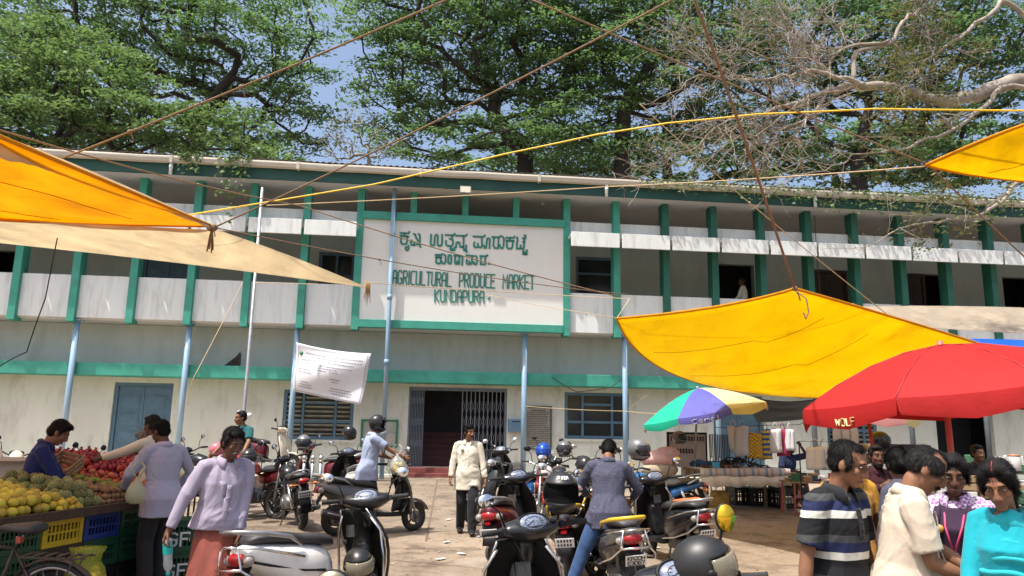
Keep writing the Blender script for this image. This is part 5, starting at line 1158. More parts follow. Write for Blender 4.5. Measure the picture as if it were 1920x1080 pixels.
 # collar
 if top and top[0] == 'shirt':
  q = MB(); q.T = RT; A_ = []
  for k in range(25):
   a = R(-248 + 316 * k / 24 - 0) ; a = R(90 + 24 + (312 * k / 24)); op = 1.0
   ca, sa = math.cos(a), math.sin(a); c0 = N + Rc @ Vector((0, .008, 0))
   fr = max(0, sa) ** 2
   A_.append([c0 + Rc @ Vector((.064 * ca, .062 * sa + .004, .030 - .02 * fr)), c0 + Rc @ Vector((.072 * ca, .070 * sa + .004, .038 - .022 * fr)), c0 + Rc @ Vector((.082 * ca, .084 * sa + .006, .018 - .03 * fr)), c0 + Rc @ Vector((.098 * ca * (1 + .1 * fr), .098 * sa + .012, -.018 - .045 * fr))])
  q.sheet(A_, .005); q.build('collar', top[5] if len(top) > 5 and top[5] else top[1], t)
 # hair
 hm = hairm or HAIR
 def hcap(q):
  T0 = q.T; q.T = RT @ HM
  if hair == 'short': q.ell((0, -.026, .044), (.082, .094, .088)); q.ell((0, -.048, -.005), (.074, .062, .062)); q.ell((0, .026, .096), (.058, .044, .028)); [q.ell((x * .071, .004, .03), (.012, .024, .036)) for x in (-1, 1)]
  if hair == 'thick': q.ell((0, -.026, .046), (.085, .097, .090)); q.ell((0, -.052, -.01), (.078, .066, .07)); q.ell((.012, .036, .100), (.064, .046, .030)); [q.ell((x * .074, .006, .025), (.012, .026, .045)) for x in (-1, 1)]
  if hair == 'receding': q.ell((0, -.030, .042), (.080, .092, .086)); q.ell((0, .018, .098), (.050, .040, .026)); q.ell((0, -.052, -.008), (.074, .060, .06)); [q.ell((x * .068, .008, .016), (.014, .030, .04)) for x in (-1, 1)]
  if hair == 'balding': q.ell((0, -.048, .020), (.080, .072, .070)); [q.ell((x * .060, .004, .040), (.026, .062, .046)) for x in (-1, 1)]; q.ell((0, -.044, .078), (.064, .058, .038)); q.ell((0, .0, .108), (.04, .05, .014))
  if hair in ('bun', 'braid'): q.ell((0, -.022, .044), (.083, .097, .089)); q.ell((0, -.05, -.02), (.078, .066, .075)); q.ell((0, .024, .092), (.066, .046, .030)); [q.ell((x * .052, .050, .066), (.026, .026, .034)) for x in (-1, 1)]; [q.ell((x * .075, .010, .0), (.011, .030, .055)) for x in (-1, 1)]; q.ell((0, -.115, -.02), (.05, .045, .05))
  if hair == 'braid': limb(q, [(0, -.10, -.02), (0, -.13, -.12), (0, -.12, -.3)], [.04, .036, .02])
  q.T = T0
 if hair:
  V_ = .007 if voxel < .011 else .010
  hq = MB(); hq.T = RT; hcap(hq); V, Fc, Nn = remesh(hq, V_ * s, 1); V = wrinkle(V, Nn, .005 * s, (60, 60, 18), seed); z = MB(); z.add(V, Fc)
  if voxel < .0125:
   wh = RT @ HM @ Vector((.01, -.055, .13) if not female else (0, .085, .085))
   for v, n_ in zip(V, Nn):
    for _k in range(2):
     d = v - wh; d = d - n_ * d.dot(n_)
     if d.length < 1e-4: continue
     d = (d.normalized() + Vector((rng.gauss(0, .22), rng.gauss(0, .22), rng.gauss(0, .22)))).normalized(); sd_ = n_.cross(d) * .0011; p = v + n_ * .001; L = rng.uniform(.014, .030); e = p + d * L + n_ * rng.uniform(.0008, .004)
     z.add([p - sd_, p + sd_, e + sd_ * .3, e - sd_ * .3], [(0, 1, 2, 3)])
  z.build('hair', hm, t)
 q = MB(); q.T = RT @ HM
 for x in (-1, 1): q.tube([(x * .052, .074, .032), (x * .036, .086, .038), (x * .016, .090, .034)], [.0022, .0038, .003], 6)
 if moust: q.tube([(-.032, .082, -.062), (-.016, .098, -.052), (0, .101, -.050), (.016, .098, -.052), (.032, .082, -.062)], [.004, .0085, .0085, .0085, .004], 8)
 q.build('eyebrows' if not moust else 'facial_hair', moust or hm, t)
 if beard:
  def bd(q): q.T = RT @ HM; q.ell((0, .040, -.092), (.058, .058, .045)); q.ell((0, .064, -.112), (.042, .036, .036))
  piece('beard', bd, beard, .005, vx=.01, sc=(60, 60, 20), sm=1)
 if eyes:
  for x in (-1, 1):
   q = MB(); q.T = RT @ HM; q.ell((x * .031, .078, .012), (.0135, .0095, .0055), 12, 8, 0); q.ell((x * .031, .0852, .012), (.0052, .0034, .0046), 10, 6, 1); q.tube([(x * .045, .079, .0135), (x * .031, .0880, .0185), (x * .018, .083, .0145)], .0013, 5, 1); q.build('eye', [EYEW, EYED], t)
 q = MB(); q.T = RT @ HM; q.tube([(-.024, .086, -.068), (-.01, .096, -.0655), (0, .0955, -.067), (.01, .096, -.0655), (.024, .086, -.068)], [.002, .0045, .0045, .0045, .002], 7); q.tube([(-.02, .085, -.072), (0, .0955, -.0755), (.02, .085, -.072)], [.002, .0052, .002], 7); q.build('lips', LIP, t)
 # shoes
 if shoes:
  for i, (hp, K, A) in enumerate(legs):
   fdir = Vector((K.x - hp.x, 0, 0)); fdir = Vector((fdir.x * .5, .5, 0)).normalized(); lat = Vector((-fdir.y, fdir.x, 0)); q = MB(); q.T = RT
   def ring(y, w, z0, z1): return [A + fdir * y + lat * (w * math.cos(a)) + Vector((0, 0, -.08 + (z0 + z1) / 2 + (z1 - z0) / 2 * math.copysign(abs(math.sin(a)) ** .5, math.sin(a)))) for a in [2 * math.pi * k / 16 for k in range(16)]]
   if shoes == 'shoe': q.loft([ring(-.085, .025, .0, .05), ring(-.07, .04, .0, .085), ring(0, .044, .0, .10), ring(.07, .048, .0, .075), ring(.14, .05, .0, .055), ring(.19, .038, .0, .04), ring(.21, .015, .005, .025)]); nm = 'shoe'
   else:
    q.loft([ring(-.08, .03, -.002, .016), ring(-.05, .042, -.002, .018), ring(.05, .042, -.002, .018), ring(.14, .052, -.002, .018), ring(.2, .03, -.002, .016)])
    q.tube([A + fdir * .05 + lat * .045 + Vector((0, 0, -.065)), A + fdir * .09 + Vector((0, 0, -.02)), A + fdir * .05 - lat * .045 + Vector((0, 0, -.065))], .009, 6); nm = 'sandal'
   q.build(nm, shoe_m or BLK, t)
 return res
def stripes_mat(name, cols, period):
 """horizontal knitted stripes along object z"""
 mt = bpy.data.materials.new(name); mt.use_nodes = True; n = mt.node_tree.nodes; l = mt.node_tree.links; b = n['Principled BSDF']; b.inputs['Roughness'].default_value = .85; b.inputs['Specular IOR Level'].default_value = .2
 tc = n.new('ShaderNodeTexCoord'); sp = n.new('ShaderNodeSeparateXYZ'); l.new(tc.outputs['Object'], sp.inputs[0])
 no = n.new('ShaderNodeTexNoise'); no.inputs['Scale'].default_value = 5; l.new(tc.outputs['Object'], no.inputs['Vector'])
 ma = n.new('ShaderNodeMath'); ma.operation = 'MULTIPLY_ADD'; l.new(no.outputs['Fac'], ma.inputs[0]); ma.inputs[1].default_value = .022; l.new(sp.outputs['Z'], ma.inputs[2])
 md = n.new('ShaderNodeMath'); md.operation = 'DIVIDE'; l.new(ma.outputs[0], md.inputs[0]); md.inputs[1].default_value = period
 fr = n.new('ShaderNodeMath'); fr.operation = 'FRACT'; l.new(md.outputs[0], fr.inputs[0])
 rp = n.new('ShaderNodeValToRGB'); rp.color_ramp.interpolation = 'CONSTANT'; e = rp.color_ramp.elements
 e[0].position, e[0].color = cols[0][0], cols[0][1] + (1,); e[1].position, e[1].color = cols[1][0], cols[1][1] + (1,)
 for p, c in cols[2:]: q = e.new(p); q.color = c + (1,)
 l.new(fr.outputs[0], rp.inputs[0]); l.new(rp.outputs[0], b.inputs['Base Color'])
 nb = n.new('ShaderNodeTexNoise'); nb.inputs['Scale'].default_value = 26; nb.inputs['Detail'].default_value = 4; l.new(tc.outputs['Object'], nb.inputs['Vector'])
 bp = n.new('ShaderNodeBump'); bp.inputs['Strength'].default_value = .3; bp.inputs['Distance'].default_value = .01; l.new(nb.outputs['Fac'], bp.inputs['Height']); l.new(bp.outputs[0], b.inputs['Normal']); return mt
def checks_mat(name, c0, c1, sz):
 mt = bpy.data.materials.new(name); mt.use_nodes = True; n = mt.node_tree.nodes; l = mt.node_tree.links; b = n['Principled BSDF']; b.inputs['Roughness'].default_value = .85
 tc = n.new('ShaderNodeTexCoord'); mp = n.new('ShaderNodeMapping'); mp.inputs['Rotation'].default_value = (.02, .01, .35); l.new(tc.outputs['Object'], mp.inputs[0]); ck = n.new('ShaderNodeTexChecker'); ck.inputs['Scale'].default_value = 1 / sz; ck.inputs[1].default_value = c0 + (1,); ck.inputs[2].default_value = c1 + (1,); l.new(mp.outputs[0], ck.inputs[0]); l.new(ck.outputs[0], b.inputs['Base Color']); return mt
# garments
C_LAV = cloth('lavender', (.335, .30, .385), .05); C_LAV2 = cloth('grey_lavender', (.34, .34, .43), .05); C_CREAM = cloth('cream_shirt', (.62, .585, .48), .04); C_BEIGE = cloth('beige_shirt', (.54, .455, .355), .04); C_WHITE = cloth('white_shirt', (.74, .72, .68), .04)
C_NAVY = cloth('navy_shirt', (.016, .024, .10), .12); C_TEALS = cloth('teal_shirt', (.012, .085, .09), .15); C_LBLUE = cloth('pale_blue_shirt', (.31, .36, .50), .05); C_CHAR = cloth('charcoal_trousers', (.028, .027, .030), .15); C_BLACK = cloth('black_trousers', (.016, .017, .020), .15); C_JEAN = cloth('blue_jeans', (.03, .065, .15), .25)
C_LUNGI = mat('cloth_lungi', (.22, .055, .038), .85, .25, 9, .2, 60, stretch=(1, 1, .25)); C_GREYT = cloth('pale_grey_trousers', (.42, .41, .40), .1); C_CYAN = cloth('turquoise_kurta', (.010, .285, .345), .05, .15); C_CYAN2 = cloth('turquoise_scarf', (.020, .36, .41), .08, .2); C_PLUM = cloth('plum_pinafore', (.040, .022, .045), .12)
C_DOT = mat('cloth_dotted_blue', (.042, .045, .078), .85, .3, 90, .1, 60, dirt=(.13, .13, .17), dscale=60, damt=.8); C_MAR = cloth('maroon_dark', (.05, .015, .02), .2); C_CHECK = checks_mat('cloth_checked', (.70, .62, .72), (.34, .14, .36), .018)
POLO = stripes_mat('cloth_striped_polo', [(0, (.012, .012, .014)), (.19, (.52, .51, .45)), (.37, (.018, .024, .070)), (.62, (.055, .058, .060)), (.80, (.014, .014, .016))], .20)
# 1 fruit seller
person('man in a navy long sleeved shirt bending over the fruit stall', at(62, 7.6), R(-62), 1.70, SK1, .012, (0, 0, .93), 14, hyaw=-4, hpitch=26, hands=((-.22, .42, .92), (.22, .42, .92)), top=('shirt', C_NAVY, -.13, 1.9, .008), bottom=('trousers', C_CHAR), hair='thick', seed=1.0)
# 2, 3 buyers
r = person('man in a cream shirt reaching across for the pomegranates', at(300, 8.9), R(72), 1.70, SK2, .012, (0, 0, .95), 6, hpitch=10, hands=((-.30, .70, 1.20), (.25, .25, 1.0)), elbow=((-.3, -.2, -.9), (.5, -.6, -.5)), top=('shirt', C_CREAM, -.13, 1.9, .008), bottom=('trousers', C_BLACK), hair='short', hairm=HAIRM, seed=2.0)
person('man in a grey lavender shirt seen from behind, left arm bent', at(318, 7.9), R(50), 1.68, SK2, .0105, (0, 0, .94), 7, hyaw=18, hpitch=22, hands=((-.26, .34, 1.02), (.24, .22, .98)), elbow=((-.9, -.5, -.4), (.9, -.4, -.3)), top=('shirt', C_LAV2, -.20, 1.95, .010), bottom=('trousers', C_CHAR), hair='short', shoes='shoe', seed=3.0)
person('old woman with grey hair tied back sitting behind the pomegranates', at(246, 10.2, .12), R(-80), 1.55, SK2, .013, (0, 0, .80), 14, hpitch=16, hands=((-.2, .45, .9), (.2, .45, .9)), top=('blouse', C_MAR, -.13, 1.0, .008), bottom=('skirt', C_MAR, .1), hair='bun', hairm=HAIRG, female=True, seed=4.0)
# 5 old man in lungi
r5 = person('old man with white moustache in lavender shirt and orange red lungi carrying a bottle', at(424, 6.15), R(212), 1.64, SK2, .009, (0, 0, .92), 7, side=-2, twist=6, hyaw=18, hpitch=15, hands=((-.13, .19, .84), (.42, .10, .84)), elbow=((-.9, -.6, -.3), (.9, -.5, -.4)), curl=(.5, .95), feet=((-.13, .22, .09), (.12, -.16, .10)), top=('shirt', C_LAV, -.085, 1.93, .013), bottom=('lungi', C_LUNGI, .47), hair='thick', moust=HAIRG, shoes='sandal', fat=.012, belly=.05, seed=5.0)
# 6 rider
person('young man in a teal polo shirt sitting on a motorcycle', at(460, 13.5), R(150), 1.74, SK1, .013, (0, 0, .95), 6, hyaw=-22, hpitch=4, hands=((-.42, .36, 1.06), (.30, .38, 1.02)), elbow=((-.8, -.3, -.4), (.8, -.3, -.4)), feet=((-.34, .16, .09), (.30, .3, .30)), knee=((-.4, 1, .2), (.4, 1, .2)), top=('shirt', C_TEALS, -.13, .8, .006), bottom=('jeans', C_GREYT), hair='short', seed=6.0)
# 7 white sleeve at frame edge
person('man in a white shirt with hand on hip, cut by the left edge', at(-22, 9.6), R(150), 1.7, SK1, .013, (0, 0, .93), 3, hands=((-.20, .10, 1.02), (.25, .1, .9)), elbow=((-1, -.3, 0), (.6, -.6, -.4)), top=('shirt', C_WHITE, -.16, 1.9, .010), bottom=('trousers', C_CHAR), hair='short', seed=7.0)
# 8 man in helmet
r8 = person('man in a black helmet and pale blue shirt holding out a bag of limes', at(692, 11.7), R(-68), 1.72, SK1, .012, (0, 0, .93), 6, hpitch=14, hands=((-.2, .40, 1.10), (.22, .52, 1.12)), elbow=((-.6, -.6, -.5), (.6, -.5, -.7)), curl=(.6, 1.0), top=('shirt', C_LBLUE, -.16, .75, .009), bottom=('trousers', C_BLACK), hair=None, seed=8.0)
# 9 walking man
r9 = person('man with moustache in a cream shirt and black trousers walking towards the camera', at(879, 11.75), R(184), 1.60, SK1, .011, (0, 0, .94), 1, twist=-5, hyaw=30, hpitch=6, hands=((-.31, .10, .80), (.28, .12, .90)), elbow=((-.8, -.6, -.1), (.9, -.6, -.1)), feet=((-.09, .20, .10), (.10, -.14, .10)), top=('shirt', C_CREAM, -.24, 1.95, .012), bottom=('trousers', C_BLACK), hair='thick', moust=HAIR, shoes='shoe', fat=.006, belly=.03, seed=9.0)
# 10 man astride scooter
person('man in a dark dotted shirt and jeans seen from behind on the yellow railed scooter', at(1140, 7.8), R(-6), 1.64, SK1, .010, (0, 0, .90), 17, hyaw=-12, hpitch=34, hands=((-.20, .42, 1.02), (.26, .40, .98)), elbow=((-.9, -.4, -.4), (.9, -.5, -.4)), feet=((-.42, -.06, .09), (.34, .25, .24)), knee=((-.5, 1, .1), (.5, 1, .2)), top=('shirt', C_DOT, -.17, 1.7, .010), bottom=('jeans', C_JEAN), hair='short', shoes='shoe', fat=.004, seed=10.0)
# 11 trader under the bags
person('trader in dark blue with an arm raised, sitting under the hanging bags', at(1471, 15.9), R(205), 1.66, SK2, .014, (0, 0, .55), 8, hyaw=20, hands=((-.28, .16, 1.28), (.15, .35, .75)), elbow=((-.8, .1, -.9), (.8, -.4, -.4)), feet=((-.15, .45, .08), (.15, .45, .08)), top=('shirt', cloth('dark_blue_shirt', (.02, .03, .07)), -.13, .9, .006), bottom=('lungi', C_MAR, .2), hair='short', seed=11.0)
# 12 striped polo
r12 = person('man in glasses and a striped navy, grey and white polo shirt', at(1546, 4.1), R(210), 1.63, SK1, .008, (0, 0, .93), 7, side=2, twist=2, hyaw=20, hpitch=17, hands=((-.24, .10, .80), (.31, .02, .76)), elbow=((-.6, -.7, -.2), (.5, -.8, -.2)), top=('shirt', POLO, -.15, .82, .008, cloth('polo_collar', (.02, .02, .022))), bottom=('trousers', C_BLACK), hair='receding', hairm=HAIR, wide=.93, belly=.03, fat=.006, moust=None, seed=12.0)
# 13 beige shirt
r13 = person('balding man in a pale beige shirt looking down at the bag in his hands', at(1660, 4.0), R(-113), 1.63, SK1, .008, (0, 0, .93), 9, twist=8, hyaw=-2, hpitch=30, hands=((-.06, .40, 1.04), (.10, .38, 1.02)), elbow=((-.8, -.5, -.9), (.45, -.7, -1)), hdir=((.3, .85, -.25), (-.2, .9, -.2)), curl=(.8, .75), top=('shirt', C_BEIGE, -.17, .80, .010), bottom=('trousers', cloth('navy_trousers', (.02, .028, .06))), hair='balding', hairm=HAIRM, belly=.06, fat=.014, moust=HAIR, seed=13.0)
# 14 schoolgirl
r14 = person('schoolgirl in a plum pinafore over a checked blouse with a name card', at(1782, 4.45), R(142), 1.53, SK2, .0095, (0, 0, .95), 4, hyaw=10, hpitch=14, hands=((-.06, .34, .96), (.10, .36, .98)), elbow=((-.8, -.5, -.5), (.8, -.5, -.5)), hdir=((.5, .8, -.2), (-.4, .8, -.2)), top=('shirt', C_CHECK, -.10, .62, .006), bottom=('skirt', C_PLUM, .42), hair='braid', female=True, seed=14.0)
# 15 woman in turquoise
r15 = person('woman in a turquoise kurta and draped scarf looking down', at(1878, 3.68), R(130), 1.545, SK1, .008, (0, 0, .94), 5, wide=.90, hyaw=6, hpitch=22, htilt=4, hands=((-.28, .16, .82), (.16, .30, .92)), elbow=((-.9, -.5, -.2), (.8, -.5, -.5)), top=('kurta', C_CYAN, -.50, 1.75, .0045), bottom=('trousers', C_CYAN2), hair='braid', female=True, fat=.012, seed=15.0)
# 16 - 20 figures among the stalls
person('bearded man in dark maroon sitting behind a stall under the red umbrella', at(1628, 8.6), R(200), 1.66, SK2, .014, (0, 0, .78), 6, hyaw=-22, hands=((-.2, .34, .95), (.15, .3, 1.15)), top=('shirt', C_MAR, -.13, 1.9, .008), bottom=('lungi', C_MAR, .2), hair='thick', beard=HAIR, seed=16.0)
r17 = person('person with a yellow flower in dark hair, seen from behind the beige shirted man', at(1692, 5.6), R(20), 1.56, SK2, .012, (0, 0, .92), 4, hyaw=-30, hpitch=14, top=('shirt', C_DOT, -.15, .8, .008), bottom=('trousers', C_BLACK), hair='bun', female=True, seed=17.0)
person('person in a tan cap and yellow sleeved top behind the striped polo man', at(1580, 5.7), R(190), 1.575, SK2, .012, (0, 0, .92), 3, hyaw=-10, hands=((-.28, .08, .86), (.25, .1, .84)), top=('shirt', cloth('ochre_top', (.45, .22, .03)), -.15, .7, .008), bottom=('trousers', C_MAR), hair='short', hairm=cloth('tan_cap', (.38, .22, .12)), seed=18.0)
person('trader in dark clothes sitting far back under the red umbrella among white bundles', at(1822, 10.4), R(185), 1.62, SK2, .015, (0, 0, .78), 4, hands=((-.2, .3, .95), (.2, .3, .95)), top=('shirt', C_BLACK, -.13, .9, .006), bottom=('lungi', C_MAR, .2), hair='thick', seed=19.0)
pu = F(*[facade_xy(1387, 540, 1.2)[0], .9, 4.56])
person('man in a pale shirt standing in the upper gallery doorway', pu, R(60), 1.76, SK2, .015, (0, 0, .95), 2, hyaw=30, hands=((-.2, .3, 1.0), (.2, .3, 1.0)), top=('shirt', C_CREAM, -.2, 1.8, .008), bottom=('trousers', C_BLACK), hair='short', hairm=HAIRM, seed=20.0)
# ---- things worn and held
def glasses(r, rim=True):
 q = MB(); q.T = r['RT'] @ r['HM']
 for x in (-1, 1): q.torus(Matrix.Translation((x * .031, .099, .008)) @ Matrix.Rotation(R(90), 4, 'X') @ Matrix.Diagonal((.023, .016, .012, 1)), 1, .09, 18, 5); q.tube([(x * .053, .097, .014), (x * .078, .06, .016), (x * .083, -.005, .012)], .0022, 5)
 q.tube([(-.009, .101, .012), (0, .104, .014), (.009, .101, .012)], .002, 5); q.build('glasses', BLK, r['t'])
glasses(r12)
def on_head_helmet(r, c):
 t = r['t']; M = r['RT'] @ r['HM']; h = helmet('matt black full helmet worn by the man in the pale blue shirt', (0, 0, 0), 0, 0, c, 0, True, None, 'helmets left on the parked two wheelers', 'up')
 h.matrix_world = Matrix.Translation(t.location) @ Matrix.Rotation(t.rotation_euler.z, 4, 'Z') @ M @ Matrix.Translation((0, -.005, .03)) @ Matrix.Rotation(R(90), 4, 'Z'); return h
on_head_helmet(r8, paint('helmet_gloss', (.02, .02, .022)))
def wpos(r, v): return Matrix.Translation(r['t'].location) @ Matrix.Rotation(r['t'].rotation_euler.z, 4, 'Z') @ r['RT'] @ Vector(v)
# ================================================================ tarpaulins, ropes, umbrellas
def tarp_mat(name, c, tr=.5, var=.06):
 mt = mat(name, c, .55, var, 2.5, .12, 30, trans=tr, spec=.3, dirt=tuple(x * .62 for x in c), dscale=2.2, damt=.5, stretch=(1, .35, 1)); return mt
T_YEL = tarp_mat('yellow_tarpaulin', (.85, .635, .010), .70); T_YEL2 = tarp_mat('weathered_yellow_tarpaulin', (.84, .50, .008), .70, .16); T_PALE = tarp_mat('faded_tarpaulin', (.84, .75, .58), .55, .12); T_ORG = tarp_mat('yellow_tarpaulin_hem', (.72, .34, .01), .4); T_BLUE = tarp_mat('blue_tarpaulin', (.01, .11, .52), .3); T_DARK = tarp_mat('slate_tarpaulin', (.05, .075, .10), .25); T_OLIVE = tarp_mat('faded_striped_cloth', (.42, .35, .26), .35, .2)
ROPE = mat('coir_rope', (.23, .15, .085), .9, .3, 40, .4, 120); ROPEY = mat('yellow_nylon_rope', (.75, .50, .02), .5, .1, 20); ROPEP = mat('pale_twine', (.50, .38, .22), .9, .2, 30); WIRE = mat('black_cable', (.02, .018, .016), .6)
def coons(A, Bb, L, Rr, u, v):
 p = A(u).lerp(Bb(u), v) + L(v).lerp(Rr(v), u); c = (A(0) * (1 - u) + A(1) * u) * (1 - v) + (Bb(0) * (1 - u) + Bb(1) * u) * v; return p - c
def curve3(a, m_, b):
 """quadratic through a, m (half way), b"""
 a, m_, b = Vector(a), Vector(m_), Vector(b); c = m_ * 2 - (a + b) * .5
 return lambda u: a * (1 - u) ** 2 + c * (2 * u * (1 - u)) + b * u * u
def tarp(label, c4, mids, mt, n=26, sag=.0, seed=0, hem=None, name='tarpaulin', ripple=.03, und=None, creases=True):
 """c4 corners p00 p10 p11 p01, mids on the four edges (00-10, 10-11, 01-11, 00-01)"""
 p00, p10, p11, p01 = [Vector(p) for p in c4]; A = curve3(p00, mids[0], p10); Rr = curve3(p10, mids[1], p11); Bb = curve3(p01, mids[2], p11); L = curve3(p00, mids[3], p01)
 o = p00.copy(); t = thing(name, label, 'tarpaulin', o)
 P = []
 for i in range(n + 1):
  row = []
  for j in range(n + 1):
   u, v = i / n, j / n; p = coons(A, Bb, L, Rr, u, v); p.z -= sag * 16 * u * (1 - u) * v * (1 - v)
   q = mnoise.noise(Vector((u * 3 + seed, v * 7, 0))) + .5 * mnoise.noise(Vector((u * 9 + seed, v * 3, 5))); p.z += ripple * q * min(1, 8 * min(u, v, 1 - u, 1 - v)) ; row.append(p - o)
  P.append(row)
 b = MB(); b.sheet(P, .003); b.build('sheet', mt, t)
 if hem:
  b = MB()
  for ln in ([r_[0] for r_ in P], [r_[-1] for r_ in P], P[0], P[-1]): b.tube(ln, .018, 6)
  b.build('hem', hem, t)
 if creases:
  b = MB(); rg = random.Random(seed + 5)
  for k in range(5):
   j = 3 + k * 4 + rg.randint(-1, 1); ln = [P[i][min(n, max(0, j + (1 if i > n * .6 else 0)))] + Vector((0, 0, -.006)) for i in range(2, n - 2)]
   if k in (1, 3): b.tube(ln, .0035, 4)
  b.build('crease_stain', mat('crease_brown', (.30, .14, .01), .9), t)
 return t
def rope(label, pts, r=.008, m_=ROPE, sag=.0, cat='rope', knots=(), name='rope'):
 P = [Vector(p) for p in pts]; o = P[0].copy(); Q = []
 for a, c in zip(P, P[1:]):
  for k in range(14): u = k / 14; p = a.lerp(c, u); p.z -= sag * 4 * u * (1 - u); Q.append(p - o)
 Q.append(P[-1] - o)
 b = MB(); b.tube(Q, r, 6)
 for k in knots:
  i = int(k * (len(Q) - 1)); p = Q[i]; b.ell(p, (r * 2.6, r * 2.2, r * 2.2), 8, 6); b.tube([p, p + Vector((r * 3, 0, -r * 5)), p + Vector((r * 4, 0, -r * 10))], r * .6, 5)
 x = b.build(name, m_, None, o); return tag(x, label, cat)
# right yellow sheet
ya, yl, yr, yb = U(1490, 541, 8.4), U(1156, 597, 11.6), U(1842, 646, 10.2), U(1470, 741, 14.3)
tarp('large yellow tarpaulin hanging in a sagging diamond before the right half of the hall', (yl, ya, yr, yb), (U(1330, 577, 10.0), U(1660, 590, 9.3), U(1650, 735, 12.6), U(1265, 702, 13.2)), T_YEL, 28, .12, 3, T_ORG)
# right edge small sheet
tarp('bright yellow tarpaulin corner stretched in from the right edge above the branches', (U(1735, 310, 8.0), U(1925, 232, 7.2), U(2300, 320, 6.6), U(2000, 345, 8.2)), (U(1830, 268, 7.6), U(2120, 240, 6.8), U(2160, 350, 7.4), U(1850, 332, 8.1)), T_YEL, 20, .05, 9, T_ORG)
# left sheets
la = U(398, 424, 9.0)
tarp('big yellow tarpaulin with a frayed pale hem over the fruit stall at the left', (la, U(-700, -35, 2.7), U(-1100, 380, 7.0), U(-20, 411, 7.4)), (U(0, 256, 4.9), U(-900, 200, 4.6), U(-500, 400, 7.3), U(185, 420, 8.3)), T_YEL2, 26, .10, 14, T_ORG)
b = MB(); rgn = random.Random(2); P = []
for i in range(40):
 u = i / 39; a = U(398 - 440 * u, 424 - 184 * u - 6 * math.sin(u * math.pi), 8.98 - 4.25 * u ** .8); w_ = .03 + .13 * u + .02 * rgn.random(); P.append([a + Vector((0, 0, .012)), a + Vector((0, .0, -w_ * .5)), a + Vector((0, -.01, -w_))])
b.sheet([[p - la for p in r_] for r_ in P], .004); tag(b.build('tarpaulin_border', T_PALE, None, la), 'weathered pale border strip along the upper edge of the left yellow tarpaulin', 'tarpaulin')
tarp('faded beige tarpaulin strip running down to a torn tip before the sign', (U(690, 540, 11.0), U(410, 432, 9.1), U(-700, 375, 6.6), U(-700, 398, 9.4)), (U(560, 486, 10.2), U(0, 412, 7.6), U(-700, 388, 8.0), U(20, 458, 10.1)), T_PALE, 26, .03, 21, None, creases=False)
b = MB(); p = U(686, 528, 11.0)
for k in range(5):
 q = Vector((k * .012, .01 * k, 0)); b.tube([q, q + Vector((.01, 0, -.12)), q + Vector((-.015 + .01 * k, 0, -.26 - .05 * (k % 3)))], [.028, .022, .008], 5, flat=.4)
tag(b.build('torn_rag', tarp_mat('rag_yellow', (.55, .34, .12), .3), None, p), 'torn rag hanging from the tip of the beige tarpaulin strip', 'rag')
b = MB(); p = U(398, 424, 8.95); b.ell((0, 0, -.02), (.07, .05, .05), 10, 7)
for k in range(11): a = k * .7; b.tube([(0, 0, -.02), (.02 * math.cos(a), .02 * math.sin(a), -.14), (.035 * math.cos(a), .035 * math.sin(a), -.27 - .03 * (k % 3))], .008, 5)
tag(b.build('rope_knot', ROPE, None, p), 'frayed coir knot with a tassel where the left tarpaulins meet', 'rope')
tarp('bright blue tarpaulin edge behind the red umbrella', (U(1790, 636, 12.4), U(1950, 640, 12.2), U(2000, 690, 11.4), U(1850, 668, 11.6)), (U(1870, 636, 12.3), U(1980, 660, 11.8), U(1930, 680, 11.5), U(1820, 650, 12.0)), T_BLUE, 14, .03, 31, creases=False)
tarp('slate grey tarpaulin slung behind the yellow one above the hanging bags', (U(1395, 740, 15.6), U(1590, 730, 14.4), U(1560, 778, 16.2), U(1420, 792, 17.0)), (U(1490, 752, 15.2), U(1580, 745, 15.4), U(1490, 788, 16.6), U(1405, 765, 16.3)), T_DARK, 16, .06, 33, creases=False)
tarp('weathered striped cloth awning stretched at first floor height on the right', (U(1610, 575, 17.6), U(1990, 580, 17.2), U(1990, 626, 15.4), U(1720, 612, 15.8)), (U(1800, 574, 17.4), U(1990, 600, 16.3), U(1850, 622, 15.6), U(1660, 590, 16.8)), T_OLIVE, 18, .05, 35, creases=False)
# ropes and cables, told apart by what they cross
rope('thick brown rope rising from the tarpaulin knot to the top edge left of the middle', [U(95, 305, 7.2), U(850, -6, 6.2)], .011, ROPE, .03, knots=(.52, .25))
rope('brown rope rising from the left tarpaulin knot to the top edge right of the middle', [U(398, 428, 8.95), U(1270, -6, 6.4)], .011, ROPE, .05, knots=(.02,))
rope('yellow nylon rope crossing from the left tarpaulin up to the right edge', [U(340, 405, 9.4), U(700, 346, 9.2), U(950, 288, 8.9), U(1120, 252, 8.6), U(1250, 231, 8.35), U(1420, 214, 8.1), U(1640, 204, 7.8), U(1990, 208, 7.4)], .011, ROPEY, .003)
rope('brown rope running from the left edge down across the sign to the yellow tarpaulin', [U(-30, 235, 6.4), U(560, 385, 10.5), U(1160, 556, 11.9)], .009, ROPE, .06, knots=(.3,))
rope('brown rope from the tarpaulin knot across the sign letters to the green fins', [U(400, 426, 9.0), U(1180, 552, 15.2)], .008, ROPE, .1, knots=(.3,))
rope('thick rope from the peak of the yellow tarpaulin up to the top edge', [U(1490, 541, 8.4), U(1300, -8, 5.6)], .014, ROPE, -.05, knots=(.01,))
rope('tan rope slanting down from the top edge to the blue tarpaulin at right', [U(1200, 195, 12.6), U(1405, 380, 14.0), U(1690, 610, 16.4)], .010, ROPEP, .03, knots=(.5,))
rope('brown rope slanting from the top edge past the small yellow corner to the right edge', [U(985, -6, 7.0), U(1740, 308, 8.0), U(1990, 545, 10.2)], .010, ROPE, .02)
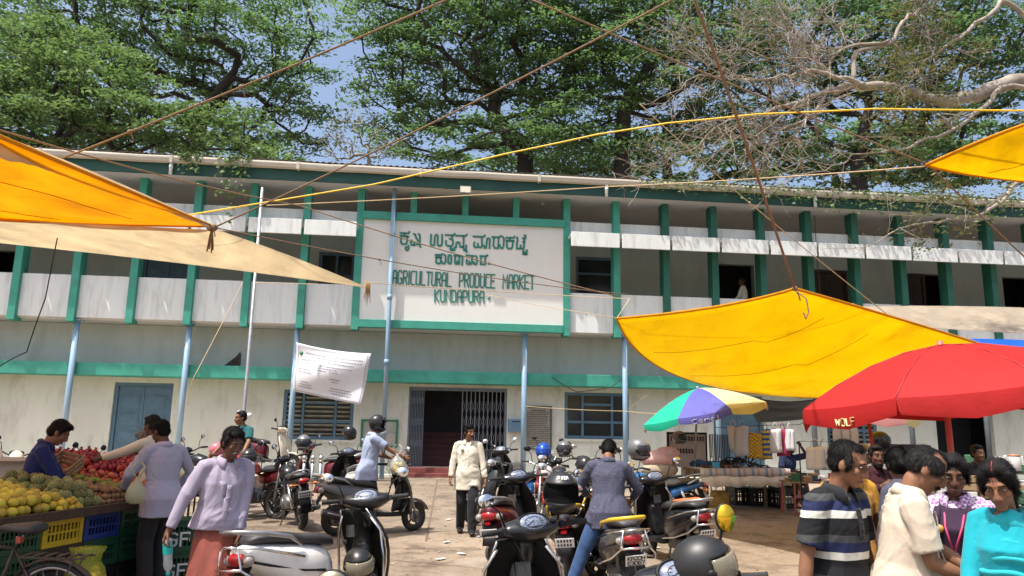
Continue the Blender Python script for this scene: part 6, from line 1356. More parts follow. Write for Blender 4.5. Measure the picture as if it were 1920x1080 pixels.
rope('tan rope running along the fascia from the sign to the small yellow corner', [U(500, 385, 13.0), U(1140, 350, 11.0), U(1735, 312, 8.0)], .008, ROPEP, .02, knots=(.1,))
rope('thin twine from the torn rag across the lower sign to the right tarpaulin corner', [U(692, 530, 11.0), U(965, 548, 13.0), U(1180, 560, 12.6), U(1156, 597, 11.6)], .006, ROPEP, .01, knots=(.5,))
rope('thin twine sagging from the lower sign to the left corner of the right tarpaulin', [U(910, 552, 13.0), U(1156, 596, 11.6)], .005, ROPEP, .02, knots=(.8,))
rope('thin string from the flagpole to the beige strip', [U(478, 530, 12.6), U(600, 533, 12.0)], .005, ROPEP, 0)
rope('slanting cord from parapet down to the blue post at left', [U(455, 530, 19.0), U(362, 710, 17.0), U(352, 760, 17.2)], .008, ROPEP, .02)
rope('black cable looping down from the left tarpaulin to the teal band', [U(112, 425, 9.0), U(85, 560, 9.6), U(50, 660, 10.0), U(-30, 708, 10.4)], .008, WIRE, -.03, 'cable', name='cable')
rope('yellowish clothes line tied between the blue posts right of the gate', [U(988, 762, 19.6), U(1172, 771, 19.8), U(1262, 776, 18.6)], .008, ROPEP, .02, knots=(.02, .62))
rope('twine from the patterned umbrella to the blue post', [U(1176, 768, 19.8), U(1212, 742, 15.6)], .006, ROPEP, 0)
rope('hanging loop of rope below the peak of the yellow tarpaulin', [U(1492, 545, 8.38), U(1512, 560, 8.3), U(1516, 585, 8.3), U(1511, 598, 8.3), U(1506, 585, 8.3)], .008, ROPE, 0)
rope('black cable drooping along the fins in front of the upper gallery', [F(9.1, -.3, 8.1), F(9.12, -.25, 6.9), F(9.2, -.2, 5.6)], .012, WIRE, 0, 'cable', name='cable')
rope('black service cable drooping over the teal band by the window', [F(1.2, .2, 3.1), F(1.9, .14, 2.7), F(2.9, .16, 2.85), F(3.4, .18, 3.25)], .012, WIRE, .02, 'cable', name='cable')
# flag pole
pb = U(457, 780, 18.2); pt_ = U(492, 352, 18.2)
t = thing('flag_pole', 'thin grey steel pole with white wrapped base in front of the left wing', 'pole', (pb.x, pb.y, zpf))
d = pt_ - pb; o = Vector((pb.x, pb.y, zpf)); b = MB(); b.tube([(0, 0, 0), pb - o, pt_ - o], [.045, .045, .035], 10); b.build('pole', mat('galvanised', (.42, .42, .42), .45, .15, 8, metal=.6), t)
b = MB(); random.seed(8)
for k in range(9): b.ell(pb - o + Vector((random.uniform(-.14, .14), random.uniform(-.05, .05), random.uniform(-.07, .07))), (.07, .06, .06), 8, 6)
b.build('cloth_wrap', cloth('white_wrap', (.7, .7, .68)), t)
# banner
bo = U(556, 642, 19.6); c0, c1, c2, c3 = bo, U(696, 663, 19.2), U(677, 760, 19.3), U(549, 733, 19.6)
t = thing('banner', 'white printed notice banner tied to the blue post left of the entrance', 'banner', bo)
def bsurf(u, v):
 p = (c0.lerp(c1, u)).lerp(c3.lerp(c2, u), v); p = p + Vector((0, -.10 * math.sin(u * math.pi) * math.sin(v * math.pi) + .07 * math.sin((u * 1.1 + v * 1.3) * 4.2) * math.sin(v * math.pi) ** .5, -.06 * 4 * u * (1 - u) * (1 - v))); return p - bo
b = MB(); b.sheet([[bsurf(i / 24, j / 18) for j in range(19)] for i in range(25)], .004); b.build('sheet', mat('banner_vinyl', (.74, .73, .76), .5, .03, 3, trans=.15), t)
b = MB(); rg = random.Random(6)
def bp(u, v): return bsurf(u, v) + Vector((0, -.012, 0))
def bline(u0, u1, v, h=.018):
 u = u0
 while u < u1:
  l_ = rg.uniform(.012, .035); e = min(u1, u + l_); b.add([bp(u, v), bp(e, v), bp(e, v + h), bp(u, v + h)], [(0, 1, 2, 3)], 0, False); u = e + .008
for u0, u1, v in ((.14, .92, .15), (.30, .92, .215), (.46, .82, .28), (.34, .80, .36), (.34, .62, .41), (.34, .46, .46), (.50, .62, .47), (.08, .24, .30), (.08, .24, .36), (.06, .24, .50), (.06, .26, .56), (.52, .66, .60), (.55, .63, .65), (.12, .22, .76), (.10, .28, .81), (.08, .28, .86), (.54, .82, .78), (.52, .84, .83), (.56, .82, .88)): bline(u0, u1, v)
for a, c in (((.03, .035), (.97, .035)), ((.03, .965), (.97, .965))):
 for k in range(24): u0 = a[0] + (c[0] - a[0]) * k / 24; u1 = a[0] + (c[0] - a[0]) * (k + 1) / 24; b.add([bp(u0, a[1]), bp(u1, a[1]), bp(u1, a[1] + .008), bp(u0, a[1] + .008)], [(0, 1, 2, 3)], 0, False)
for u in (.03, .962):
 for k in range(18): v0 = .035 + .93 * k / 18; v1 = .035 + .93 * (k + 1) / 18; b.add([bp(u, v0), bp(u + .006, v0), bp(u + .006, v1), bp(u, v1)], [(0, 1, 2, 3)], 0, False)
b.build('printed_text', mat('print_grey', (.25, .25, .28), .7), t)
b = MB(); b.lathe([(.001, 0), (.05, 0), (.05, .006), (.001, .006)], 16, M=Matrix.Translation(bp(.075, .19)) @ Matrix.Rotation(R(90), 4, 'X')); b.build('printed_emblem', mat('print_green', (.05, .22, .10), .7), t)
# ---------------------------------------------------------------- umbrellas
def umbrella(label, top, rad, drop, n, cols, pole_to, pole_m, name='market_umbrella', val=.18, tilt=(0, 0), rot=0, curve=.55, pr=.022, words=None):
 t = thing(name, label, 'umbrella', (pole_to.x, pole_to.y, pole_to.z)); o = Vector(pole_to); ax = (Vector(top) - o)
 M = Matrix.Translation(ax) @ Euler((R(tilt[0]), R(tilt[1]), R(rot))).to_matrix().to_4x4()
 def sp(u, a):                                            # u 0 centre .. 1 rim
  k = a / (2 * math.pi / n); fr = k - math.floor(k); scal = 1 - .055 * u * math.sin(fr * math.pi)
  r_ = rad * u * scal; return Vector((r_ * math.cos(a), r_ * math.sin(a), -drop * (u ** (1 + curve)) - .015 * u * math.sin(fr * math.pi) * rad))
 b = MB(); b.T = M; S = 6
 for g_ in range(n):
  P = []
  for i in range(9):
   u = i / 8; P.append([sp(u, (g_ + j / S) * 2 * math.pi / n) for j in range(S + 1)])
  if val:
   last = P[-1]; P.append([p + Vector((p.x * .012, p.y * .012, -val * .55)) for p in last]); P.append([p + Vector((p.x * .008 , p.y * .008, -val * (1 - .10 * abs(j - S / 2)))) for j, p in enumerate(last)])
   if True:
    for r_ in (P[-1], P[-2]):
     mid = (r_[0] + r_[-1]) * .5
     for j in range(S + 1): r_[j] = r_[j].lerp(mid, .035 if r_ is P[-1] else .018)
  b.sheet(P, .003, g_ % len(cols))
 can = b.build('canopy', cols, t, sharp=R(28))
 b = MB(); b.tube([(0, 0, 0), ax * .5, ax + Vector((0, 0, .04))], pr, 10); b.build('pole', pole_m, t)
 b = MB(); b.T = M; hub = Vector((0, 0, -drop * .72))
 for g_ in range(n):
  a = g_ * 2 * math.pi / n; b.tube([sp(u, a) + Vector((0, 0, -.012)) for u in (0, .25, .5, .75, 1)], .005, 5)
 b.build('ribs', STEEL, t)
 if len(cols) == 1:
  b = MB(); b.T = M
  for g_ in range(n): b.tube([sp(u, g_ * 2 * math.pi / n) + Vector((0, 0, .004)) for u in (0.02, .25, .5, .75, 1)], .006, 5)
  b.build('seams', mat('red_seam', (.30, .012, .016), .6), can)
 b = MB(); b.T = M; b.lathe([(.03, .0), (.03, .012), (.008, .022)], 12)
 b.build('finial', pole_m, t)
 if words:
  for (txt, g0, u0, wd, h, mm) in words:
   b = MB(); a0 = (g0 + .5) * 2 * math.pi / n
   for pl in text_polys(txt, -wd / 2, 0, wd, h, .5):
    q = []
    for x, y in pl:
     base = sp(1, a0 + x / (rad * .96)); zz = -val * .82 + y; q.append(Vector((base.x * 1.016 + .0, base.y * 1.016, base.z + zz)))
    b.T = M; b.tube(q, .0075, 5, flat=.5)
   b.build('lettering', mm, can)
 return t
WPR = mat('white_print', (.7, .7, .68), .5)
U_G = tarp_mat('umbrella_green', (.03, .58, .38), .4); U_B = tarp_mat('umbrella_violet', (.17, .17, .55), .4); U_Y = tarp_mat('umbrella_yellow', (.85, .78, .42), .45); U_P = tarp_mat('umbrella_pink', (.85, .45, .42), .45); U_R = tarp_mat('umbrella_red', (.58, .030, .028), .42, .05)
g0 = at(1296, 15.4)
umbrella('striped umbrella with green, violet, yellow and pink panels', U(1308, 728, 15.0), 1.26, .50, 8, [U_B, U_Y, U_P, U_G], g0, mat('umbrella_pole', (.30, .26, .22), .5), rot=-126, tilt=(10, 6), val=.16, words=[('Camel', 0, 0, .46, .075, WPR)])
g0 = at(1782, 6.75)
umbrella('big plain red umbrella over the shoppers at the right', U(1763, 648, 6.75), 1.32, .46, 8, [U_R], g0, mat('red_pole', (.50, .12, .10), .45), rot=-100 + 8, tilt=(6, -2), val=.19, curve=.75, pr=.026, words=[('WOLF', -2, 0, .20, .06, mat('gold_print', (.7, .55, .25), .5))])
g0 = at(1655, 9.6)
umbrella('yellow and red umbrella half hidden beneath the big red one', U(1622, 756, 9.6), .62, .12, 8, [U_Y, U_P], g0, mat('red_thin_pole', (.36, .03, .03), .45), rot=20, tilt=(6, 0), val=.12)
# ================================================================ fruit stall
random.seed(31)
WOODD = mat('dark_plank', (.07, .045, .03), .8, .35, 6, .3, stretch=(.3, 3, 3)); WOODL = mat('crate_wood', (.30, .20, .11), .8, .3, 6, .2, stretch=(.4, 3, 3))
def crate_mesh(w, d, h, lat=True):
 b = MB(); t_ = .018
 for sx in (-1, 1):
  for sy in (-1, 1): b.box(min(sx * w / 2, sx * (w / 2 - .045)), max(sx * w / 2, sx * (w / 2 - .045)), min(sy * d / 2, sy * (d / 2 - .045)), max(sy * d / 2, sy * (d / 2 - .045)), 0, h)
 for z0, z1 in ((0, .05), (h * .45, h * .53), (h - .055, h)):
  for s_ in (-1, 1):
   b.box(-w / 2 + .045, w / 2 - .045, min(s_ * (d / 2 - .004), s_ * (d / 2 - t_)), max(s_ * (d / 2 - .004), s_ * (d / 2 - t_)), z0, z1)
   b.box(min(s_ * (w / 2 - .004), s_ * (w / 2 - t_)), max(s_ * (w / 2 - .004), s_ * (w / 2 - t_)), -d / 2 + .045, d / 2 - .045, z0, z1)
 k = 9
 for i in range(k):
  x = -w / 2 + .06 + (w - .12) * i / (k - 1)
  for s_ in (-1, 1):
   b.box(x - .008, x + .008, min(s_ * (d / 2 - .008), s_ * (d / 2 - t_)), max(s_ * (d / 2 - .008), s_ * (d / 2 - t_)), .05, h - .055)
  y = -d / 2 + .055 + (d - .11) * i / (k - 1)
  for s_ in (-1, 1): b.box(min(s_ * (w / 2 - .008), s_ * (w / 2 - t_)), max(s_ * (w / 2 - .008), s_ * (w / 2 - t_)), y - .008, y + .008, .05, h - .055)
 b.box(-w / 2 + .02, w / 2 - .02, -d / 2 + .02, d / 2 - .02, .01, .02); b.box(-w / 2 - .012, w / 2 + .012, -d / 2 - .012, d / 2 + .012, h, h + .014)
 b.box(-w / 2 + .03, w / 2 - .03, -d / 2 + .03, d / 2 - .03, h - .10, h - .09); return b
CR = {k: mat('crate_' + k, c, .45, .12, 5, dirt=(.05, .04, .03), dscale=5, damt=.45) for k, c in {'black': (.016, .016, .017), 'green': (.010, .075, .035), 'yellow': (.62, .44, .012), 'blue': (.012, .04, .22), 'dkgreen': (.012, .045, .028)}.items()}
_cm = {}
def crate(label, loc, rz, col, w=.52, d=.36, h=.30, group=None, letters=None):
 key = (w, d, h); t = thing('crate', label, 'crate', loc, rz, group)
 if key not in _cm: o = crate_mesh(w, d, h).build('crate_body', CR[col], t); _cm[key] = o
 else: o = _cm[key].copy(); COL.objects.link(o); o.parent = t
 o.material_slots[0].link = 'OBJECT'; o.material_slots[0].material = CR[col]
 if letters:
  b = MB()
  for face in (0, 1):
   Mf = Matrix.Translation((0, -d / 2 - .003, h * .2)) @ Matrix.Rotation(R(90), 4, 'X') if face == 0 else Matrix.Translation((w / 2 + .003, 0, h * .2)) @ Matrix.Rotation(R(90), 4, 'Z') @ Matrix.Rotation(R(90), 4, 'X')
   strokes(b, text_polys(letters, -.10, 0, .20, h * .42, .5), Mf, .02, .004)
  b.build('letters', WPR, t)
 return t
# front row of crates that carries the tray; runs from the left edge away to the right
SA, SB = Vector((-4.25, 5.95, 0)), Vector((-3.78, 8.35, 0))            # near and far end of the tray's front edge, on the ground
sdir = (SB - SA).normalized(); sang = math.atan2(sdir.y, sdir.x); sn = Vector((-sdir.y, sdir.x, 0))    # sn points to the seller
cols_ = [('black', 'black', 'black'), ('black', 'green', 'green'), ('black', 'black', 'yellow'), ('black', 'green', 'blue'), ('black', 'green', 'green')]
nm = ['nearest', 'second', 'third', 'fourth', 'farthest']
for i, cs in enumerate(cols_):
 p = SA + sdir * (.22 + .50 * i) + sn * .26
 for j, c in enumerate(cs):
  lab = {('yellow'): 'yellow plastic crate on black ones under the fruit tray', ('blue'): 'dark blue plastic crate under the fruit tray beside the yellow crate'}.get(c, '%s plastic crate, %s of the %s column under the fruit tray' % (c, ('bottom', 'middle', 'top')[j], nm[i]))
  crate(lab, (p.x + .01 * (j % 2), p.y, .003 + j * .262), sang, c, .48, .40, .245)
TZ = .81
TM = Matrix((Vector((*sdir.xy, 0)), Vector((*sn.xy, 0)), Vector((0, 0, 1)))).transposed().to_4x4(); TM.translation = SA + Vector((0, 0, TZ))
tilt = Matrix.Rotation(R(9), 4, 'X')                                     # tray slopes up towards the seller
t = thing('fruit_tray', 'long dark wooden sloping tray heaped with fruit on stacked crates', 'tray', SA + Vector((0, 0, TZ))); b = MB()
TT = Matrix.Translation(-(SA + Vector((0, 0, TZ)))) @ TM @ tilt
b.T = TT; b.box(-.75, 2.55, -.02, 1.12, .0, .025); b.build('deck', WOODD, t);
b = MB(); b.T = TT; b.box(-.78, 2.58, -.05, -.022, -.03, .055); b.box(-.78, 2.58, 1.122, 1.15, -.03, .055); bevel(b.build('edge_board', WOODD, t), .004)
b = MB(); b.T = TT; b.box(-.78, -.752, -.02, 1.12, .0, .06); b.box(2.552, 2.58, -.02, 1.12, 0, .06); b.build('end_board', WOODD, t)
FRM = TM @ tilt
def fruit_proto(kind):
 b = MB(); rg = random.Random(len(kind))
 if kind == 'orange':
  b.ell((0, 0, 0), (.044, .044, .041), 14, 9); b.ell((0, 0, .040), (.006, .006, .004), 6, 4)
 if kind == 'lime': b.ell((0, 0, 0), (.030, .026, .026), 12, 8); b.ell((.03, 0, 0), (.006, .006, .006), 6, 4)
 if kind == 'pom':
  b.ell((0, 0, 0), (.042, .042, .040), 14, 9); b.tube([(0, 0, .036), (0, 0, .050), (0, 0, .060)], [.010, .013, .019], 8)
 if kind == 'custard':
  for i in range(7):
   th = math.pi * (i + .5) / 7; k = max(4, int(11 * math.sin(th)))
   for j in range(k): a = 2 * math.pi * j / k + i * .4; d = Vector((math.sin(th) * math.cos(a), math.sin(th) * math.sin(a), .92 * math.cos(th))) * .036; b.ell(d, (.0125,) * 3, 6, 5)
  b.ell((0, 0, 0), (.037, .037, .034), 10, 7)
 if kind == 'sapota': b.ell((0, 0, 0), (.028, .027, .026), 10, 7); b.ell((0, 0, .026), (.005, .005, .003), 6, 4)
 if kind == 'mango': b.loft([[(x, w * math.cos(a), w * .9 * math.sin(a) + z) for a in [2 * math.pi * k / 12 for k in range(12)]] for x, w, z in ((-.055, .006, 0), (-.045, .022, 0), (-.02, .034, .002), (.012, .036, .004), (.036, .026, .006), (.052, .010, .004))])
 if kind == 'apple': b.ell((0, 0, 0), (.036, .036, .033), 12, 8); b.tube([(0, 0, .028), (.003, 0, .045)], .0025, 5)
 if kind == 'carrot': b.tube([(-.09, 0, 0), (-.08, 0, 0), (0, 0, .004), (.08, 0, 0), (.10, 0, 0)], [.010, .018, .016, .009, .003], 9)
 if kind == 'gourd': b.ell((0, 0, 0), (.055, .05, .05), 14, 9); b.ell((.05, 0, 0), (.012, .012, .012), 6, 4)
 return b
def fruit_mat(name, c, c2, rough=.45):
 mt = mat(name, c, rough, .1, 12, .05, 150, spec=.35, dirt=c2, dscale=14, damt=.6); nt = mt.node_tree
 oi = nt.nodes.new('ShaderNodeObjectInfo'); hs = nt.nodes.new('ShaderNodeHueSaturation'); b = nt.nodes['Principled BSDF']; src = b.inputs['Base Color'].links[0].from_socket
 mr = nt.nodes.new('ShaderNodeMapRange'); mr.inputs[3].default_value = .62; mr.inputs[4].default_value = 1.25; nt.links.new(oi.outputs['Random'], mr.inputs[0]); nt.links.new(mr.outputs[0], hs.inputs['Value'])
 m2 = nt.nodes.new('ShaderNodeMapRange'); m2.inputs[3].default_value = .485; m2.inputs[4].default_value = .515; nt.links.new(oi.outputs['Random'], m2.inputs[0]); nt.links.new(m2.outputs[0], hs.inputs['Hue'])
 nt.links.new(src, hs.inputs['Color']); nt.links.new(hs.outputs[0], b.inputs['Base Color']); return mt
FM = {'orange': fruit_mat('sweet_lime_skin', (.52, .43, .05), (.30, .31, .05)), 'lime': fruit_mat('lemon_skin', (.62, .46, .05), (.5, .42, .08)), 'pom': fruit_mat('pomegranate_skin', (.36, .03, .035), (.42, .12, .07)), 'custard': fruit_mat('custard_apple_skin', (.27, .29, .11), (.13, .14, .05), .7), 'sapota': fruit_mat('sapota_skin', (.26, .15, .08), (.2, .12, .07), .8), 'mango': fruit_mat('mango_skin', (.20, .24, .03), (.42, .32, .05)), 'apple': fruit_mat('apple_skin', (.44, .09, .06), (.50, .32, .09)), 'carrot': fruit_mat('carrot_skin', (.72, .16, .02), (.6, .14, .03)), 'gourd': fruit_mat('melon_skin', (.55, .58, .36), (.44, .5, .26))}
_fp = {}
def pile(kind, name, label, cat, group, M, x0, x1, y0, y1, layers, sp, scale=1.0, z0=.025, jitter=.12, shrink=.5, maxn=400, kindrot=True):
 """layers of fruit heaped in a rectangle of the frame M"""
 r_ = random.Random(hash(kind) % 1000 if False else len(kind) * 7 + int(x0 * 100)); n = 0
 for L in range(layers):
  ix = shrink * sp * L * (.9); iy = shrink * sp * L
  a0, a1, c0, c1 = x0 + ix, x1 - ix, y0 + iy, y1 - iy * .6
  if a1 < a0 or c1 < c0: break
  nx = int((a1 - a0) / sp) + 1; ny = int((c1 - c0) / sp) + 1
  for i in range(nx):
   for j in range(ny):
    if n >= maxn: return
    p = M @ Vector((a0 + (i + .5 * (j % 2)) * sp + r_.gauss(0, sp * jitter), c0 + j * sp * .95 + r_.gauss(0, sp * jitter), z0 + sp * .46 + L * sp * .74 + r_.gauss(0, sp * .04)))
    if kind not in _fp: o = fruit_proto(kind).build(name, FM[kind]); _fp[kind] = o
    else: o = _fp[kind].copy(); COL.objects.link(o); o.name = name
    s_ = scale * r_.uniform(.88, 1.12); o.location = p; o.scale = (s_, s_, s_ * r_.uniform(.92, 1.06))
    o.rotation_euler = (r_.uniform(-.6, .6), r_.uniform(-.6, .6), r_.uniform(0, 6.28)) if kind != 'carrot' else (0, r_.gauss(0, .1), r_.gauss(.9, .12))
    tag(o, label, cat, group); n += 1
pile('orange', 'sweet_lime', 'yellow green sweet lime in the big heap at the near end of the fruit tray', 'fruit', 'sweet limes heaped on the fruit tray', FRM, -.62, 1.16, .06, .95, 4, .092, 1.05, shrink=.55)
pile('lime', 'lemon', 'yellow lemon in the rows along the tray edge next to the sweet limes', 'fruit', 'lemons along the front of the fruit tray', FRM, 1.06, 1.36, .0, .3, 2, .062, 1.0)
pile('custard', 'custard_apple', 'knobbly pale green custard apple heaped in the middle of the tray', 'fruit', 'custard apples on the fruit tray', FRM, 1.24, 1.62, .10, .95, 3, .086, 1.08)
pile('sapota', 'sapota', 'small brown sapota fruit heaped between custard apples and mangoes', 'fruit', 'sapotas on the fruit tray', FRM, 1.68, 1.98, .05, .92, 3, .060, 1.05)
pile('mango', 'mango', 'green mango in the heap at the far end of the tray', 'fruit', 'mangoes on the fruit tray', FRM, 2.03, 2.26, .05, .95, 2, .085, 1.0)
pile('apple', 'apple', 'red and yellow apple below the slatted wooden box', 'fruit', 'apples at the far end of the fruit tray', FRM, 2.32, 2.50, .05, .95, 3, .074, 1.0)
# second counter behind: pomegranates
PC = Vector((-4.95, 9.1, 0)); PM_ = Matrix.Translation(PC + Vector((0, 0, .93))) @ Matrix.Rotation(R(10), 4, 'Z') @ Matrix.Rotation(R(13), 4, 'X')
t = thing('pomegranate_counter', 'dark plank counter heaped with red pomegranates behind the fruit seller', 'counter', PC, R(10)); b = MB(); b.T = Matrix.Translation((0, 0, .93)) @ Matrix.Rotation(R(13), 4, 'X'); b.box(-.78, .72, -.05, .75, -.03, 0); b.box(-.8, .74, -.08, -.052, -.05, .035); b.build('deck', WOODD, t)
for x, y in ((-.7, .0), (.65, .0), (-.7, .6), (.65, .6)): b = MB(); b.box(x - .03, x + .03, y - .03, y + .03, 0, .89 + y * .23); b.build('leg', WOODD, t)
pile('pom', 'pomegranate', 'red pomegranate in the pyramid on the counter behind the seller', 'fruit', 'pomegranates piled on the dark counter', PM_, -.70, .64, .0, .66, 4, .084, 1.05, 0, shrink=.5)
for i, c in enumerate(('black', 'dkgreen')): crate(('dark crate standing under the pomegranates on the left', 'dark green crate standing under the pomegranates on the right')[i], (PC.x - .35 + .62 * i, PC.y - .02 + .1 * i, .02), R(10), c, .52, .38, .55)
# slatted wooden box, carrots, melons, cardboard box
p = FRM @ Vector((2.15, 1.0, .12)); t = thing('wooden_box', 'slatted wooden fruit box tipped towards the apples on the tray', 'box', p, sang); t.rotation_euler = (R(14), R(-24), sang + .2); t.scale = (.8, .8, .8); b = MB()
for z in (.02, .09, .16):
 b.box(-.22, .22, -.16, -.148, z, z + .05); b.box(-.22, .22, .148, .16, z, z + .05); b.box(-.22, -.208, -.147, .147, z, z + .05); b.box(.208, .22, -.147, .147, z, z + .05)
for y in (-.1, 0, .1): b.box(-.2, .2, y - .04, y + .04, .0, .012)
b.build('slats', WOODL, t); b = MB()
for x in (-.2, .2):
 for y in (-.14, .14): b.box(x - .012, x + .012, y - .012, y + .012, .0, .22)
b.build('corner_post', WOODL, t)
CM = Matrix.Translation(Vector((-5.02, 6.95, 1.0))) @ Matrix.Rotation(R(6), 4, 'X')
t = thing('carrot_crate', 'dark crate stack holding carrots at the left edge', 'crate', (-5.1, 7.1, .01)); crate_mesh(.6, .5, .94).build('crate_body', CR['black'], t)
pile('carrot', 'carrot', 'orange carrot in the bundle at the left edge behind the sweet limes', 'vegetable', 'carrots at the left edge', CM, -.20, .24, -.15, .12, 3, .042, 1.25, -.01)
pile('gourd', 'melon', 'pale green round melon by the buyers beyond the apples', 'fruit', 'pale melons beyond the apples', Matrix.Translation((-3.72, 9.1, .92)), -.26, .2, -.1, .25, 2, .11, 1.0, 0)
t = thing('melon_stand', 'dark crate stack carrying the pale melons beyond the apples', 'crate', (-3.74, 9.15, .012)); crate_mesh(.62, .5, .90).build('crate_body', CR['dkgreen'], t)
t = thing('cardboard_box', 'plain pale cardboard box on a dark crate behind the seller at the left edge', 'box', (U(20, 850, 9.2).x, 9.2, .92)); b = MB(); b.box(-.34, .34, -.2, .2, 0, .27); bevel(b.build('carton', mat('cardboard', (.42, .36, .30), .85, .1, 5), t), .006); b = MB(); b.box(-.35, .35, -.36, -.2, .262, .268); b.box(-.34, .34, .2, .34, .27, .276); b.build('flap', mat('cardboard', (.42, .36, .30)), t)
t = thing('box_stand', 'dark crate standing under the cardboard box at the left edge', 'crate', (U(20, 850, 9.2).x, 9.2, .012)); crate_mesh(.68, .42, .89).build('crate_body', CR['black'], t)
# SF crates by the old man
for j in range(3):
 if j < 2: crate(('lower', 'upper')[j] + ' green crate lettered SF behind the old man', at(352, 8.35, .003 + j * .315), R(28), 'green', .46, .36, .30, letters='SF')
# net bag of limes and litter
p = at(192, 7.0); t = thing('net_bag', 'knotted yellow green net bag full of limes on the ground by the crates', 'bag', p); b = MB()
b.loft([[(r_ * math.cos(a) * (1 + .06 * math.sin(a * 5 + z * 30)), r_ * .8 * math.sin(a), z) for a in [2 * math.pi * k / 24 for k in range(24)]] for r_, z in ((.14, .0), (.19, .05), (.20, .16), (.185, .28), (.15, .37), (.11, .43), (.13, .49), (.16, .54))]); b.build('net', glass('lime_net', (.52, .58, .06), .6, .38), t)
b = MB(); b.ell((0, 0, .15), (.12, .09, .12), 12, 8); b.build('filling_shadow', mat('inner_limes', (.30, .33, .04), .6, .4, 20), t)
BM_ = Matrix.Translation(p); rr_ = random.Random(4)
for k in range(38):
 a = rr_.uniform(0, 6.28); z = rr_.uniform(.04, .36); q = .15 - .14 * max(0, z - .2); o = _fp['lime'].copy(); COL.objects.link(o); o.name = 'lime'; o.scale = (1.35,) * 3; o.location = p + Vector((q * math.cos(a), q * .8 * math.sin(a), z)); o.rotation_euler = (a, z * 9, 0); tag(o, 'lime inside the yellow green net bag on the ground', 'fruit', 'limes in the net bag')
def poly_bag(label, p, w, h, mt, fill=None, n=0, grp=None):
 t = thing('plastic_bag', label, 'bag', p); b = MB()
 b.loft([[(r_ * w * math.cos(a) * (1 + .05 * math.sin(a * 4 + z * 20)), r_ * w * .75 * math.sin(a), -z * h) for a in [2 * math.pi * k / 20 for k in range(20)]] for r_, z in ((.10, 0), (.16, .1), (.55, .28), (.9, .5), (1.0, .72), (.8, .92), (.4, 1.0))]); b.build('film', mt, t)
 b = MB()
 for s_ in (-1, 1): b.tube([(s_ * .02, 0, -.02 * h), (s_ * .07, 0, .08), (s_ * .02, .02, .13)], [.012, .008, .012], 6)
 b.build('handle', mt, t)
 for k in range(n):
  a = k * 2.4; z = -h * (.5 + .42 * ((k * .37) % 1)); q = w * .55 * (((k * .61) % 1) ** .5); o = _fp['lime'].copy(); COL.objects.link(o); o.name = 'lime'; o.location = p + Vector((q * math.cos(a), q * .7 * math.sin(a), z)); o.scale = (1.1,) * 3; tag(o, grp[0], 'fruit', grp[1])
 return t
FILM = glass('clear_film', (.66, .68, .62), .18, .30)
poly_bag('clear bag of yellow limes held by the man in the helmet', U(745, 850, 11.35) + Vector((0, 0, .0)), .16, .30, FILM, None, 24, ('lime inside the clear bag held by the helmeted man', 'limes in the held bag'))
poly_bag('clear crumpled bag of greens held by the man in grey lavender', U(258, 893, 7.5), .10, .26, glass('green_film', (.45, .47, .30), .3, .62))
# bottle held by the old man
pl_ = r5['palms'][1]; p = wpos(r5, pl_[0]) ; t = thing('water_bottle', 'clear water bottle with turquoise label hanging from the old man\'s hand', 'bottle', p); t.rotation_euler = (R(6), R(-4), 0)
b = MB(); b.lathe([(.012, -.235), (.013, -.215), (.030, -.19), (.034, -.16), (.032, -.12), (.034, -.08), (.034, .0), (.028, .02), (.02, .03)], 16); b.build('bottle_body', glass('clear_plastic', (.62, .72, .72), .06, .42), t)
b = MB(); b.lathe([(.0352, -.085), (.0352, -.01)], 16, caps=False); b.lathe([(.016, -.245), (.016, -.222)], 12); b.build('label', mat('turquoise_label', (.01, .42, .40), .4), t)
# watch, thread, name card, flower, hand bag
def wrist_band(r, i, m_, w=.016, rad=.031, name='wrist_band', face=False):
 S_, E, W_ = r['arms'][i]; d = (W_ - E).normalized(); q = MB(); q.T = r['RT']; c = W_ - d * .02; M = up_axis_rot(c, c + d); q.lathe([(rad - .003, -w / 2), (rad, -w / 2), (rad, w / 2), (rad - .003, w / 2)], 18, M=M, caps=False)
 if face:
  for a in (0, 90, 180): q.lathe([(.001, 0), (.017, 0), (.017, .008), (.001, .009)], 14, M=M @ Matrix.Rotation(R(a), 4, 'Z') @ Matrix.Translation((rad - .002, 0, 0)) @ Matrix.Rotation(R(90), 4, 'Y'))
 q.build(name, m_, r['t'])
wrist_band(r13, 1, mat('red_thread', (.55, .03, .03), .7), .022, .030, 'wrist_thread'); wrist_band(r14, 0, BLK, .018, .028, 'wrist_watch', True); wrist_band(r15, 0, mat('dark_bangle', (.05, .02, .06), .3), .02, .031, 'bangle')
def drape(r, name, fn, nu, nv, m_, th=.006):
 q = MB(); q.T = r['RT']; q.sheet([[fn(i / (nu - 1), j / (nv - 1)) for j in range(nv)] for i in range(nu)], th); return q.build(name, m_, r['t'])
def front(r, x, h, out): return r['spine'](h) + r['Rc'] @ Vector((x, out, 0))
